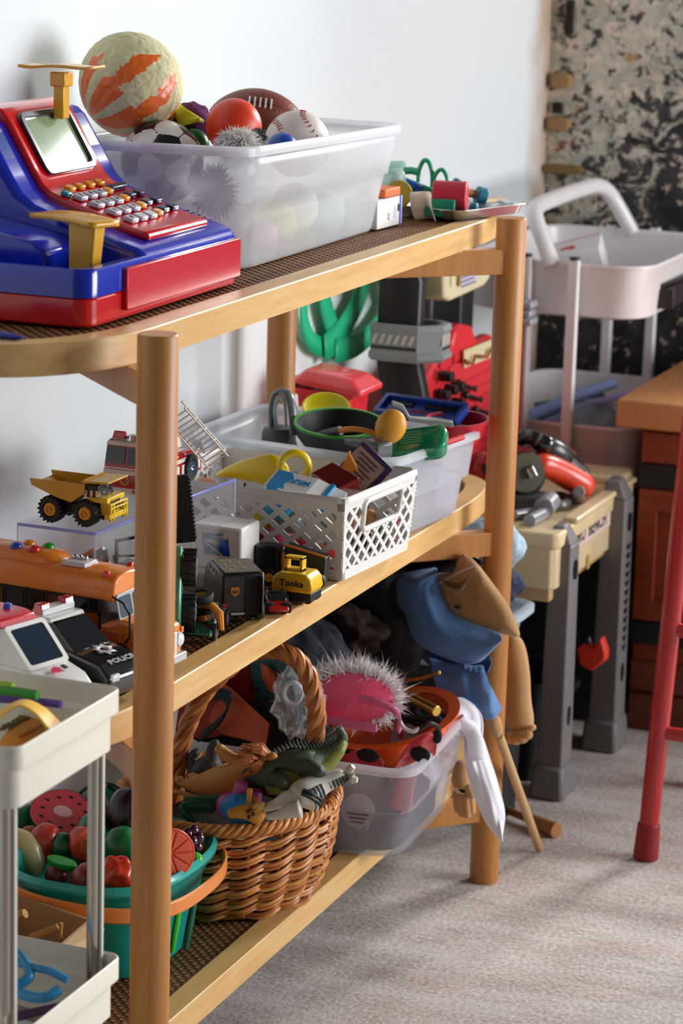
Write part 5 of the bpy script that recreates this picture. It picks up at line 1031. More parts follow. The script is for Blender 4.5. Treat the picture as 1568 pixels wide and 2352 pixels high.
obj('leg', B().tube(smooth([(-0.0161, 0.3950, 0.2870), (-0.0294, 0.3920, 0.2850), (-0.0401, 0.3900, 0.2783), (-0.0535, 0.3850, 0.2721)]), [.011 - .0075 * i / 12 for i in range(13)], 10), mat('#d6d4cc', .4), zb_, w=1, sm=180)
obj('leg', B().tube(smooth([(-0.0098, 0.3800, 0.2804), (-0.0220, 0.3770, 0.2766), (-0.0317, 0.3750, 0.2720), (-0.0440, 0.3720, 0.2687)]), [.010 - .007 * i / 12 for i in range(13)], 10), mat('#d6d4cc', .4), zb_, w=1, sm=180)
ear = B()
for p, q in (((0.0203, 0.4300, 0.3083), (0.0277, 0.4300, 0.3170)), ((0.0236, 0.4280, 0.3037), (0.0333, 0.4280, 0.3033))): ear.tube([p, lerp(p, q, .5), q], [.003, .005, .003], 8)
for p, q in (((0.0208, 0.4300, 0.3065), (0.0295, 0.4300, 0.3087)),): ear.tube([p, q], [.0022, .0008], 6)
obj('ears', ear, mat('#cfcdb9', .45), zb_, w=1, kind='stuff')
zst = B(); BK2 = mat('#19191b', .5)
def band_(c0, c1, r, a0, a1, w_):
    c0, c1 = Vector(c0), Vector(c1); d = (c1 - c0).normalized(); u = Vector((.36, -.93, 0)); u = (u - d * u.dot(d)).normalized(); v = d.cross(u)
    zst.tube([c0 + (u * cos(R(a)) + v * sin(R(a))) * r for a in range(a0, a1 + 1, 12)], w_, 5)
for k in range(9):
    t = 2 + k * .36; i = int(t); p = lerp(zs[i][:3], zs[min(i + 1, 5)][:3], t - i); r_ = zs[i][3] + (zs[min(i + 1, 5)][3] - zs[i][3]) * (t - i)
    band_(p, zs[5][:3] if i < 5 else (p[0] + .01, p[1], p[2] + .004), r_ * .80, -10, 160, .0016)
for k in range(6):
    t = .5 + k * .25; i = int(t); p = lerp(zs[i][:3], zs[i + 1][:3], t - i); r_ = zs[i][3] + (zs[i + 1][3] - zs[i][3]) * (t - i)
    band_(p, lerp(zs[i][:3], zs[i + 1][:3], 1.5), r_ * .90, -20, 160, .0022)
obj('stripes', zst, BK2, zb_, w=1, kind='stuff')
for px, py in ((0, 0), (1, 0), (2, 0)):
    p = lerp(zs[1][:3], (-0.0402, 0.3950, 0.2786), .45 + .2 * px); obj('leg_stripe', B().box((p[0] + .001, p[1] - .006, p[2] + .002), (.0025, .004, .008), rot=(0, 30, 20)), BK2, zb_, w=1, bev=.001)
gf = thing('toy_giraffe', 'orange toy giraffe head with two horns facing left', 'toy animal', (-0.0701, 0.3850, 0.2686))
OG = mat('#dc9a3c', .42)
skin('head', [(*(-0.0572, 0.3900, 0.2571), .011), (*(-0.0612, 0.3850, 0.2662), .0115), (*(-0.0718, 0.3800, 0.2689), .0095), (*(-0.0829, 0.3750, 0.2660), .006), (*(-0.0889, 0.3720, 0.2641), .0052)], chain([0] * 5), OG, gf, w=1)
obj('horn', B().tube([(-0.0702, 0.3850, 0.2724), (-0.0693, 0.3850, 0.2792), (-0.0691, 0.3850, 0.2915)], [.0035, .003, .0036], 8), OG, gf, w=1); obj('horn', B().tube([(-0.0664, 0.3900, 0.2700), (-0.0646, 0.3900, 0.2774), (-0.0637, 0.3900, 0.2813)], [.0032, .003, .0034], 8), OG, gf, w=1)
obj('ear', B().tube([(-0.0606, 0.3800, 0.2726), (-0.0540, 0.3780, 0.2771), (-0.0493, 0.3770, 0.2823)], [.004, .005, .001], 8), mat('#e0b45a', .45), gf, w=1)
for x, y in ((0, 0), (7, -5), (12, 4), (3, 12)): obj('spot', B().sph((-0.0646, 0.3710, 0.2720), .0022, 10, 8, T((x * .0005, 0, -y * .0005))), mat('#5a2c17', .5), gf, w=1)
pk = thing('toy_elephant', 'pink and sky blue toy animal with two stubby legs in the air', 'toy animal', (-0.0840, 0.4000, 0.2713))
PKM, SKB = mat('#c44fa0', .35), mat('#2d95dc', .4)
obj('body', B().sph((-0.0913, 0.4000, 0.2630), (.022, .015, .0165), 24, 16), PKM, pk, w=1, sm=180)
obj('saddle', B().sph((-0.0810, 0.3900, 0.2653), (.023, .014, .017), 24, 16), SKB, pk, w=1, sm=180); obj('saddle_roll', B().tube([(-0.0948, 0.3850, 0.2695), (-0.0899, 0.3850, 0.2751), (-0.0826, 0.3850, 0.2762)], .006, 10), SKB, pk, w=1)
obj('leg', B().tube([(-0.0890, 0.4000, 0.2715), (-0.0840, 0.4000, 0.2913)], [.0085, .0065], 16), PKM, pk, w=1); obj('leg', B().tube([(-0.0714, 0.4050, 0.2726), (-0.0692, 0.4050, 0.2835)], [.007, .006], 16), PKM, pk, w=1)
cr = thing('toy_crocodile', 'glossy green toy crocodile tail bent over the near wicker rim', 'toy animal', (-0.1339, 0.3950, 0.2580))
cs_ = [(*(-0.1112, 0.4000, 0.2623), .009), (*(-0.1239, 0.3950, 0.2619), .009), (*(-0.1367, 0.3900, 0.2620), .0085), (*(-0.1438, 0.3880, 0.2601), .0075), (*(-0.1448, 0.3860, 0.2558), .006), (*(-0.1368, 0.3820, 0.2506), .0045), (*(-0.1279, 0.3800, 0.2478), .002)]
skin('body', cs_, chain(cs_), mat('#0f5a34', .25, bump=.5, bscale=500), cr, w=1)
sp2 = B()
for i in range(14): p = lerp(cs_[0][:3], cs_[3][:3], i / 13); sp2.cyl((p[0], p[1], p[2] + .0075), (p[0] - .001, p[1], p[2] + .0115), .0018, .0003, 5).cyl((p[0], p[1] - .006, p[2] + .004), (p[0] - .001, p[1] - .009, p[2] + .006), .0016, .0003, 5)
obj('scales', sp2, mat('#167a48', .3), cr, w=1, kind='stuff')
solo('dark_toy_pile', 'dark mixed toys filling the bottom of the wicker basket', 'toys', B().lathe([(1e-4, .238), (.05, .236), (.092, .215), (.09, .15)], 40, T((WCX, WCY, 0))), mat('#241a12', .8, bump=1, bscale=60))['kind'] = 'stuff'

# ---------------------------------------------------------------- teal tub of play food
tl_ = thing('teal_tub', 'teal plastic tub with an orange folding handle full of toy fruit', 'tub', (-0.162, 0.3, ZB))
TCX, TCY, TE = -.172, .277, 2.7
def tp(a, rx, ry, z): c, s_ = cos(a), sin(a); return (TCX + rx * math.copysign(abs(c) ** (2 / TE), c), TCY + ry * math.copysign(abs(s_) ** (2 / TE), s_), z)
NT = 56; TRZ = .2455
def tring(rx, ry, z): return [tp(2 * PI * i / NT, rx, ry, z) for i in range(NT)]
TLM = mat('#12a297', .3, coat=.3)
b = B().loft([tring(.03, .04, ZB + .001), tring(.066, .084, ZB + .001), tring(.069, .088, ZB + .006), tring(.080, .104, TRZ - .03), tring(.082, .107, TRZ - .028), tring(.0865, .108, TRZ - .004), tring(.0905, .111, TRZ), tring(.0935, .114, TRZ - .004), tring(.0925, .113, TRZ - .010)], cap=False)
obj('body', b, TLM, tl_, w=1, solid=.0022, sm=50)
obj('bottom', B().loft([tring(.067, .085, ZB + .0012), tring(.067, .085, ZB + .004)]), TLM, tl_, w=1)
hb = B(); hp_ = [tp(a, .1015 + .004 * max(0, cos(a - .6)), .121, TRZ - .019 - .008 * cos(a + .35)) for a in [R(-128 + 220 * i / 40) for i in range(41)]]
hb.loft([[(x - (x - TCX) * .035, y - (y - TCY) * .035, z - .008), (x, y, z - .008), (x, y, z + .008), (x - (x - TCX) * .035, y - (y - TCY) * .035, z + .008)] for x, y, z in hp_])
obj('handle', hb, mat('#e98a3e', .4, coat=.2), tl_, w=1, bev=.0018)
obj('hinge', B().sph(tp(R(-128), .098, .122, TRZ - .015), .008, 14, 10), mat('#e07a2e', .4), tl_, w=1); obj('rivet', B().sph(tp(R(-146), .097, .121, TRZ - .012), .006, 14, 10), mat('#d9743a', .4), tl_, w=1)
for a, w_, c, zz in ((R(-18), .012, '#29200f', -.055), (R(-3), .009, '#2fae2a', -.05), (R(9), .009, '#0a5a48', -.06)):
    p = tp(a, .0815, .105, TRZ + zz + .012); p2 = tp(a, .0725, .093, TRZ + zz - .045)
    obj('slot', B().tube([p, lerp(p, p2, .5), p2], [.0035, .0055, .004], 8, fl=.5), mat(c, .5), tl_, w=1)
p = tp(R(-20), .0712, .091, ZB + .016); obj('dot', B().sph(p, (.003, .007, .010), 14, 10), mat('#e8b53a', .4), tl_, w=1)
def fruit(name, label, p, r, col, sq=(1, 1, 1), rough=.35, rot=(0, 0, 0), lump=.05):
    t = thing(name, label, 'toy fruit', p); b = ball_mesh(r, None, lambda d: 1 + lump * noise.noise(d * 2.2 + Vector(p) * 40), 36, 24)
    obj('flesh', b, mat(col, rough, coat=.3), t, w=1, M=T(p, rot, sq), sm=180); return t
def halfmelon(name, label, p, r, rot, rind, flesh, core):
    t = thing(name, label, 'toy fruit', p); M = T(p, rot)
    obj('rind', B().lathe([(r * sin(PI / 2 * k / 12) + 1e-4, -r * .92 * cos(PI / 2 * k / 12)) for k in range(13)], 40, M), mat(rind, .3, coat=.5), t, w=1, sm=180)
    obj('cut_face', B().lathe([(r * .985, 0), (r * .95, .0012), (1e-4, .0012)], 40, M), mat(flesh, .4), t, w=1); obj('core', B().lathe([(r * .3, .0013), (r * .28, .002), (1e-4, .002)], 28, M, sy=.8), mat(core, .5), t, w=1)
    for k in range(11): a = 2 * PI * k / 11; obj('seed', B().sph((r * (.62 + .06 * (k % 2)) * cos(a), r * (.62 + .06 * (k % 2)) * sin(a), .0016), (.0028, .0014, .0008), 8, 6, M), BLACK, t, w=1)
    return t
halfmelon('watermelon_half', 'halved toy watermelon with a red seeded face on top of the teal tub', (-0.2518, 0.3200, 0.2582), .0345, (20, 15, 0), '#0d6a38', '#c42a36', '#d9a9a6')
wm = fruit('watermelon', 'whole dark striped toy watermelon at the back of the teal tub', (-0.2322, 0.3700, 0.2473), .029, '#0c5a34', lump=0)
for k in range(7): a = 2 * PI * k / 7; obj('rind_stripe', B().tube([Vector((-0.2322, 0.3700, 0.2473)) + Vector((sin(PI * j / 12) * cos(a), sin(PI * j / 12) * sin(a), cos(PI * j / 12))) * .0288 for j in range(1, 12)], .0028, 6), mat('#06240f', .4), wm, w=1)
fruit('green_melon', 'plain green toy vegetable at the left of the halved watermelon', (-0.2984, 0.3100, 0.2417), .023, '#0f5f33')
eg = fruit('eggplant', 'dark purple toy eggplant between the striped watermelon and the near post', (-0.1777, 0.3200, 0.2687), .021, '#2a0a22', (1, 1, 1.3)); 
obj('eggplant_cap', B().cyl((-0.1749, 0.3200, 0.2847), (-0.1730, 0.3200, 0.2911), .004, .0025, 8), mat('#b08a4a', .5), eg, w=1)
ct = thing('carrot_slice', 'thick orange red toy carrot slice facing right in the teal tub', 'toy fruit', (-0.1959, 0.2700, 0.2491))
p0 = Vector((-0.2083, 0.2800, 0.2443)); dC = Vector((.75, -.55, .12)).normalized(); MC_ = Matrix.Translation(p0) @ dC.to_track_quat('Z', 'Y').to_matrix().to_4x4()
obj('slice', B().lathe([(1e-4, -.012), (.012, -.011), (.0175, -.004), (.0175, .009), (.016, .0125), (1e-4, .0125)], 36, MC_), mat('#d83a1c', .38, coat=.3), ct, w=1); obj('face_ring', B().lathe([(.0165, .0126), (.015, .0132), (1e-4, .0132)], 32, MC_), mat('#ea5c3c', .4), ct, w=1); obj('core', B().lathe([(.0098, .0133), (.009, .014), (1e-4, .014)], 28, MC_), mat('#f08252', .45), ct, w=1)
fruit('red_carrot', 'dull red toy carrot cone left of the carrot slice', (-0.2480, 0.2700, 0.2407), .0185, '#bf3a26', (1, 1, 1.25), rot=(0, 25, 0))
fruit('pale_pear', 'pale cream toy pear at the left end of the teal tub', (-0.2584, 0.2500, 0.2363), .018, '#b8a678', (1, .9, 1.55), rot=(0, -38, 0))
solo('pear_tip', 'small orange brown toy piece above the pale pear', 'toy fruit', B().sph((-0.2630, 0.2700, 0.2515), (.010, .008, .006), 16, 10), mat('#a8501f', .45))
fruit('green_cucumber', 'ribbed dark green toy cucumber piece left of the carrot slice', (-0.2255, 0.2700, 0.2415), .0135, '#0d5a2e', (1, 1, 1.1))
lw = thing('lime_wedge', 'bright green toy lime wedge below the cucumber piece', 'toy fruit', (-0.2090, 0.2350, 0.2367))
obj('wedge', B().lathe([(1e-4, -.0105), (.006, -.0085), (.010, -.004), (.0112, .001), (.0108, .002), (1e-4, .003)], 28, T((-0.2090, 0.2350, 0.2390), (8, 8, 0)), sx=1.5, sy=.7), mat('#1fa02a', .35, coat=.3), lw, w=1)
fruit('red_pepper', 'dark red toy tomato low at the near edge of the teal tub', (-0.1746, 0.2250, 0.2295), .0175, '#9a1712')
fruit('orange_tomato', 'orange red lobed toy tomato beside the near post in the teal tub', (-0.1390, 0.2150, 0.2433), .0185, '#d2381c', (1.1, 1, 1.05), lump=.22)
fruit('small_red_berry', 'small dark red toy berry under the lime wedge', (-0.2149, 0.2350, 0.2241), .012, '#7a1414')
fruit('green_pepper', 'green toy pepper behind the orange red tomato near the post', (-0.1639, 0.2800, 0.2490), .020, '#0c6a34')
fruit('green_leaf_ball', 'shiny green toy lettuce just behind the carrot slice', (-0.2060, 0.3000, 0.2532), .017, '#0e7a40')
oh = thing('orange_half', 'halved toy orange with a segmented face right of the near post', 'toy fruit', (-0.0896, 0.2400, 0.2658))
p0 = Vector((-0.0943, 0.2450, 0.2634)); dO = Vector((.60, -.75, .22)).normalized(); MO = Matrix.Translation(p0) @ dO.to_track_quat('Z', 'Y').to_matrix().to_4x4()
obj('peel', B().lathe([(1e-4, -.022), (.015, -.018), (.0235, -.006), (.0255, 0), (.0245, .0012), (1e-4, .0012)], 40, MO), mat('#e0502e', .4, coat=.2), oh, w=1)
for k in range(10):
    a0, a1 = 2 * PI * k / 10 + .05, 2 * PI * (k + 1) / 10 - .05
    obj('segment', B().prism([(.003 * cos((a0 + a1) / 2), .003 * sin((a0 + a1) / 2))] + [(.0222 * cos(a0 + (a1 - a0) * j / 5), .0222 * sin(a0 + (a1 - a0) * j / 5)) for j in range(6)], .001, MO @ T((0, 0, .0011))), mat('#ee6a52', .45), oh, w=1, bev=.0004)
gp = thing('grape_bunch', 'bunch of dark purple toy grapes beside the halved orange', 'toy fruit', (-0.0956, 0.3000, 0.2589))
for k, (x, y, q) in enumerate(((430, 1915, 0), (444, 1908, .005), (455, 1925, .004), (440, 1932, -.004), (452, 1943, 0), (432, 1948, .006), (424, 1932, .01))):
    pass
for p in ((-0.1005, 0.3000, 0.2651), (-0.0961, 0.3050, 0.2675), (-0.0897, 0.3040, 0.2614), (-0.0933, 0.2960, 0.2597), (-0.0897, 0.3000, 0.2533), (-0.1015, 0.3060, 0.2467), (-0.1078, 0.3100, 0.2528)): obj('grape', B().sph(p, .0062, 18, 12), mat('#3d0f33', .2, coat=.7), gp, w=1, sm=180)
fruit('small_lime', 'tiny bright green toy piece under the grapes', (-0.0864, 0.2900, 0.2428), .008, '#3fb52c')
cb2 = thing('cardboard_box', 'open brown cardboard box of wooden twigs in front of the teal tub', 'box', (-.2, .12, ZB))
cB = [(-.262, .055), (-.135, .052), (-.128, .135), (-.262, .175)]
CBM, CBI = mat('#b08a5e', .8, bump=.2, bscale=120), mat('#6e4a2a', .85)
zt_ = .228
for i in range(4):
    p, q = cB[i], cB[(i + 1) % 4]; n = Vector((q[1] - p[1], p[0] - q[0], 0)).normalized() * .003; h = zt_ if i != 1 else zt_ - .012
    obj('side', B().hexa([(p[0] - n.x, p[1] - n.y, ZB + .002), (q[0] - n.x, q[1] - n.y, ZB + .002), (q[0], q[1], ZB + .002), (p[0], p[1], ZB + .002), (p[0] - n.x, p[1] - n.y, h), (q[0] - n.x, q[1] - n.y, h), (q[0], q[1], h), (p[0], p[1], h)]), CBM, cb2, w=1, sm=0)
obj('flap', B().hexa([(-.128, .135, zt_), (-.135, .052, zt_ - .012), (-.132, .052, zt_ - .012), (-.125, .135, zt_), (-.112, .13, zt_ - .006), (-.110, .07, zt_ - .03), (-.107, .07, zt_ - .03), (-.109, .13, zt_ - .006)]), mat('#c9a97c', .8), cb2, w=1, sm=0)
obj('floor_panel', B().prism(cB, .002, T((0, 0, ZB + .001))), CBI, cb2, w=1)
for lb_, a_, c_, r_ in (('thin twig standing upright in the cardboard box', (-0.1432, 0.1000, 0.1979), (-0.1402, 0.1000, 0.2339), .0022), ('light wooden stub poking out at the left of the cardboard box', (-0.1998, 0.1100, 0.2236), (-0.1842, 0.1100, 0.2326), .006), ('brown bark strip lying across the cardboard box', (-0.1680, 0.0900, 0.2172), (-0.1443, 0.1000, 0.2296), .0042)):
    solo('twig', lb_, 'twig', B().tube([a_, lerp(a_, c_, .5), c_], [r_, r_ * .9, r_ * .8], 8), mat('#b5834a', .7, bump=.5, bscale=300))

# ---------------------------------------------------------------- bottom tier: dress-up bin and what hangs on it
def cloth(fn, nu, nv, m, name, parent=None, th=.0016, **k):
    return obj(name, B().surf(fn, nu, nv), m, parent, w=1, solid=th, sm=180, **k)
def curve_at(pts, t):
    sp = pts; n = len(sp) - 1; x = max(0, min(.99999, t)) * n; i = int(x); a, b_, c, d = [Vector(sp[max(0, min(n, k))]) for k in (i - 1, i, i + 1, i + 2)]; t = x - i
    return 0.5 * ((2 * b_) + (c - a) * t + (2 * a - 5 * b_ + 4 * c - d) * t * t + (3 * b_ - a - 3 * c + d) * t ** 3)
def ruled(top, bot, bulge=(0, 0, 0), fold=0.0, nf=0, fd=(.36, -.93, 0), seed=0, wr_=.0):
    bv = Vector(bulge); f_ = Vector(fd)
    def fn(u, v):
        p = curve_at(top, u) * (1 - v) + curve_at(bot, u) * v
        p = p + bv * sin(PI * v) + f_ * (fold * sin(2 * PI * nf * u + seed) * (.3 + v)) + f_ * (wr_ * noise.noise(Vector((u * 5 + seed, v * 5, seed))))
        return tuple(p)
    return fn
BIN3, RIM3 = frosted('#e4e4ee', 0.76, 0.2, 'dress_bin', 0.5), frosted('#f1f1f7', 0.22, 0.18, 'dress_bin_rim', 0.55)
tub('dressup_bin', 'clear plastic bin of dress-up clothes on the bottom tier behind the wicker basket', 'storage bin', [(-0.235, 0.612, ZB + .0006), (0.006, 0.640, ZB + .0006), (-0.004, 0.846, ZB + .0006), (-0.235, 0.850, ZB + .0006)], [(-0.255, 0.596, .259), (0.030, 0.603, .259), (0.008, 0.872, .259), (-0.255, 0.880, .259)], BIN3, RIM3, r=0.036, lip=.007, ledge=.5)
lg = thing('embossed_label', 'faint round recycling label moulded into the near wall of the dress-up bin', 'label', (-0.0366, 0.6200, 0.1996))
c_ = Vector((-0.0354, 0.6170, 0.1997)); LM = frame(c_, (1, .1, 0), (0, .14, 1))
obj('disc', B().prism([(.0195 * cos(2 * PI * i / 32), .0195 * sin(2 * PI * i / 32)) for i in range(32)], .0005, LM), frosted('#c9c9d2', .45, .4, 'label_disc', .4), lg, w=1)
for k in range(3): obj('label_line', B().box((.0 , -.004 - .0045 * k, .0008), (.025 - .005 * k, .0014, .0004), LM), mat('#5a5b66', .6), lg, w=1)
c_ = Vector((-0.0315, 0.6190, 0.1843)); obj('ring_mark', B().loft([[(r_ * cos(2 * PI * i / 24), r_ * sin(2 * PI * i / 24), 0) for i in range(24)] for r_ in (.0065, .009)], cap=False, M=frame(c_, (1, .1, 0), (0, .14, 1))), frosted('#b9bac4', .5, .4, 'label_ring', .4), lg, w=1, solid=.0004)
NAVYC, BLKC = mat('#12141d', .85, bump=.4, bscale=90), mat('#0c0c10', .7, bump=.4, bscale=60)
def lump(name, label, c, r, col, seed, cat='clothes', am=.35, m=None):
    b = ball_mesh(1, None, lambda d: 1 + am * noise.noise(d * 1.7 + Vector((seed, 0, 0))) + am * .45 * noise.noise(d * 4.5 + Vector((0, seed, 0))), 48, 32)
    return solo(name, label, cat, b, m or mat(col, .8, bump=.35, bscale=120), M=T(c, (0, 0, 0), r), sm=180)
fb0 = corner_ring([(-.222, .626, 0), (-.004, .652, 0), (-.013, .836, 0), (-.222, .838, 0)], .032)
dcr = [[(x, y, ZB + .004) for x, y, _ in fb0], [(x, y, ZB + .05 + .006 * noise.noise(Vector((x * 30, y * 30, 0)))) for x, y, _ in grow(fb0, .0025)], [(x, y, ZB + .068 + .012 * noise.noise(Vector((x * 20, y * 20, 3)))) for x, y, _ in grow(fb0, -.012)], [(x, y, ZB + .078 + .012 * noise.noise(Vector((x * 24, y * 24, 7)))) for x, y, _ in grow(fb0, -.05)]]
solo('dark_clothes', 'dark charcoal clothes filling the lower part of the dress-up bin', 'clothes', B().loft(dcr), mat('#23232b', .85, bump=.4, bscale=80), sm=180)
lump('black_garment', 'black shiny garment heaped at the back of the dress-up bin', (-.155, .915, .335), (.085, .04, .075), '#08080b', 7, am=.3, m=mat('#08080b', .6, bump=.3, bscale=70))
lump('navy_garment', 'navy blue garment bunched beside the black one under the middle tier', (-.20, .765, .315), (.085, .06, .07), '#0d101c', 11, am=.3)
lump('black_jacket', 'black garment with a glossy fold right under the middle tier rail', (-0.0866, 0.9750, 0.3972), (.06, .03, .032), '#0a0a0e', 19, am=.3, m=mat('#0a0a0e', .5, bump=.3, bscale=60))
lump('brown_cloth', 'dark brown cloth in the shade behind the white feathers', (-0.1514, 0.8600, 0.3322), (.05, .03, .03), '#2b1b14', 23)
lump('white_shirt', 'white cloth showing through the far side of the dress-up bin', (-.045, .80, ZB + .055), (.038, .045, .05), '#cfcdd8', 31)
# orange bowl-shaped hat
OHM = mat('#f2621a', .38, coat=.2)
oh2 = thing('orange_hat', 'bright orange upturned hat lying on the dress-up bin', 'hat', (-0.0449, 0.7450, 0.2649))
hc_ = Vector((-0.0439, 0.7450, 0.2692)); HM_ = Matrix.Translation(hc_) @ T((0, 0, 0), (12, -10, 0))
obj('brim', B().lathe([(.066, -.002), (.079, .0), (.0795, .0025), (.066, .002)], 56, HM_), OHM, oh2, w=1)
obj('crown', B().lathe([(.067, .001), (.062, -.014), (.050, -.034), (.03, -.046), (1e-4, -.05)], 56, HM_), OHM, oh2, w=1, solid=.002, sm=180)
# pink feathered headband
hb_ = thing('pink_headband', 'pink headband with a round felt ear trimmed in white feathers', 'headband', (-0.0594, 0.6600, 0.3150))
PNK, PFL = mat('#ee7aaa', .35, coat=.3), mat('#ea5f80', .9, bump=.5, bscale=260)
ec = Vector((-0.0610, 0.6600, 0.3163)); u_, v_ = Vector((.93, .36, -.05)), Vector((.05, -.12, .99)); n_ = u_.cross(v_).normalized()
if n_.y > 0: n_ = -n_
obj('felt_ear', B().loft([[ec + u_ * (.0455 * k * cos(2 * PI * i / 48)) + v_ * (.0305 * k * sin(2 * PI * i / 48)) + n_ * (z + .004 * (1 - k * k)) for i in range(48)] for k, z in ((.02, .003), (.5, .003), (.95, .003), (1, .001), (1, -.001), (.95, -.003), (.02, -.003))], cap=True), PFL, hb_, w=1, sm=60)
fb_ = B(); rnd = random.Random(9)
for i in range(2300):
    a = rnd.uniform(-.95, 3.6) if i % 6 else rnd.uniform(0, 2 * PI); k = rnd.uniform(.78, 1.06)
    p = ec + u_ * (.0455 * k * cos(a)) + v_ * (.0305 * k * sin(a)) - n_ * rnd.uniform(-.002, .012)
    d = (u_ * cos(a) * .8 + v_ * (sin(a) * .9 + .18) + Vector((rnd.gauss(0, .42), rnd.gauss(0, .42), rnd.gauss(0, .42)))).normalized(); L = rnd.choice((.010, .014, .018, .021)) * rnd.uniform(.7, 1.25)
    if rnd.random() < .05: L *= 1.7
    s_ = d.cross(Vector((rnd.gauss(0, 1), rnd.gauss(0, 1), rnd.gauss(0, 1)))).normalized() * .0006; q = p + d * L * .55; e_ = p + d * L + Vector((rnd.gauss(0, .0025), rnd.gauss(0, .0025), rnd.gauss(0, .0025)))
    fb_.add([p - s_, p + s_, q + s_ * .7, q - s_ * .7, e_], [(0, 1, 2, 3), (3, 2, 4)])
FEA = mat('#f1ecee', .8); obj('feather_trim', fb_, FEA, hb_, w=1, sm=0, rec=0, kind='stuff')
fb_ = B(); c2 = Vector((-0.1289, 0.6400, 0.3134))
for i in range(420):
    d = Vector((rnd.gauss(0, .7), rnd.gauss(0, .5), rnd.gauss(0, 1))).normalized(); p = c2 + Vector((d.x * .012, d.y * .01, d.z * .034)); L = rnd.uniform(.008, .018); s_ = d.cross(Vector((rnd.gauss(0, 1), rnd.gauss(0, 1), rnd.gauss(0, 1)))).normalized() * .0005
    fb_.add([p - s_, p + s_, p + d * L + Vector((0, 0, .004))], [(0, 1, 2)])
obj('second_feather_trim', fb_, FEA, hb_, w=1, sm=0, rec=0, kind='stuff')
def strip(pts, w, th, up):
    up = Vector(up).normalized(); P_ = [Vector(p) for p in pts]; rings = []
    for i, p in enumerate(P_):
        t = (P_[min(i + 1, len(P_) - 1)] - P_[max(i - 1, 0)]).normalized(); s_ = t.cross(up).normalized()
        rings.append([p + up * w / 2 + s_ * th / 2, p + up * w / 2 - s_ * th / 2, p - up * w / 2 - s_ * th / 2, p - up * w / 2 + s_ * th / 2])
    return B().loft(rings)
obj('band', strip(smooth([(-0.0912, 0.6450, 0.2917), (-0.0673, 0.6350, 0.2938), (-0.0419, 0.6300, 0.2937), (-0.0206, 0.6300, 0.2942)], 6), .0105, .004, (.1, -.5, .85)), PNK, hb_, w=1, bev=.001)
obj('band', strip(smooth([(-0.0509, 0.6500, 0.3199), (-0.0292, 0.6450, 0.3197), (-0.0125, 0.6450, 0.3160), (-0.0019, 0.6450, 0.3083), (0.0006, 0.6450, 0.2970), (-0.0018, 0.6450, 0.2901)], 6), .0115, .004, (.1, -.6, .8)), PNK, hb_, w=1, bev=.001)
sw = thing('toy_sword', 'shiny gold toy sword hilt lying in the orange hat', 'toy', (-0.0113, 0.7300, 0.2999)); GLD = mat('#d9b45a', .18, .9)
obj('grip', B().cyl((-0.0517, 0.7600, 0.3018), (0.0178, 0.7200, 0.2943), .0058, .0068, 14), GLD, sw, w=1, bev=.001)
obj('guard', B().tube(smooth([(-0.0664, 0.7700, 0.3066), (-0.0378, 0.7650, 0.3118), (-0.0122, 0.7600, 0.3198), (0.0067, 0.7550, 0.3299)], 5), .0022, 8), mat('#a5642e', .3, .6), sw, w=1); obj('tip', B().sph((0.0062, 0.7550, 0.3293), .0028, 12, 8), GLD, sw, w=1)
lump('black_shoe', 'black glossy piece lying inside the orange hat under the gold hilt', (-0.0160, 0.7450, 0.2794), (.035, .02, .012), '#0c0a0a', 41, cat='toy')
lbd = thing('ladybug_cloth', 'red satin cloth with black spots over the rim of the dress-up bin', 'clothes', (0.0228, 0.6600, 0.2731)); RSAT, = (mat('#cf1a34', .35, sheen=.4),)
cloth(ruled([(0.0070, 0.6550, 0.2595), (0.0167, 0.6550, 0.2787), (0.0300, 0.6600, 0.2883), (0.0396, 0.6700, 0.2828)], [(-0.0187, 0.6650, 0.2193), (-0.0049, 0.6680, 0.2410), (0.0149, 0.6700, 0.2511), (0.0319, 0.6800, 0.2557)], (.004, -.012, .012), .002, 2), 24, 12, RSAT, 'satin', lbd)
obj('spot', B().sph((0.0231, 0.6530, 0.2634), (.012, .003, .009), 18, 10), BLKC, lbd, w=1); obj('spot', B().sph((0.0387, 0.6620, 0.2839), (.006, .003, .008), 18, 10), BLKC, lbd, w=1)
cloth(ruled([(-0.0678, 0.6600, 0.2470), (-0.0496, 0.6600, 0.2564), (-0.0337, 0.6600, 0.2520), (-0.0219, 0.6600, 0.2450)], [(-0.0728, 0.6680, 0.2232), (-0.0518, 0.6680, 0.2289), (-0.0360, 0.6680, 0.2302), (-0.0228, 0.6680, 0.2281)], (0, -.01, .01), .002, 2), 20, 10, RSAT, 'satin', lbd)
obj('spot', B().sph((-0.0378, 0.6500, 0.2544), (.014, .004, .008), 18, 10), BLKC, lbd, w=1)
cloth(ruled([(-0.0068, 0.6670, 0.2308), (0.0061, 0.6670, 0.2353), (0.0153, 0.6700, 0.2383)], [(-0.0225, 0.6720, 0.1750), (-0.0017, 0.6720, 0.1834), (0.0083, 0.6720, 0.1954)], (0, -.006, 0), .003, 1.5), 16, 16, RSAT, 'satin', lbd)
wc = thing('white_elastic', 'short white elastic cord looping over the orange hat', 'cord', (0.0155, 0.6500, 0.2901)); obj('elastic', B().tube(smooth([(-0.0001, 0.6450, 0.3020), (0.0069, 0.6420, 0.2952), (0.0173, 0.6420, 0.2927), (0.0237, 0.6450, 0.2968)], 5), .0022, 8), mat('#e6e0e2', .6), wc, w=1)
obj('knot', B().tube(smooth([(0.0233, 0.6450, 0.2947), (0.0331, 0.6500, 0.3017), (0.0389, 0.6600, 0.2967), (0.0413, 0.6650, 0.2844)], 5), .0028, 8), mat('#2a1210', .5), wc, w=1)
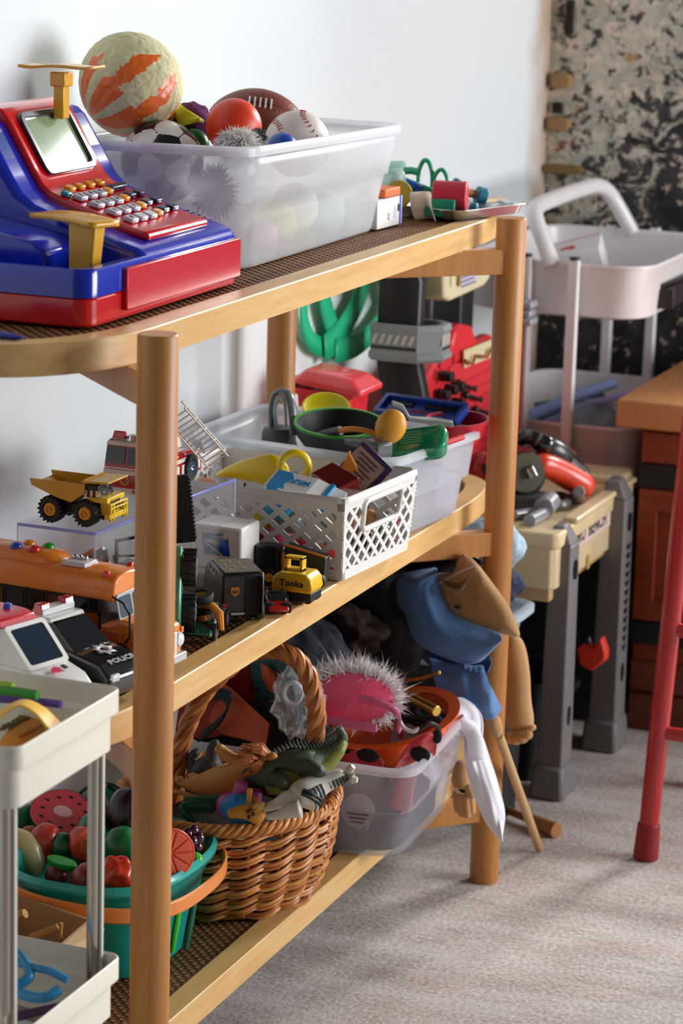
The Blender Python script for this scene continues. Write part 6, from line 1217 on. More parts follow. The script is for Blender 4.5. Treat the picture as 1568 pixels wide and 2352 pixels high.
# white cloth hanging over the rim
wcl = thing('white_cloth', 'thin white cloth draped over the bin rim and hanging to the floor', 'cloth', (0.0315, 0.8600, 0.1782)); WCM = mat('#e9e8f1', .75, sheen=.3)
cloth(ruled([(-0.0107, 0.8000, 0.2568), (-0.0084, 0.8200, 0.2676), (-0.0037, 0.8400, 0.2740), (0.0059, 0.8500, 0.2726)], [(0.0043, 0.7900, 0.2379), (0.0124, 0.8100, 0.2386), (0.0256, 0.8300, 0.2374), (0.0348, 0.8400, 0.2332)], (.01, -.004, .008), .0015, 3), 24, 14, WCM, 'top_fold', wcl)
cloth(ruled([(0.0182, 0.8150, 0.2402), (0.0194, 0.8250, 0.2058), (0.0262, 0.8350, 0.1676), (0.0398, 0.8450, 0.1285), (0.0582, 0.8500, 0.1041)], [(0.0219, 0.8400, 0.2582), (0.0341, 0.8500, 0.2221), (0.0497, 0.8550, 0.1759), (0.0606, 0.8570, 0.1355), (0.0592, 0.8520, 0.1036)], (.006, -.01, .002), .0, 0, wr_=.006, seed=3), 40, 24, WCM, 'hanging_part', wcl)
cloth(ruled([(0.0055, 0.8000, 0.2565), (0.0186, 0.8100, 0.2448), (0.0228, 0.8150, 0.2333), (0.0233, 0.8200, 0.2052)], [(0.0145, 0.8200, 0.2628), (0.0267, 0.8300, 0.2510), (0.0327, 0.8400, 0.2329), (0.0381, 0.8450, 0.2053)], (.01, -.006, .004), .002, 2), 24, 14, WCM, 'shoulder_fold', wcl)
# rag doll
dl = thing('rag_doll', 'tan fabric rag doll in a blue shirt slumped over the dress-up bin', 'doll', (-0.0155, 0.9000, 0.3234))
SKN = mat('#bd8f5e', .85, bump=.35, bscale=400, sheen=.25); BSH = mat('#5f8cc4', .75, bump=.2, bscale=500, sheen=.2); BSD = mat('#3f566f', .8, bump=.2, bscale=500)
hl = [(-0.0273, 0.9250, 0.4294), (-0.0156, 0.9200, 0.4265), (-0.0037, 0.9150, 0.4199), (0.0201, 0.9050, 0.4004), (0.0422, 0.8970, 0.3788), (0.0580, 0.8920, 0.3521), (0.0579, 0.8900, 0.3446), (0.0449, 0.8900, 0.3445), (0.0202, 0.8920, 0.3478), (-0.0079, 0.8970, 0.3521), (-0.0320, 0.9020, 0.3597), (-0.0475, 0.9100, 0.3721), (-0.0581, 0.9200, 0.3988), (-0.0374, 0.9220, 0.4052), (-0.0340, 0.9250, 0.4178)]
hl2 = [curve_at(hl + [hl[0]], i / 56) for i in range(56)]; hcn = Vector((0, 0, 0))
for p in hl2: hcn += p / 56
NV = Vector((.36, -.93, .1)).normalized()
def pill(k, off, dent=0): return [hcn + (p - hcn) * k + NV * off + NV * (dent * (1 if (p - hcn).x < 0 else .25)) for p in hl2]
obj('head', B().loft([pill(.03, .020, -.012), pill(.35, .021, -.009), pill(.62, .0185, -.004), pill(.85, .011), pill(.97, .003), pill(1, -.002), pill(.9, -.010), pill(.4, -.014), pill(.03, -.014)]), SKN, dl, w=1, sm=180)
obj('fold', B().tube(smooth([(-0.0399, 0.8950, 0.3997), (-0.0288, 0.8900, 0.3985), (-0.0172, 0.8880, 0.3987), (-0.0073, 0.8900, 0.4075)], 5), [.001 + .003 * sin(PI * i / 15) for i in range(16)], 8), mat('#6b4527', .9), dl, w=1)
obj('stitch', B().tube(smooth([(-0.0456, 0.8960, 0.3956), (-0.0275, 0.8930, 0.4086), (-0.0126, 0.8930, 0.4179), (-0.0010, 0.8970, 0.4232)], 4), .0007, 6), mat('#b9b4c0', .6), dl, w=1)
obj('stitch', B().tube(smooth([(-0.0228, 0.8850, 0.3875), (-0.0147, 0.8830, 0.3927), (-0.0084, 0.8830, 0.4010)], 4), .0006, 6), mat('#9a93a0', .6), dl, w=1)
obj('eye', B().sph((-0.0182, 0.8860, 0.3729), (.005, .002, .0025), 12, 8), mat('#40281a', .6), dl, w=1)
out_ = [(-0.0625, 0.9300, 0.4052), (-0.0811, 0.9200, 0.4015), (-0.0969, 0.9100, 0.3975), (-0.1037, 0.9050, 0.3897), (-0.1024, 0.9000, 0.3721), (-0.0925, 0.8950, 0.3501), (-0.0770, 0.8930, 0.3281), (-0.0559, 0.8900, 0.3153), (-0.0273, 0.8880, 0.3076), (-0.0044, 0.8860, 0.3047), (0.0148, 0.8850, 0.3118), (0.0273, 0.8830, 0.3279), (0.0371, 0.8820, 0.3466)]
in_ = [(-0.0602, 0.9250, 0.4061), (-0.0564, 0.9150, 0.4002), (-0.0516, 0.9070, 0.3928), (-0.0455, 0.9000, 0.3844), (-0.0377, 0.8930, 0.3752), (-0.0295, 0.8880, 0.3651), (-0.0201, 0.8850, 0.3605), (-0.0099, 0.8830, 0.3575), (0.0007, 0.8810, 0.3555), (0.0120, 0.8800, 0.3535), (0.0229, 0.8800, 0.3517), (0.0306, 0.8800, 0.3500), (0.0382, 0.8800, 0.3488)]
cloth(ruled(in_, out_, (.010, -.022, 0), .0, 0, wr_=.004, seed=5), 60, 20, BSH, 'shirt', dl, th=.002)
obj('hem', B().tube([curve_at(in_, i / 40) for i in range(41)], .0013, 6), mat('#7fa3cf', .7), dl, w=1)
bk_o = [(-0.1148, 0.9300, 0.3771), (-0.1041, 0.9200, 0.3398), (-0.0796, 0.9100, 0.3071), (-0.0490, 0.9050, 0.2850), (-0.0192, 0.9000, 0.2767), (0.0188, 0.9000, 0.2927)]
bk_i = [(-0.0775, 0.9500, 0.3907), (-0.0605, 0.9300, 0.3538), (-0.0396, 0.9200, 0.3370), (-0.0188, 0.9100, 0.3204), (-0.0003, 0.9050, 0.3133), (0.0207, 0.9000, 0.3119)]
cloth(ruled(bk_i, bk_o, (0, .01, 0), .002, 3), 40, 10, BSD, 'shirt_inside', dl)
cuf_t = [(-0.0528, 0.8900, 0.3048), (-0.0315, 0.8850, 0.3024), (-0.0058, 0.8820, 0.3044), (0.0086, 0.8800, 0.3036), (0.0183, 0.8800, 0.3060)]
cuf_b = [(-0.0378, 0.8950, 0.2591), (-0.0123, 0.8830, 0.2534), (0.0092, 0.8770, 0.2483), (0.0297, 0.8770, 0.2430), (0.0450, 0.8800, 0.2557)]
cloth(ruled(cuf_t, cuf_b, (.004, -.012, 0), .0055, 2.5, seed=1.2, wr_=.003), 60, 24, BSH, 'sleeve', dl, th=.002)
cloth(ruled([(-0.0078, 0.8830, 0.3050), (0.0058, 0.8800, 0.3043), (0.0172, 0.8800, 0.3069)], [(-0.0031, 0.8760, 0.3020), (0.0100, 0.8730, 0.3013), (0.0225, 0.8740, 0.3055)], (.004, -.008, .0), .0025, 4), 30, 8, BSH, 'elastic_band', dl)
cloth(ruled([(-0.1738, 0.9300, 0.3551), (-0.1494, 0.9250, 0.3648), (-0.1247, 0.9200, 0.3635), (-0.1034, 0.9150, 0.3727)], [(-0.1696, 0.9300, 0.3124), (-0.1406, 0.9200, 0.3286), (-0.1058, 0.9100, 0.3311), (-0.0780, 0.9050, 0.3140)], (.008, -.02, .01), .003, 1.5), 30, 16, BSD, 'second_sleeve', dl)
skin('leg', [(*(0.0044, 1.0300, 0.3071), .013), (*(0.0111, 1.0300, 0.2827), .0165), (*(0.0172, 1.0300, 0.2497), .0165), (*(0.0185, 1.0300, 0.2205), .0165), (*(0.0232, 1.0250, 0.2022), .0195), (*(0.0257, 1.0200, 0.1813), .018)], chain([0] * 6), SKN, dl, w=1)
for p, q, r_ in (((0.0151, 1.0100, 0.1872), (0.0177, 1.0000, 0.1746), .0080), ((0.0237, 1.0080, 0.1867), (0.0279, 1.0000, 0.1744), .0078), ((0.0310, 1.0080, 0.1878), (0.0368, 1.0000, 0.1785), .0076), ((0.0370, 1.0080, 0.1920), (0.0438, 1.0000, 0.1851), .007), ((0.0406, 1.0100, 0.1993), (0.0455, 1.0080, 0.1921), .0068)):
    skin('toe', [(*p, r_), (*lerp(p, q, .6), r_), (*q, r_ * .85)], chain([0] * 3), SKN, dl, w=1)
skin('arm', [(*(0.0253, 0.9000, 0.2419), .010), (*(0.0288, 0.9050, 0.2257), .0098), (*(0.0322, 0.9100, 0.2105), .0075)], chain([0] * 3), SKN, dl, w=1)
skin('hand', [(*(-0.0086, 0.9000, 0.1794), .0085), (*(-0.0099, 0.9000, 0.1571), .013), (*(-0.0054, 0.8950, 0.1427), .0135)], chain([0] * 3), SKN, dl, w=1)
for p, q, r_ in (((-0.0103, 0.8850, 0.1450), (-0.0048, 0.8800, 0.1181), .0058), ((-0.0037, 0.8820, 0.1442), (0.0017, 0.8780, 0.1137), .006), ((0.0029, 0.8820, 0.1452), (0.0083, 0.8780, 0.1136), .006), ((0.0073, 0.8850, 0.1477), (0.0123, 0.8820, 0.1179), .0055), ((0.0048, 0.8800, 0.1571), (0.0152, 0.8740, 0.1407), .0055)):
    skin('finger', [(*p, r_), (*lerp(p, q, .5), r_), (*q, r_ * .8)], chain([0] * 3), SKN, dl, w=1)
solo('dowel', 'thin light wooden dowel leaning down to the floor past the far post', 'stick', B().cyl((0.0316, 0.9150, 0.2112), (0.0317, 1.1071, 0.0040), .0056, n=14), mat('#c9a275', .6), bev=.001)
d0, d1 = Vector((-0.0445, 1.2136, 0.0100)), Vector((0.0371, 1.1647, 0.0105))
solo('wooden_rod', 'thicker wooden rod lying on the floor behind the leaning dowel', 'stick', B().cyl(d0 - (d1 - d0) * .6, d0 + (d1 - d0) * .45, .0055, n=14).cyl(d0 + (d1 - d0) * .45, d1, .0085, .0105, 18), mat('#a8743c', .55), bev=.001)
# behind the wicker basket
ob2 = thing('orange_case', 'orange fabric case with a black strap behind the wicker basket handle', 'case', (-0.1901, 0.6000, 0.2904))
q = [(-0.1863, 0.6000, 0.3164), (-0.1184, 0.5600, 0.3057), (-0.1198, 0.5500, 0.2814), (-0.1933, 0.5900, 0.2724)]; dv = Vector((-.07, .05, .02))
obj('shell', B().hexa([q[3], q[2], tuple(Vector(q[2]) + dv), tuple(Vector(q[3]) + dv), q[0], q[1], tuple(Vector(q[1]) + dv), tuple(Vector(q[0]) + dv)]), mat('#c24a1c', .6), ob2, w=1, bev=.004)
obj('side_panel', B().hexa([(-0.2632, 0.6200, 0.2485), (-0.1955, 0.5950, 0.2696), (-0.2108, 0.6300, 0.2573), (-0.2816, 0.6600, 0.2343), (-0.2537, 0.6200, 0.3300), (-0.1896, 0.6050, 0.3146), (-0.2047, 0.6400, 0.3030), (-0.2719, 0.6600, 0.3170)]), mat('#9a2a1a', .7), ob2, w=1, bev=.003)
obj('strap', strip(smooth([(-0.2333, 0.6000, 0.3089), (-0.1969, 0.5900, 0.3207), (-0.1830, 0.5850, 0.3210), (-0.1786, 0.5800, 0.3139), (-0.1893, 0.5800, 0.2936), (-0.2173, 0.5900, 0.2679)], 5), .014, .0025, (.3, .2, .9)), BLKC, ob2, w=1)
lump('red_felt', 'dark red felt piece hanging behind the orange case', (-0.2121, 0.6800, 0.3120), (.04, .02, .045), '#8c1a14', 51, cat='clothes')
bd2 = thing('teal_board', 'dark teal board book standing behind the wicker handle with an orange leaf on it', 'book', (-0.1451, 0.6300, 0.3190))
q = [(-0.1894, 0.6600, 0.3410), (-0.1253, 0.6200, 0.3700), (-0.1080, 0.6200, 0.2760), (-0.1746, 0.6600, 0.2601)]
obj('cover', B().hexa([q[3], q[2], tuple(Vector(q[2]) + Vector((0, .012, 0))), tuple(Vector(q[3]) + Vector((0, .012, 0))), q[0], q[1], tuple(Vector(q[1]) + Vector((0, .012, 0))), tuple(Vector(q[0]) + Vector((0, .012, 0)))]), mat('#2d5f69', .5), bd2, w=1, bev=.001)
lf = [(-0.1673, 0.6430, 0.3489), (-0.1528, 0.6340, 0.3475), (-0.1435, 0.6300, 0.3407), (-0.1429, 0.6300, 0.3193), (-0.1532, 0.6340, 0.3220), (-0.1639, 0.6410, 0.3340)]
obj('leaf_shape', B().add([tuple(Vector(p) + Vector((.002, -.006, 0))) for p in lf], [tuple(range(6))]), mat('#cf5a2a', .6), bd2, w=1, solid=.002)
for p in ((-0.1748, 0.6500, 0.3147), (-0.1738, 0.6510, 0.3001), (-0.1598, 0.6430, 0.3053)): obj('print_mark', B().box((p[0] + .002, p[1] - .006, p[2]), (.008, .001, .006)), INK, bd2, w=1)
pw = thing('plastic_bag', 'crumpled clear plastic bag glinting under the wicker handle', 'bag', (-0.1062, 0.6000, 0.3174)); c_ = (-0.1052, 0.6000, 0.3200)
obj('film', ball_mesh(1, None, lambda d: 1 + .35 * noise.noise(d * 2.5) + .18 * noise.noise(d * 7), 40, 28), clear('#ffffff', 'plastic_film', .86, .1), pw, w=1, M=T(c_, (0, 0, 0), (.028, .018, .038)), sm=30)
obj('ring_inside', B().tube(ringpts((-0.1107, 0.6000, 0.3309), .010, .012, 20), .0028, 8, closed=True), mat('#b9b9c2', .3), pw, w=1)
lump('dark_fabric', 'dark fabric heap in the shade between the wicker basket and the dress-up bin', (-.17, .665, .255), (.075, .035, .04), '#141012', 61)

# ---------------------------------------------------------------- toy workbench beyond the shelf
wbn = thing('toy_workbench', 'cream and grey toy workbench with a red pegboard beyond the far end of the shelf', 'workbench', (-.16, 1.49, 0))
CRE, GLEG, HUT, PEG = mat('#d8c49a', .42, coat=.15), mat('#6d6a6b', .5, bump=.15, bscale=300), mat('#16181b', .45), mat('#e02c34', .4, coat=.15)
BX0, BX1, BY0, BY1, BZ = -.318, -.014, 1.285, 1.70, .376
tp_ = [(BX0, BY0), (BX1 - .008, BY0), (BX1, BY0 + .008), (BX1, BY1 - .05), (BX1 - .012, BY1 - .02), (BX1 - .045, BY1), (BX0, BY1)]
obj('top', B().prism(tp_, .022, T((0, 0, BZ - .022))), CRE, wbn, w=1, bev=.004, seg=3)
obj('front_ledge', B().box((BX1 - .008, 1.51, BZ + .003), (.022, .30, .008)), CRE, wbn, w=1, bev=.003)
obj('tray_groove', B().box((-.10, 1.66, BZ + .0004), (.04, .018, .001)), mat('#a88f62', .6), wbn, w=1)
obj('apron', B().prism([(x - (.004 if x > -.1 else 0), y + (.003 if y < 1.4 else -.003)) for x, y in tp_], .056, T((0, 0, BZ - .0775))), CRE, wbn, w=1, bev=.002)
obj('lower_panel', B().box((-.17, 1.30, .292), (.29, .02, .022)), mat('#bb9c6c', .5), wbn, w=1, bev=.002)
obj('front_panel', B().box((BX1 - .014, 1.50, .302), (.008, .36, .024)).box((BX1 - .006, 1.44, .305), (.01, .012, .02)), mat('#b8985c', .5), wbn, w=1, bev=.001)
obj('end_shoulder', B().box((BX1 - .055, 1.655, BZ + .005), (.095, .075, .016)), CRE, wbn, w=1, bev=.006, seg=3)
obj('back_shade_sheet', B().box((-.24, 1.49, .165), (.012, .39, .31)), mat('#0b0b0c', .7), wbn, w=1)  # black sheet added to stand in for the shade under the bench
obj('end_shade_sheet', B().box((-.165, 1.675, .165), (.27, .012, .31)), mat('#0b0b0c', .7), wbn, w=1)  # second added sheet, keeps the view out the far end black like shade
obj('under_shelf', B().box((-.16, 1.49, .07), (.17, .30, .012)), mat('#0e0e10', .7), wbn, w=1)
lbp = obj('label_panel', B().box((BX1 - .0025, 1.45, .352), (.002, .185, .034)), mat('#d8bfb4', .5), wbn, w=1, bev=.0006)
text('PRO', .027, INK, lbp, frame((BX1 - .0012, 1.393, .351), (0, 1, 0), (0, 0, 1)), w=1, bold=.0004); text('BENCH', .027, INK, lbp, frame((BX1 - .0012, 1.475, .351), (0, 1, 0), (0, 0, 1)), w=1, bold=.0004)
def leg(x0, x1, y0, y1, zt_, chev=False):
    l = obj('leg', B().hexa([(x0 - .004, y0 - .004, .045), (x1 + .002, y0 - .004, .045), (x1 + .002, y1 + .004, .045), (x0 - .004, y1 + .004, .045), (x0, y0, zt_ - .02), (x1, y0, zt_ - .02), (x1, y1, zt_ - .02), (x0, y1, zt_ - .02)]).hexa([(x0, y0, zt_ - .02), (x1, y0, zt_ - .02), (x1, y1, zt_ - .02), (x0, y1, zt_ - .02), (x0 + .002, y0 + .002, zt_ + .006), (x1 - .014, y0 + .012, zt_ + .006), (x1 - .014, y1 - .006, zt_ + .006), (x0 + .002, y1 - .002, zt_ + .006)]), GLEG, wbn, w=1, bev=.003)
    obj('foot', B().hexa([(x0 - .012, y0 - .012, 0), (x1 + .008, y0 - .012, 0), (x1 + .008, y1 + .012, 0), (x0 - .012, y1 + .012, 0), (x0 - .009, y0 - .009, .048), (x1 + .005, y0 - .009, .048), (x1 + .005, y1 + .009, .048), (x0 - .009, y1 + .009, .048)]), GLEG, l, w=1, bev=.006)
    ym = (y0 + y1) / 2
    for z in (zt_ - .055, .115):
        obj('slot', B().prism([(.0075 * cos(a), .014 * sin(a)) for a in [2 * PI * i / 18 for i in range(18)]], .0015, frame((x1 + .0012, ym, z), (0, 1, 0), (0, 0, 1))), BLACK, l, w=1)
    if chev:
        for k in range(12): obj('chevron', B().prism([(-.007, .004), (0, -.001), (.007, .004), (.007, .0085), (0, .0035), (-.007, .0085)], .0015, frame((x1 + .0014, ym, .297 - .0135 * k), (0, 1, 0), (0, 0, 1))), BLACK, l, w=1)
leg(-.034, -.004, 1.312, 1.352, .375); leg(-.030, .004, 1.548, 1.592, .392, True)
leg(-.315, -.28, 1.312, 1.352, .34); leg(-.315, -.28, 1.60, 1.64, .34)
def hpost(y, zt_):
    lo = [(-.292, y - .020), (-.250, y - .020), (-.232, y - .008), (-.232, y + .014), (-.246, y + .022), (-.292, y + .022)]
    def sh(dx, s_): return [(-.27 + (px + .27) * s_ + dx, y + (py - y) * s_) for px, py in lo]
    o = obj('hutch_post', B().loft([[(px, py, z) for px, py in sh(dx, s_)] for z, dx, s_ in ((BZ, .012, 1), (.52, .012, 1), (.585, -.002, .95), (.69, .0, .95), (zt_, -.012, .9))]), HUT, wbn, w=1, bev=.003)
    cap = [(-.296, y - .034), (-.228, y - .034), (-.2, y - .010), (-.2, y + .022), (-.218, y + .036), (-.296, y + .036)]
    def cs(k): return [(-.262 + (px + .262) * k, y + (py - y) * k) for px, py in cap]
    GC = mat('#8f9698', .4, coat=.2)
    obj('cap', B().loft([[(px, py, z) for px, py in cs(k)] for z, k in ((.583, .92), (.588, 1.03), (.595, 1.03), (.597, .98), (.622, .98), (.626, 1.02), (.634, .99), (.634, .84), (.625, .82))], cap=False), GC, o, w=1, sm=30)
    hz = B()
    for k in range(6):
        yy = -.294 + .0105 * k
        hz.hexa([(yy, y - .0338, .607), (yy + .005, y - .0338, .607), (yy + .005, y - .0328, .607), (yy, y - .0328, .607), (yy + .005, y - .0338, .620), (yy + .010, y - .0338, .620), (yy + .010, y - .0328, .620), (yy + .005, y - .0328, .620)])
    for k in range(4):
        yy = y - .012 + .0085 * k
        hz.hexa([(-.2012, yy, .607), (-.2002, yy, .607), (-.2002, yy + .0035, .607), (-.2012, yy + .0035, .607), (-.2012, yy + .003, .620), (-.2002, yy + .003, .620), (-.2002, yy + .0065, .620), (-.2012, yy + .0065, .620)])
    obj('hazard_stripe', hz, mat('#d8cfc4', .5), o, w=1, kind='stuff')
    obj('print_band', B().box((-.262, y - .0335, .602), (.064, .001, .004)).box((-.2007, y + .006, .602), (.001, .028, .004)), mat('#2c2c2e', .5), o, w=1)
hpost(1.335, .735)
obj('hutch_post', B().box((-.302, 1.66, .56), (.045, .06, .345)), HUT, wbn, w=1, bev=.004)
rp0 = (-0.2051, 1.7100, 0.6117)
rp_ = obj('rear_post', B().box((rp0[0] - .004, 1.71, .49), (.022, .022, .23)), mat('#a89a9c', .45), wbn, w=1, bev=.003)
for z, k in ((.613, .034), (.600, .030), (.588, .036)): obj('post_collar', B().box((rp0[0] - .004, 1.71, z), (k, k, .011)), mat('#a6aab0', .35, .2), rp_, w=1, bev=.003)
cp_ = [(-0.2200, 1.3761, 0.7138), (-0.2200, 1.3818, 0.6626), (-0.2200, 1.4096, 0.6548), (-0.2200, 1.5534, 0.6578), (-0.2200, 1.5778, 0.6654), (-0.2200, 1.5797, 0.6963)]
obj('crest_sign', B().prism([(p[1], p[2]) for p in cp_] + [(1.38, .735)], .042, Matrix(((0, 0, -1, -.22), (1, 0, 0, 0), (0, 1, 0, 0), (0, 0, 0, 1)))), mat('#dccfaa', .45), wbn, w=1, bev=.004)
sl = obj('sign_sticker', B().prism([(p[1], p[2]) for p in ((-0.2190, 1.4200, 0.6968), (-0.2190, 1.4323, 0.6701), (-0.2190, 1.5221, 0.6692), (-0.2190, 1.5271, 0.6901))], .0008, Matrix(((0, 0, 1, -.2199), (1, 0, 0, 0), (0, 1, 0, 0), (0, 0, 0, 1)))), mat('#cfc7d6', .5), wbn, w=1)
for k, (px, py) in enumerate(((1072, 630), (1075, 640), (1078, 650))):
    pass
for q, wd in (((-0.2190, 1.4677, 0.6826), .05), ((-0.2190, 1.4740, 0.6764), .055), ((-0.2190, 1.4804, 0.6701), .06)): obj('print_line', B().box((-.2186, q[1], q[2]), (.0006, wd, .003)), mat('#7f7890', .6), sl, w=1)
hk = (-0.2150, 1.4042, 0.6871); obj('hook', B().tube(smooth([(hk[0], hk[1] - .01, hk[2] + .012), (hk[0] + .006, hk[1], hk[2] + .008), (hk[0] + .006, hk[1] + .003, hk[2] - .01)], 4), .003, 8), mat('#a8862c', .4), wbn, w=1)
pg_ = [(-0.2500, 1.3579, 0.5164), (-0.2500, 1.4162, 0.5496), (-0.2500, 1.4591, 0.5706), (-0.2500, 1.5139, 0.5768), (-0.2500, 1.5228, 0.5973), (-0.2500, 1.5526, 0.6012), (-0.2500, 1.5980, 0.5924), (-0.2500, 1.6270, 0.5641), (-0.2500, 1.6867, 0.5672)]
obj('pegboard', B().prism([(p[1], p[2]) for p in pg_] + [(1.74, .54), (1.74, BZ), (1.30, BZ)], .022, Matrix(((0, 0, -1, -.25), (1, 0, 0, 0), (0, 1, 0, 0), (0, 0, 0, 1)))), PEG, wbn, w=1, bev=.006)
obj('pegboard_field', B().prism([(p[1], p[2]) for p in ((-0.2480, 1.4555, 0.5189), (-0.2480, 1.5020, 0.5488), (-0.2480, 1.6837, 0.5438))] + [(1.70, .40), (1.42, .40)], .003, Matrix(((0, 0, 1, -.25), (1, 0, 0, 0), (0, 1, 0, 0), (0, 0, 0, 1)))), mat('#d8303a', .45), wbn, w=1, bev=.001)
dh = B()
for i in range(14):
    for j in range(7): dh.box((-.2468, 1.47 + .017 * i, .415 + .017 * j), (.0008, .004, .004))
obj('peg_holes', dh, mat('#8e1a22', .6), wbn, w=1, kind='stuff')
cpn = [(-0.2460, 1.5454, 0.5644), (-0.2460, 1.5484, 0.5388), (-0.2460, 1.6828, 0.5356), (-0.2460, 1.6794, 0.5621)]
pl_ = obj('ivory_plate', B().prism([(p[1], p[2]) for p in cpn], .003, Matrix(((0, 0, 1, -.2465), (1, 0, 0, 0), (0, 1, 0, 0), (0, 0, 0, 1)))), mat('#d9cba0', .5), wbn, w=1)
obj('plate_hook', B().tube([(-0.2380, 1.5349, 0.5522), (-0.2380, 1.5688, 0.5420), (-0.2380, 1.5810, 0.5535)], .0025, 6), mat('#a05a2a', .5), pl_, w=1); obj('plate_hook', B().tube([(-0.2380, 1.5972, 0.5492), (-0.2380, 1.6337, 0.5424), (-0.2380, 1.6525, 0.5525)], .0025, 6), mat('#a05a2a', .5), pl_, w=1)
for p in ((-0.2490, 1.4576, 0.5586), (-0.2490, 1.5174, 0.5539), (-0.2490, 1.4410, 0.5446)): obj('round_hole', B().prism([(.004 * cos(2 * PI * i / 12), .008 * sin(2 * PI * i / 12)) for i in range(12)], .001, frame((-.2495, p[1], p[2]), (0, 1, 0), (0, 0, 1))), mat('#9a1420', .6), wbn, w=1)
for p in ((-0.2460, 1.4564, 0.5418), (-0.2460, 1.4445, 0.5178), (-0.2460, 1.4791, 0.5196), (-0.2460, 1.5090, 0.5192), (-0.2460, 1.5119, 0.4943)): obj('peg', B().cyl(p, (p[0] + .018, p[1] - .002, p[2]), .0085, .0075, 12), BLACK, wbn, w=1, bev=.001)
for a_, c_ in (((-0.2400, 1.5139, 0.5227), (-0.2400, 1.5893, 0.5024)), ((-0.2400, 1.5509, 0.4998), (-0.2400, 1.6195, 0.4815)), ((-0.2400, 1.5971, 0.4711), (-0.2400, 1.6652, 0.4531))): obj('peg', B().cyl(a_, c_, .0028, n=8).sph(a_, .006, 10, 8).sph(c_, .0045, 10, 8), BLACK, wbn, w=1)
# tools on the bench top
dr_ = thing('toy_drill', 'orange red and black toy power drill lying on the workbench', 'toy tool', (-0.0688, 1.4700, 0.4229))
OR2 = mat('#e2401f', .35, coat=.4)
skin('handle', [(*(-0.0968, 1.4200, 0.4405), .019), (*(-0.0807, 1.4500, 0.4316), .0185), (*(-0.0651, 1.4800, 0.4140), .021), (*(-0.0450, 1.5000, 0.3973), .0195), (*(-0.0388, 1.5100, 0.3923), .017)], chain([0] * 5), OR2, dr_, w=1)
obj('motor', B().tube(smooth([(-0.1062, 1.4600, 0.4518), (-0.0877, 1.4700, 0.4494), (-0.0723, 1.4900, 0.4361), (-0.0604, 1.5100, 0.4193), (-0.0514, 1.5200, 0.4078)], 4), [.012 + .008 * sin(PI * min(1, .35 + i / 18)) for i in range(17)], 12), mat('#1b1b1e', .35, coat=.3), dr_, w=1, sm=60)
obj('collar', B().tube(smooth([(-0.0959, 1.4750, 0.4563), (-0.0778, 1.4850, 0.4489), (-0.0658, 1.5000, 0.4350)], 4), .0105, 10), OR2, dr_, w=1)
obj('chrome_trim', B().cyl((-0.0941, 1.4000, 0.4372), (-0.0873, 1.4000, 0.4252), .007, n=12), CHROME, dr_, w=1)
obj('black_band', B().tube([(-0.0674, 1.4850, 0.4314), (-0.0521, 1.5000, 0.4128)], .0125, 12), mat('#232326', .4), dr_, w=1)
sw2 = thing('toy_saw', 'black and grey toy circular saw on the workbench next to the far post', 'toy tool', (-0.1129, 1.4200, 0.4217))
obj('guard', B().cyl((-0.1205, 1.4300, 0.4220), (-0.1067, 1.4100, 0.4255), .036, .034, 32), mat('#141416', .35, coat=.3), sw2, w=1, bev=.003)
obj('grip', B().tube(smooth([(-0.1333, 1.4500, 0.4508), (-0.1226, 1.4500, 0.4655), (-0.1076, 1.4500, 0.4682), (-0.0960, 1.4500, 0.4638)], 4), [.012] * 13, 12), mat('#121214', .2, coat=.6), sw2, w=1); obj('knob', B().sph((-0.0928, 1.4500, 0.4623), (.018, .014, .014), 18, 12), mat('#101012', .1, coat=1), sw2, w=1)
obj('blade_edge', B().cyl((-0.1027, 1.4050, 0.4287), (-0.0987, 1.4000, 0.4294), .029, .027, 24), mat('#5a5a4a', .4), sw2, w=1)
obj('badge', B().prism(rr(.022, .014, .001), .001, frame((-0.1065, 1.4050, 0.4569), (.93, .36, -.3), (.3, .1, .9))), mat('#8f1d24', .4), sw2, w=1)
b3 = (-0.1088, 1.4100, 0.4026); obj('base_plate', B().box((b3[0], b3[1], BZ + .012), (.08, .05, .022)), mat('#4b4c50', .4), sw2, w=1, bev=.003)
rt = thing('red_toy_tool', 'red and black toy tool on the workbench left of the far post', 'toy tool', (-0.1633, 1.4000, 0.4294))
obj('body', B().sph((-0.1616, 1.4000, 0.4326), (.024, .018, .020), 20, 14), mat('#b0101a', .35, coat=.3), rt, w=1); obj('trigger', B().tube([(-0.1510, 1.3750, 0.4396), (-0.1452, 1.3700, 0.4309)], .0055, 8), BLACK, rt, w=1)
wr2 = thing('toy_wrench', 'silver grey toy wrench lying at the near end of the workbench', 'toy tool', (-0.0748, 1.3644, 0.3850)); SG = mat('#9a9ca3', .3, .3)
w0, w1, w2_ = (-0.0942, 1.3381, 0.3840), (-0.0785, 1.3702, 0.3840), (-0.0761, 1.4279, 0.3860)
obj('shaft', B().tube([w0, w1], .008, 10, fl=.7), SG, wr2, w=1); obj('jaw', B().tube(smooth([(-0.0648, 1.3134, 0.3840), (-0.0616, 1.3617, 0.3840), (-0.0633, 1.4006, 0.3880), (-0.0761, 1.4294, 0.3900)], 4), [.009] * 12 + [.008], 10), SG, wr2, w=1); obj('collar', B().cyl((-0.0619, 1.3677, 0.3900), (-0.0627, 1.4015, 0.3940), .0145, n=18), SG, wr2, w=1, bev=.002)
sp3 = thing('toy_spanner', 'grey toy open spanner lying behind the wrench on the workbench', 'toy tool', (-0.0857, 1.4696, 0.3840)); obj('shaft', B().tube([(-0.1152, 1.4227, 0.3840), (-0.0900, 1.4425, 0.3840), (-0.0727, 1.4581, 0.3840)], [.006, .007, .006], 10), mat('#6f7176', .35, .3), sp3, w=1)
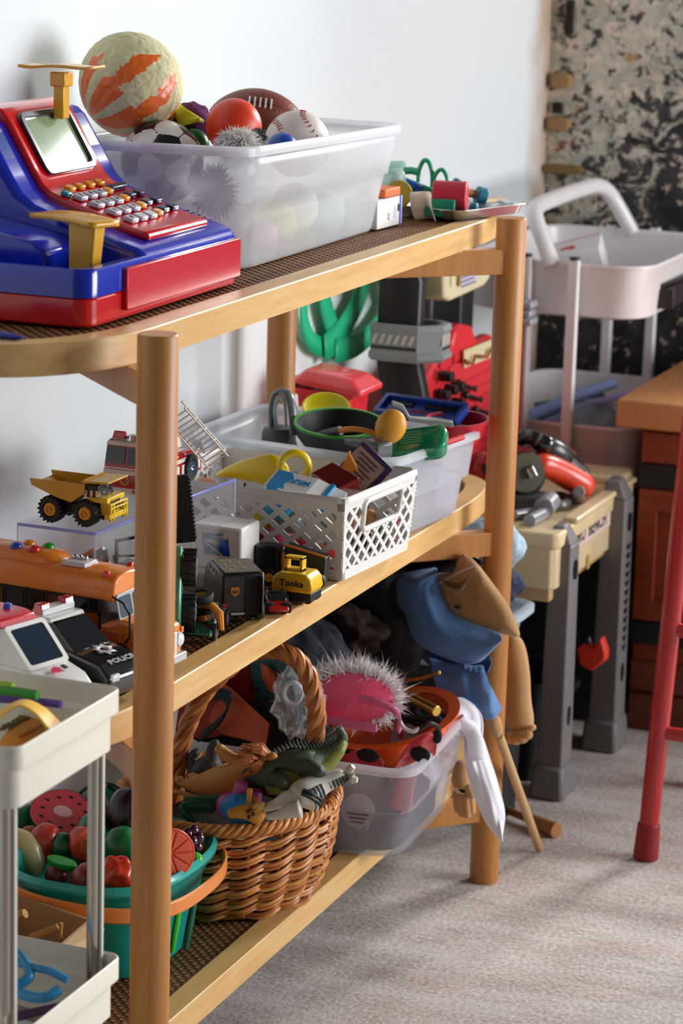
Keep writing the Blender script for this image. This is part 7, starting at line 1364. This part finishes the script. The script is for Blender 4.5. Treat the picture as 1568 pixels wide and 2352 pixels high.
obj('head', B().tube(smooth([(-0.0641, 1.4200, 0.3840), (-0.0523, 1.4263, 0.3840), (-0.0549, 1.4616, 0.3840), (-0.0686, 1.4752, 0.3860), (-0.0788, 1.4634, 0.3860)], 4), .006, 8), mat('#6f7176', .35, .3), sp3, w=1)
solo('bench_peg', 'small grey peg at the edge of the workbench behind the spanner', 'toy tool', B().cyl((-0.0505, 1.4826, 0.3840), (-0.0358, 1.4475, 0.4000), .011, .009, 14), mat('#7a7672', .4), bev=.002)
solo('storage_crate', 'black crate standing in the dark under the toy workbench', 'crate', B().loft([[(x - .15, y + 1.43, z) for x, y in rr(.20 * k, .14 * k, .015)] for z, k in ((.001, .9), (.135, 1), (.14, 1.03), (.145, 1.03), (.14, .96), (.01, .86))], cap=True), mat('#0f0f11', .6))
hg = thing('hanging_clamp', 'red orange toy clamp with a black strap hanging under the workbench', 'toy tool', (-0.0121, 1.4600, 0.1693))
q = [(-0.0332, 1.4600, 0.1729), (-0.0253, 1.4600, 0.1790), (-0.0081, 1.4600, 0.1761), (0.0011, 1.4600, 0.1931), (0.0098, 1.4600, 0.1722), (0.0092, 1.4600, 0.1595), (-0.0089, 1.4600, 0.1425), (-0.0270, 1.4600, 0.1496)]
obj('body', B().loft([[tuple(Vector(p) + Vector((0, d, 0))) for p in q] for d in (0, .022)]), mat('#e23a1f', .5), hg, w=1, bev=.003); obj('strap', B().tube([(-0.0198, 1.4800, 0.1663), (-0.0215, 1.4800, 0.1756), (-0.0245, 1.4800, 0.1848)], .006, 8), BLACK, hg, w=1)
# tub on the floor behind the far post
tub('floor_tub', 'pale translucent tub on a black crate between the shelf and the workbench', 'storage bin', [(-.22, 1.19, .2015), (-.066, 1.19, .2015), (-.066, 1.24, .2015), (-.22, 1.24, .2015)], [(-.25, 1.165, .288), (-.042, 1.165, .288), (-.042, 1.262, .288), (-.25, 1.262, .288)], frosted('#dfe5ec', .35, .2, 'blue_tub', .5), frosted('#dfe9f2', .15, .2, 'blue_tub_rim', .5), r=.03, lip=.012, ledge=.5)
solo('tall_crate', 'tall black crate behind the far post holding the pale tub', 'crate', B().loft([[(x - .14, y + 1.212, z) for x, y in rr(.20 * k, .09 * k, .012)] for z, k in ((.001, .94), (.19, 1), (.2, 1.02))]), mat('#0d0d0f', .6), bev=.002)
lump('blue_pillow', 'pale blue cushion sticking out behind the far post under the middle tier', (-.093, 1.205, .372), (.056, .03, .036), '#a9c4d8', 71, cat='cushion', am=.15)
lump('navy_pillow', 'navy cushion under the pale blue one behind the far post', (-.09, 1.20, .322), (.055, .03, .03), '#1d2a4a', 75, cat='cushion', am=.2)
# red mini bin with lid on the end of the middle tier
mbn = thing('mini_trash_bin', 'small red lidded toy trash bin behind the clear kitchenware bin', 'toy bin', (-.247, 1.09, ZM)); RBN = mat('#de2430', .35, coat=.3)
MB_ = T((-.262, 1.085, ZM + .0006), (0, 0, 0), (.9, .95, 1.17))
obj('body', B().loft([[(x, y, z) for x, y in rr(w_, d_, .008)] for z, w_, d_ in ((0, .07, .06), (.08, .082, .072), (.086, .084, .074))], M=MB_), RBN, mbn, w=1, bev=.001)
obj('rim', B().loft([[(x, y, z) for x, y in rr(.100, .086, .009)] for z in (.0845, .0905)], M=MB_), RBN, mbn, w=1, bev=.0015)
obj('lid', B().loft([[(x + dx, y, z) for x, y in rr(w_, d_, .009)] for z, w_, d_, dx in ((.0925, .102, .088, 0), (.098, .102, .088, 0), (.106, .078, .07, -.004), (.108, .07, .062, -.004))], M=MB_ @ T((0, 0, 0), (0, 5, 0))), mat('#e8404c', .3, coat=.4), mbn, w=1, bev=.0015)
obj('hinge', B().cyl((-.308, 1.05, ZM + .112), (-.308, 1.12, ZM + .112), .006, n=12), RBN, mbn, w=1)
obj('wheel', B().cyl((-.275, 1.045, ZM + .062), (-.275, 1.038, ZM + .062), .012, n=20), mat('#8c1030', .4), mbn, w=1)
# green ribbon against the wall
gr_ = thing('green_ribbon', 'loops of green ribbon hanging against the white wall under the top tier', 'ribbon', (-0.3330, 1.3143, 0.6533)); GRB2 = mat('#0db57f', .5)
def rib(pts, w_=.023):
    P_ = [Vector(p) for p in smooth(pts, 6)]; b = B(); vs = []
    for i, p in enumerate(P_):
        t = (P_[min(i + 1, len(P_) - 1)] - P_[max(i - 1, 0)]).normalized(); s_ = t.cross(Vector((1, 0, 0))).normalized() * w_ / 2; vs += [p + s_, p - s_]
    b.add(vs, [(2 * i, 2 * i + 1, 2 * i + 3, 2 * i + 2) for i in range(len(P_) - 1)]); return b
for pts, w_ in (([(-0.3330, 1.1565, 0.7308), (-0.3330, 1.1536, 0.6858), (-0.3330, 1.1591, 0.6481), (-0.3330, 1.1944, 0.6172), (-0.3330, 1.2704, 0.5990)], .026), ([(-0.3310, 1.2141, 0.7012), (-0.3310, 1.2260, 0.6651), (-0.3310, 1.2607, 0.6195)], .036), ([(-0.3290, 1.3752, 0.7056), (-0.3290, 1.3491, 0.6610), (-0.3290, 1.2824, 0.6225), (-0.3290, 1.2206, 0.6067)], .040), ([(-0.3270, 1.4072, 0.7020), (-0.3270, 1.4382, 0.6619), (-0.3270, 1.4545, 0.6353), (-0.3270, 1.4053, 0.6084), (-0.3270, 1.3280, 0.5953), (-0.3270, 1.2552, 0.5994)], .032)):
    obj('ribbon_loop', rib(pts, w_), GRB2, gr_, w=1, solid=.0012, sm=180)

# ---------------------------------------------------------------- white metal cart
wct = thing('white_cart', 'white metal rolling cart with a curved handle by the peeling wall', 'cart', (-.18, 1.97, 0)); WM_ = mat('#e9e4e4', .35, coat=.2)
def tier(zb_, zt_, parent):
    def rg(k, z, r_=.05): return [(x - .178, y + 1.965, z) for x, y in rr(.285 + k, .44 + k, r_)]
    obj('tray', B().loft([rg(-.03, zb_), rg(-.012, zb_ + .004), rg(0, zt_), rg(.006, zt_ + .003), rg(.006, zt_ - .002), rg(-.003, zt_ - .001), rg(-.016, zb_ + .006), rg(-.03, zb_ + .005)]), WM_, parent, w=1, sm=45)
tier(.592, .672, wct); tier(.335, .432, wct); tier(.10, .18, wct)
for x, y in ((-.216, 1.737), (-.143, 1.737), (-.216, 2.193), (-.143, 2.193)):
    p = obj('post', B().box((x, y, .36), (.017, .012, .64)), WM_, wct, w=1, bev=.003); obj('cap', B().cyl((x, y, .68), (x, y, .6835), .008, n=12), mat('#1c2422', .5), p, w=1)
    obj('caster', B().cyl((x - .008, y, .025), (x + .008, y, .025), .024, n=18), BLACK, wct, w=1)
obj('handle', B().tube(smooth([(-.178, 1.742, .668), (-.195, 1.75, .70), (-.214, 1.764, .733), (-.223, 1.80, .746), (-.226, 1.90, .749), (-.226, 2.04, .750), (-.224, 2.12, .748), (-.216, 2.16, .735), (-.20, 2.178, .705), (-.18, 2.188, .668)], 5), .0125, 12), WM_, wct, w=1, sm=180)
hbx = thing('heart_box', 'white box with a red heart in the top tray of the white cart', 'box', (-0.1597, 1.8400, 0.6775))
p0 = (-0.1723, 1.8600, 0.6730); MHB = T((p0[0], p0[1], .648), (8, -16, 12))
obj('box', B().box((0, 0, 0), (.085, .085, .075), MHB), mat('#e5dedd', .5), hbx, w=1, bev=.001)
obj('heart', B().prism([(.013 * sin(t) ** 3, .0108 * cos(t) - .004 * cos(2 * t) - .002 * cos(3 * t)) for t in [2 * PI * i / 28 for i in range(28)]], .0006, MHB @ T((-.006, -.005, .0375), (0, 0, 160))), mat('#d3131f', .5), hbx, w=1)
obj('pink_edge', B().box((0, .040, .0378), (.08, .004, .0006), MHB), mat('#d88a98', .5), hbx, w=1)
for k, p in enumerate(((-0.0814, 1.9000, 0.6733),)):
    solo('magazine_stack', 'dark printed magazines lying in the top tray of the white cart', 'magazines', B().box((p[0] + .005, 1.93, .60 + .018), (.10, .20, .03), rot=(0, 0, 6)).box((p[0] + .01, 1.93, .637), (.09, .18, .006), rot=(0, 0, -4)), mat('#2c2026', .5, var=.5, bscale=60), bev=.002)
BLR = mat('#8fa6d6', .35)
solo('blue_tube', 'pale blue plastic tube standing out of the lower tray of the white cart', 'tube', B().tube([(-0.2274, 1.8200, 0.4246), (-0.1615, 1.8600, 0.4581), (-0.1172, 1.9000, 0.4727)], .0085, 10), BLR)
solo('lilac_tube', 'thin lilac plastic tube reaching past the cart towards the wooden counter', 'tube', B().tube([(-0.2256, 1.8400, 0.4010), (-0.1346, 1.8400, 0.4504), (-0.0410, 1.8400, 0.4807)], .0052, 10), mat('#a9a8e0', .35))
solo('blue_folder', 'slate blue folder standing in the lower tray of the white cart', 'folder', B().hexa([(-0.2521, 1.9500, 0.3791), (-0.1072, 1.9500, 0.3866), (-0.1112, 1.9650, 0.3835), (-0.2567, 1.9650, 0.3760), (-0.2612, 1.9500, 0.4201), (-0.1490, 1.9500, 0.4480), (-0.1532, 1.9650, 0.4452), (-0.2658, 1.9650, 0.4171)]), mat('#4b6578', .5), bev=.001)
solo('clear_bag', 'clear crumpled bag in the lower tray of the white cart', 'bag', ball_mesh(1, None, lambda d: 1 + .3 * noise.noise(d * 2.5), 32, 20), clear('#dfe6ea', 'cart_bag', .7, .15), M=T((-0.1320, 1.8600, 0.4203), (0, 0, 0), (.05, .05, .03)), sm=30)

# ---------------------------------------------------------------- wooden counter and red stool
W_CAB = wood('reddish_cabinet_wood', '#7a2f14', '#9c431f', (1, 1, 9), .4, 10); W_TOP = wood('counter_wood', '#b8763c', '#d0925a', (9, 1, 1), .4, 10)
cbt = thing('wooden_cabinet', 'reddish wooden cabinet with black straps and a paler counter top at the right edge', 'cabinet', (.2, 1.95, 0))
CX0, CY0 = -.008, 1.672
obj('body', B().box((CX0 + .25, CY0 + .28, .229), (.5, .56, .457)), W_CAB, cbt, w=1, bev=.002)
obj('counter_top', B().box((CX0 + .24, CY0 + .27, .477), (.55, .60, .040)), W_TOP, cbt, w=1, bev=.003)
for z in (.385, .150):
    obj('black_strap', B().box((CX0 + .25, CY0 + .277, z), (.506, .566, .034)), mat('#141417', .5), cbt, w=1, bev=.001)
for x0, x1, z0, z1 in ((.0, .028, .17, .365), (.028, .5, .335, .365), (.028, .5, .17, .20)): obj('frame_rail', B().box((CX0 + (x0 + x1) / 2, CY0 - .004, (z0 + z1) / 2), (x1 - x0, .010, z1 - z0)), W_CAB, cbt, w=1, bev=.001)
obj('rail', B().box((CX0 + .25, CY0 - .004, .428), (.5, .010, .045)), W_CAB, cbt, w=1, bev=.002)
for z in (.035, .085): obj('drawer_front', B().box((CX0 + .25, CY0 - .003, z), (.5, .008, .046)), wood('low_drawer_wood', '#5a2a12', '#7a3c1a', (1, 1, 9), .5, 10), cbt, w=1, bev=.002)
stl = thing('red_stool', 'red painted metal stool leg and rung at the right edge of the picture', 'stool', (.30, 1.15, 0)); RST = mat('#b01018', .3, coat=.4)
f0 = Vector((0.1636, 1.1407, 0.0040)); t0 = Vector((0.1815, 1.1600, 0.4581)); dS = (t0 - f0)
top = f0 + dS * (.62 / dS.z)
def slg(a, c):
    l = obj('leg', B().cyl(a, c, .0125, .0135, 18), RST, stl, w=1); a_ = Vector(a); obj('foot_cap', B().cyl(a_ - Vector((0, 0, .003)), a_ + (Vector(c) - a_).normalized() * .045, .0165, .0145, 18), mat('#8c0d14', .5), l, w=1, bev=.002)
ctr = Vector((top.x + .11, top.y + .02, 0))
for sx, sy in ((1, 1), (-1, 1), (1, -1), (-1, -1)):
    a = Vector((ctr.x + (f0.x - ctr.x) * sx, ctr.y + (f0.y - ctr.y) * sy + (0 if sy > 0 else .22), f0.z)); c = Vector((ctr.x + (top.x - ctr.x) * sx, ctr.y + (top.y - ctr.y) * sy + (0 if sy > 0 else .22), top.z)); slg(a, c)
r0_ = f0 + dS * (.165 / dS.z)
obj('rung', B().cyl(r0_, (2 * ctr.x - r0_.x, r0_.y, r0_.z), .009, n=14), RST, stl, w=1)
r1_ = f0 + dS * (.30 / dS.z)
obj('rung', B().cyl(r1_, (2 * ctr.x - r1_.x, r1_.y, r1_.z), .009, n=14), RST, stl, w=1)
obj('seat', B().lathe([(1e-4, .625), (.15, .625), (.155, .635), (.15, .645), (1e-4, .645)], 32, T((ctr.x, ctr.y + .12, 0))), RST, stl, w=1)

# ---------------------------------------------------------------- cream trolley in the foreground
trl = thing('cream_trolley', 'slim cream trolley with chrome uprights in the near left corner', 'trolley', (-.09, -.21, 0)); CRM2 = mat('#e6dfd0', .38, coat=.1)
TX0, TX1 = -.235, .0275
def ttray(zt_, y0, y1, x1):
    cx, cy = (TX0 + x1) / 2, (y0 + y1) / 2
    def rg(k, z): return [(x + cx, y + cy, z) for x, y in rr(x1 - TX0 + k, y1 - y0 + k, .012)]
    return obj('tray', B().loft([rg(-.012, zt_ - .053), rg(-.010, zt_ - .0525), rg(-.010, zt_ - .020), rg(0, zt_ - .020), rg(0, zt_ - .0015), rg(-.001, zt_), rg(-.004, zt_), rg(-.005, zt_ - .0015), rg(-.005, zt_ - .020), rg(-.014, zt_ - .022), rg(-.015, zt_ - .049), rg(-.02, zt_ - .050)]), CRM2, trl, w=1, sm=40, bev=.0008)
ttray(.55, -.304, -.117, .0275); ttray(.315, -.304, -.122, .0325); ttray(.09, -.304, -.122, .0325)
ROD = mat('#b8b2a8', .14, 1.0); SLV = mat('#cfcabf', .3)
for x, y in ((.008, -.132), (.008, -.287), (-.21, -.132), (-.21, -.287)):
    obj('upright', B().cyl((x, y, .03), (x, y, .50), .0052, n=16), ROD, trl, w=1); obj('sleeve', B().box((x + .006, y + .003, .265), (.004, .005, .47)), SLV, trl, w=1, bev=.001)
    obj('caster', B().cyl((x - .006, y, .016), (x + .006, y, .016), .016, n=16), BLACK, trl, w=1)
ob3 = thing('orange_box', 'orange and yellow torn open card box in the top tray of the cream trolley', 'box', (-0.0012, -0.2500, 0.5486))
zf = .502
q = [(-0.0316, -0.2517, 0.5120), (-0.0136, -0.2119, 0.5120), (-0.0286, -0.1010, 0.5120), (-0.0777, -0.0907, 0.5120)]
obj('panel', B().add([tuple(p) for p in q] , [(0, 1, 2, 3)]), mat('#e08a1c', .5), ob3, w=1, solid=.002)
pr = B()
for k in range(9): t_ = k / 8; p_ = lerp((-0.0614, -0.1646, 0.5135), (-0.0598, -0.1040, 0.5135), t_); pr.box((p_[0], p_[1], .5142), (.006, .0085 + .002 * (k % 2), .0006), rot=(0, 0, 30 + 15 * (k % 3)))
obj('green_print', pr, mat('#5d5a1c', .6), ob3, w=1, kind='stuff')
pr = B()
for k in range(6): t_ = k / 5; p_ = lerp((-0.0383, -0.1742, 0.5135), (-0.0362, -0.1414, 0.5135), t_); pr.box((p_[0], p_[1], .5142), (.0028, .0035, .0006), rot=(0, 0, 30))
obj('small_print', pr, mat('#a03a18', .6), ob3, w=1, kind='stuff')
fa = [(-0.0437, -0.2150, 0.5400), (-0.0305, -0.2100, 0.5515), (-0.0173, -0.2050, 0.5564), (-0.0015, -0.2050, 0.5523), (0.0106, -0.2070, 0.5454), (0.0208, -0.2100, 0.5396)]
fb2 = [(-0.0274, -0.2450, 0.5442), (-0.0175, -0.2400, 0.5543), (-0.0073, -0.2350, 0.5609), (0.0064, -0.2350, 0.5563), (0.0172, -0.2370, 0.5475), (0.0238, -0.2400, 0.5421)]
cloth(ruled(fa, fb2), 24, 6, mat('#f2bd46', .45), 'torn_flap', ob3, th=.0012)
obj('yellow_base', B().add([tuple(p) for p in ((-0.0483, -0.2213, 0.5060), (-0.0365, -0.1838, 0.5060), (-0.0221, -0.1957, 0.5060), (-0.0184, -0.2616, 0.5060))], [(0, 1, 2, 3)]), mat('#ecc24c', .5), ob3, w=1, solid=.002)
solo('green_stick', 'green plastic stick on top in the tray of the cream trolley', 'toy', B().tube([(-0.0723, -0.1700, 0.5486), (-0.0479, -0.1700, 0.5500), (-0.0254, -0.1700, 0.5498)], .0042, 10), mat('#2f8f24', .4))
solo('lime_clip', 'yellow green plastic piece behind the green stick in the cream trolley', 'toy', B().tube([(-0.0792, -0.1500, 0.5464), (-0.0586, -0.1500, 0.5469)], .004, 8), mat('#a5c22a', .4))
solo('purple_stick', 'purple plastic stick under the green one in the cream trolley', 'toy', B().tube([(-0.0737, -0.1600, 0.5374), (-0.0411, -0.1600, 0.5407), (-0.0088, -0.1600, 0.5415)], .0034, 10), mat('#5c3a9c', .4))
GLM = T((-.014, 0, .004))
gl2 = thing('blue_glasses', 'bright blue toy glasses frame in the lower tray of the cream trolley', 'glasses', (0.0009, -0.2000, 0.3197)); BLG = mat('#1f8fc4', .3, coat=.3)
obj('temple', B().tube(smooth([(-0.0477, -0.1700, 0.3192), (-0.0353, -0.1700, 0.3195), (-0.0197, -0.1800, 0.3181), (-0.0083, -0.1900, 0.3150)], 5), .0034, 8), BLG, gl2, w=1, M=GLM); obj('temple', B().tube(smooth([(-0.0402, -0.1800, 0.3074), (-0.0258, -0.1800, 0.3120), (-0.0043, -0.1900, 0.3157), (0.0119, -0.1900, 0.3148), (0.0281, -0.1900, 0.3099)], 5), .0034, 8), BLG, gl2, w=1, M=GLM)
obj('bridge', B().tube(smooth([(-0.0083, -0.1900, 0.3142), (-0.0031, -0.2000, 0.3104), (-0.0100, -0.2100, 0.3030), (0.0073, -0.2200, 0.3035), (0.0233, -0.2200, 0.3053), (0.0302, -0.2100, 0.3096)], 5), .0046, 10), BLG, gl2, w=1, M=GLM)
for n_, l_, pts, c_, z_ in (('paper_sheet', 'white paper sheet lying in the lower tray of the cream trolley', ((-.19, -.292), (.012, -.292), (.012, -.20), (-.18, -.18)), '#e6e2e6', .2730), ('printed_card', 'grey printed card under the blue glasses in the cream trolley', ((-.12, -.23), (-.045, -.24), (-.03, -.17), (-.11, -.15)), '#9a9490', .271), ('purple_card', 'dark purple card at the right of the lower tray of the cream trolley', ((-.055, -.215), (-.042, -.222), (.0, -.165), (-.012, -.155)), '#5a3568', .2745)):
    solo(n_, l_, 'paper', B().prism(list(pts), .0012, T((0, 0, z_))), mat(c_, .6), sm=0)

# ---------------------------------------------------------------- groups of things of one kind kept together
GRP = {'toy fruit': 'toy fruit in the teal tub', 'toy animal': 'toy animals in the wicker basket', 'ball': 'balls in the frosted bin', 'play food': 'play food in the white basket', 'twig': 'twigs in the cardboard box', 'toy car': 'toy cars on the middle tier', 'toy truck': 'toy trucks on the middle tier', 'toy tool': 'toy tools at the workbench', 'pompom': 'furry pompoms in the ball bin', 'dish': 'dishes in the clear bin'}
for o in SC.objects:
    if o.get('category') in GRP and not o.get('group'): o['group'] = GRP[o['category']]
for o in SC.objects:
    if o.name.split('.')[0] == 'wooden_peg': o['group'] = 'wooden pegs in the metal tray'
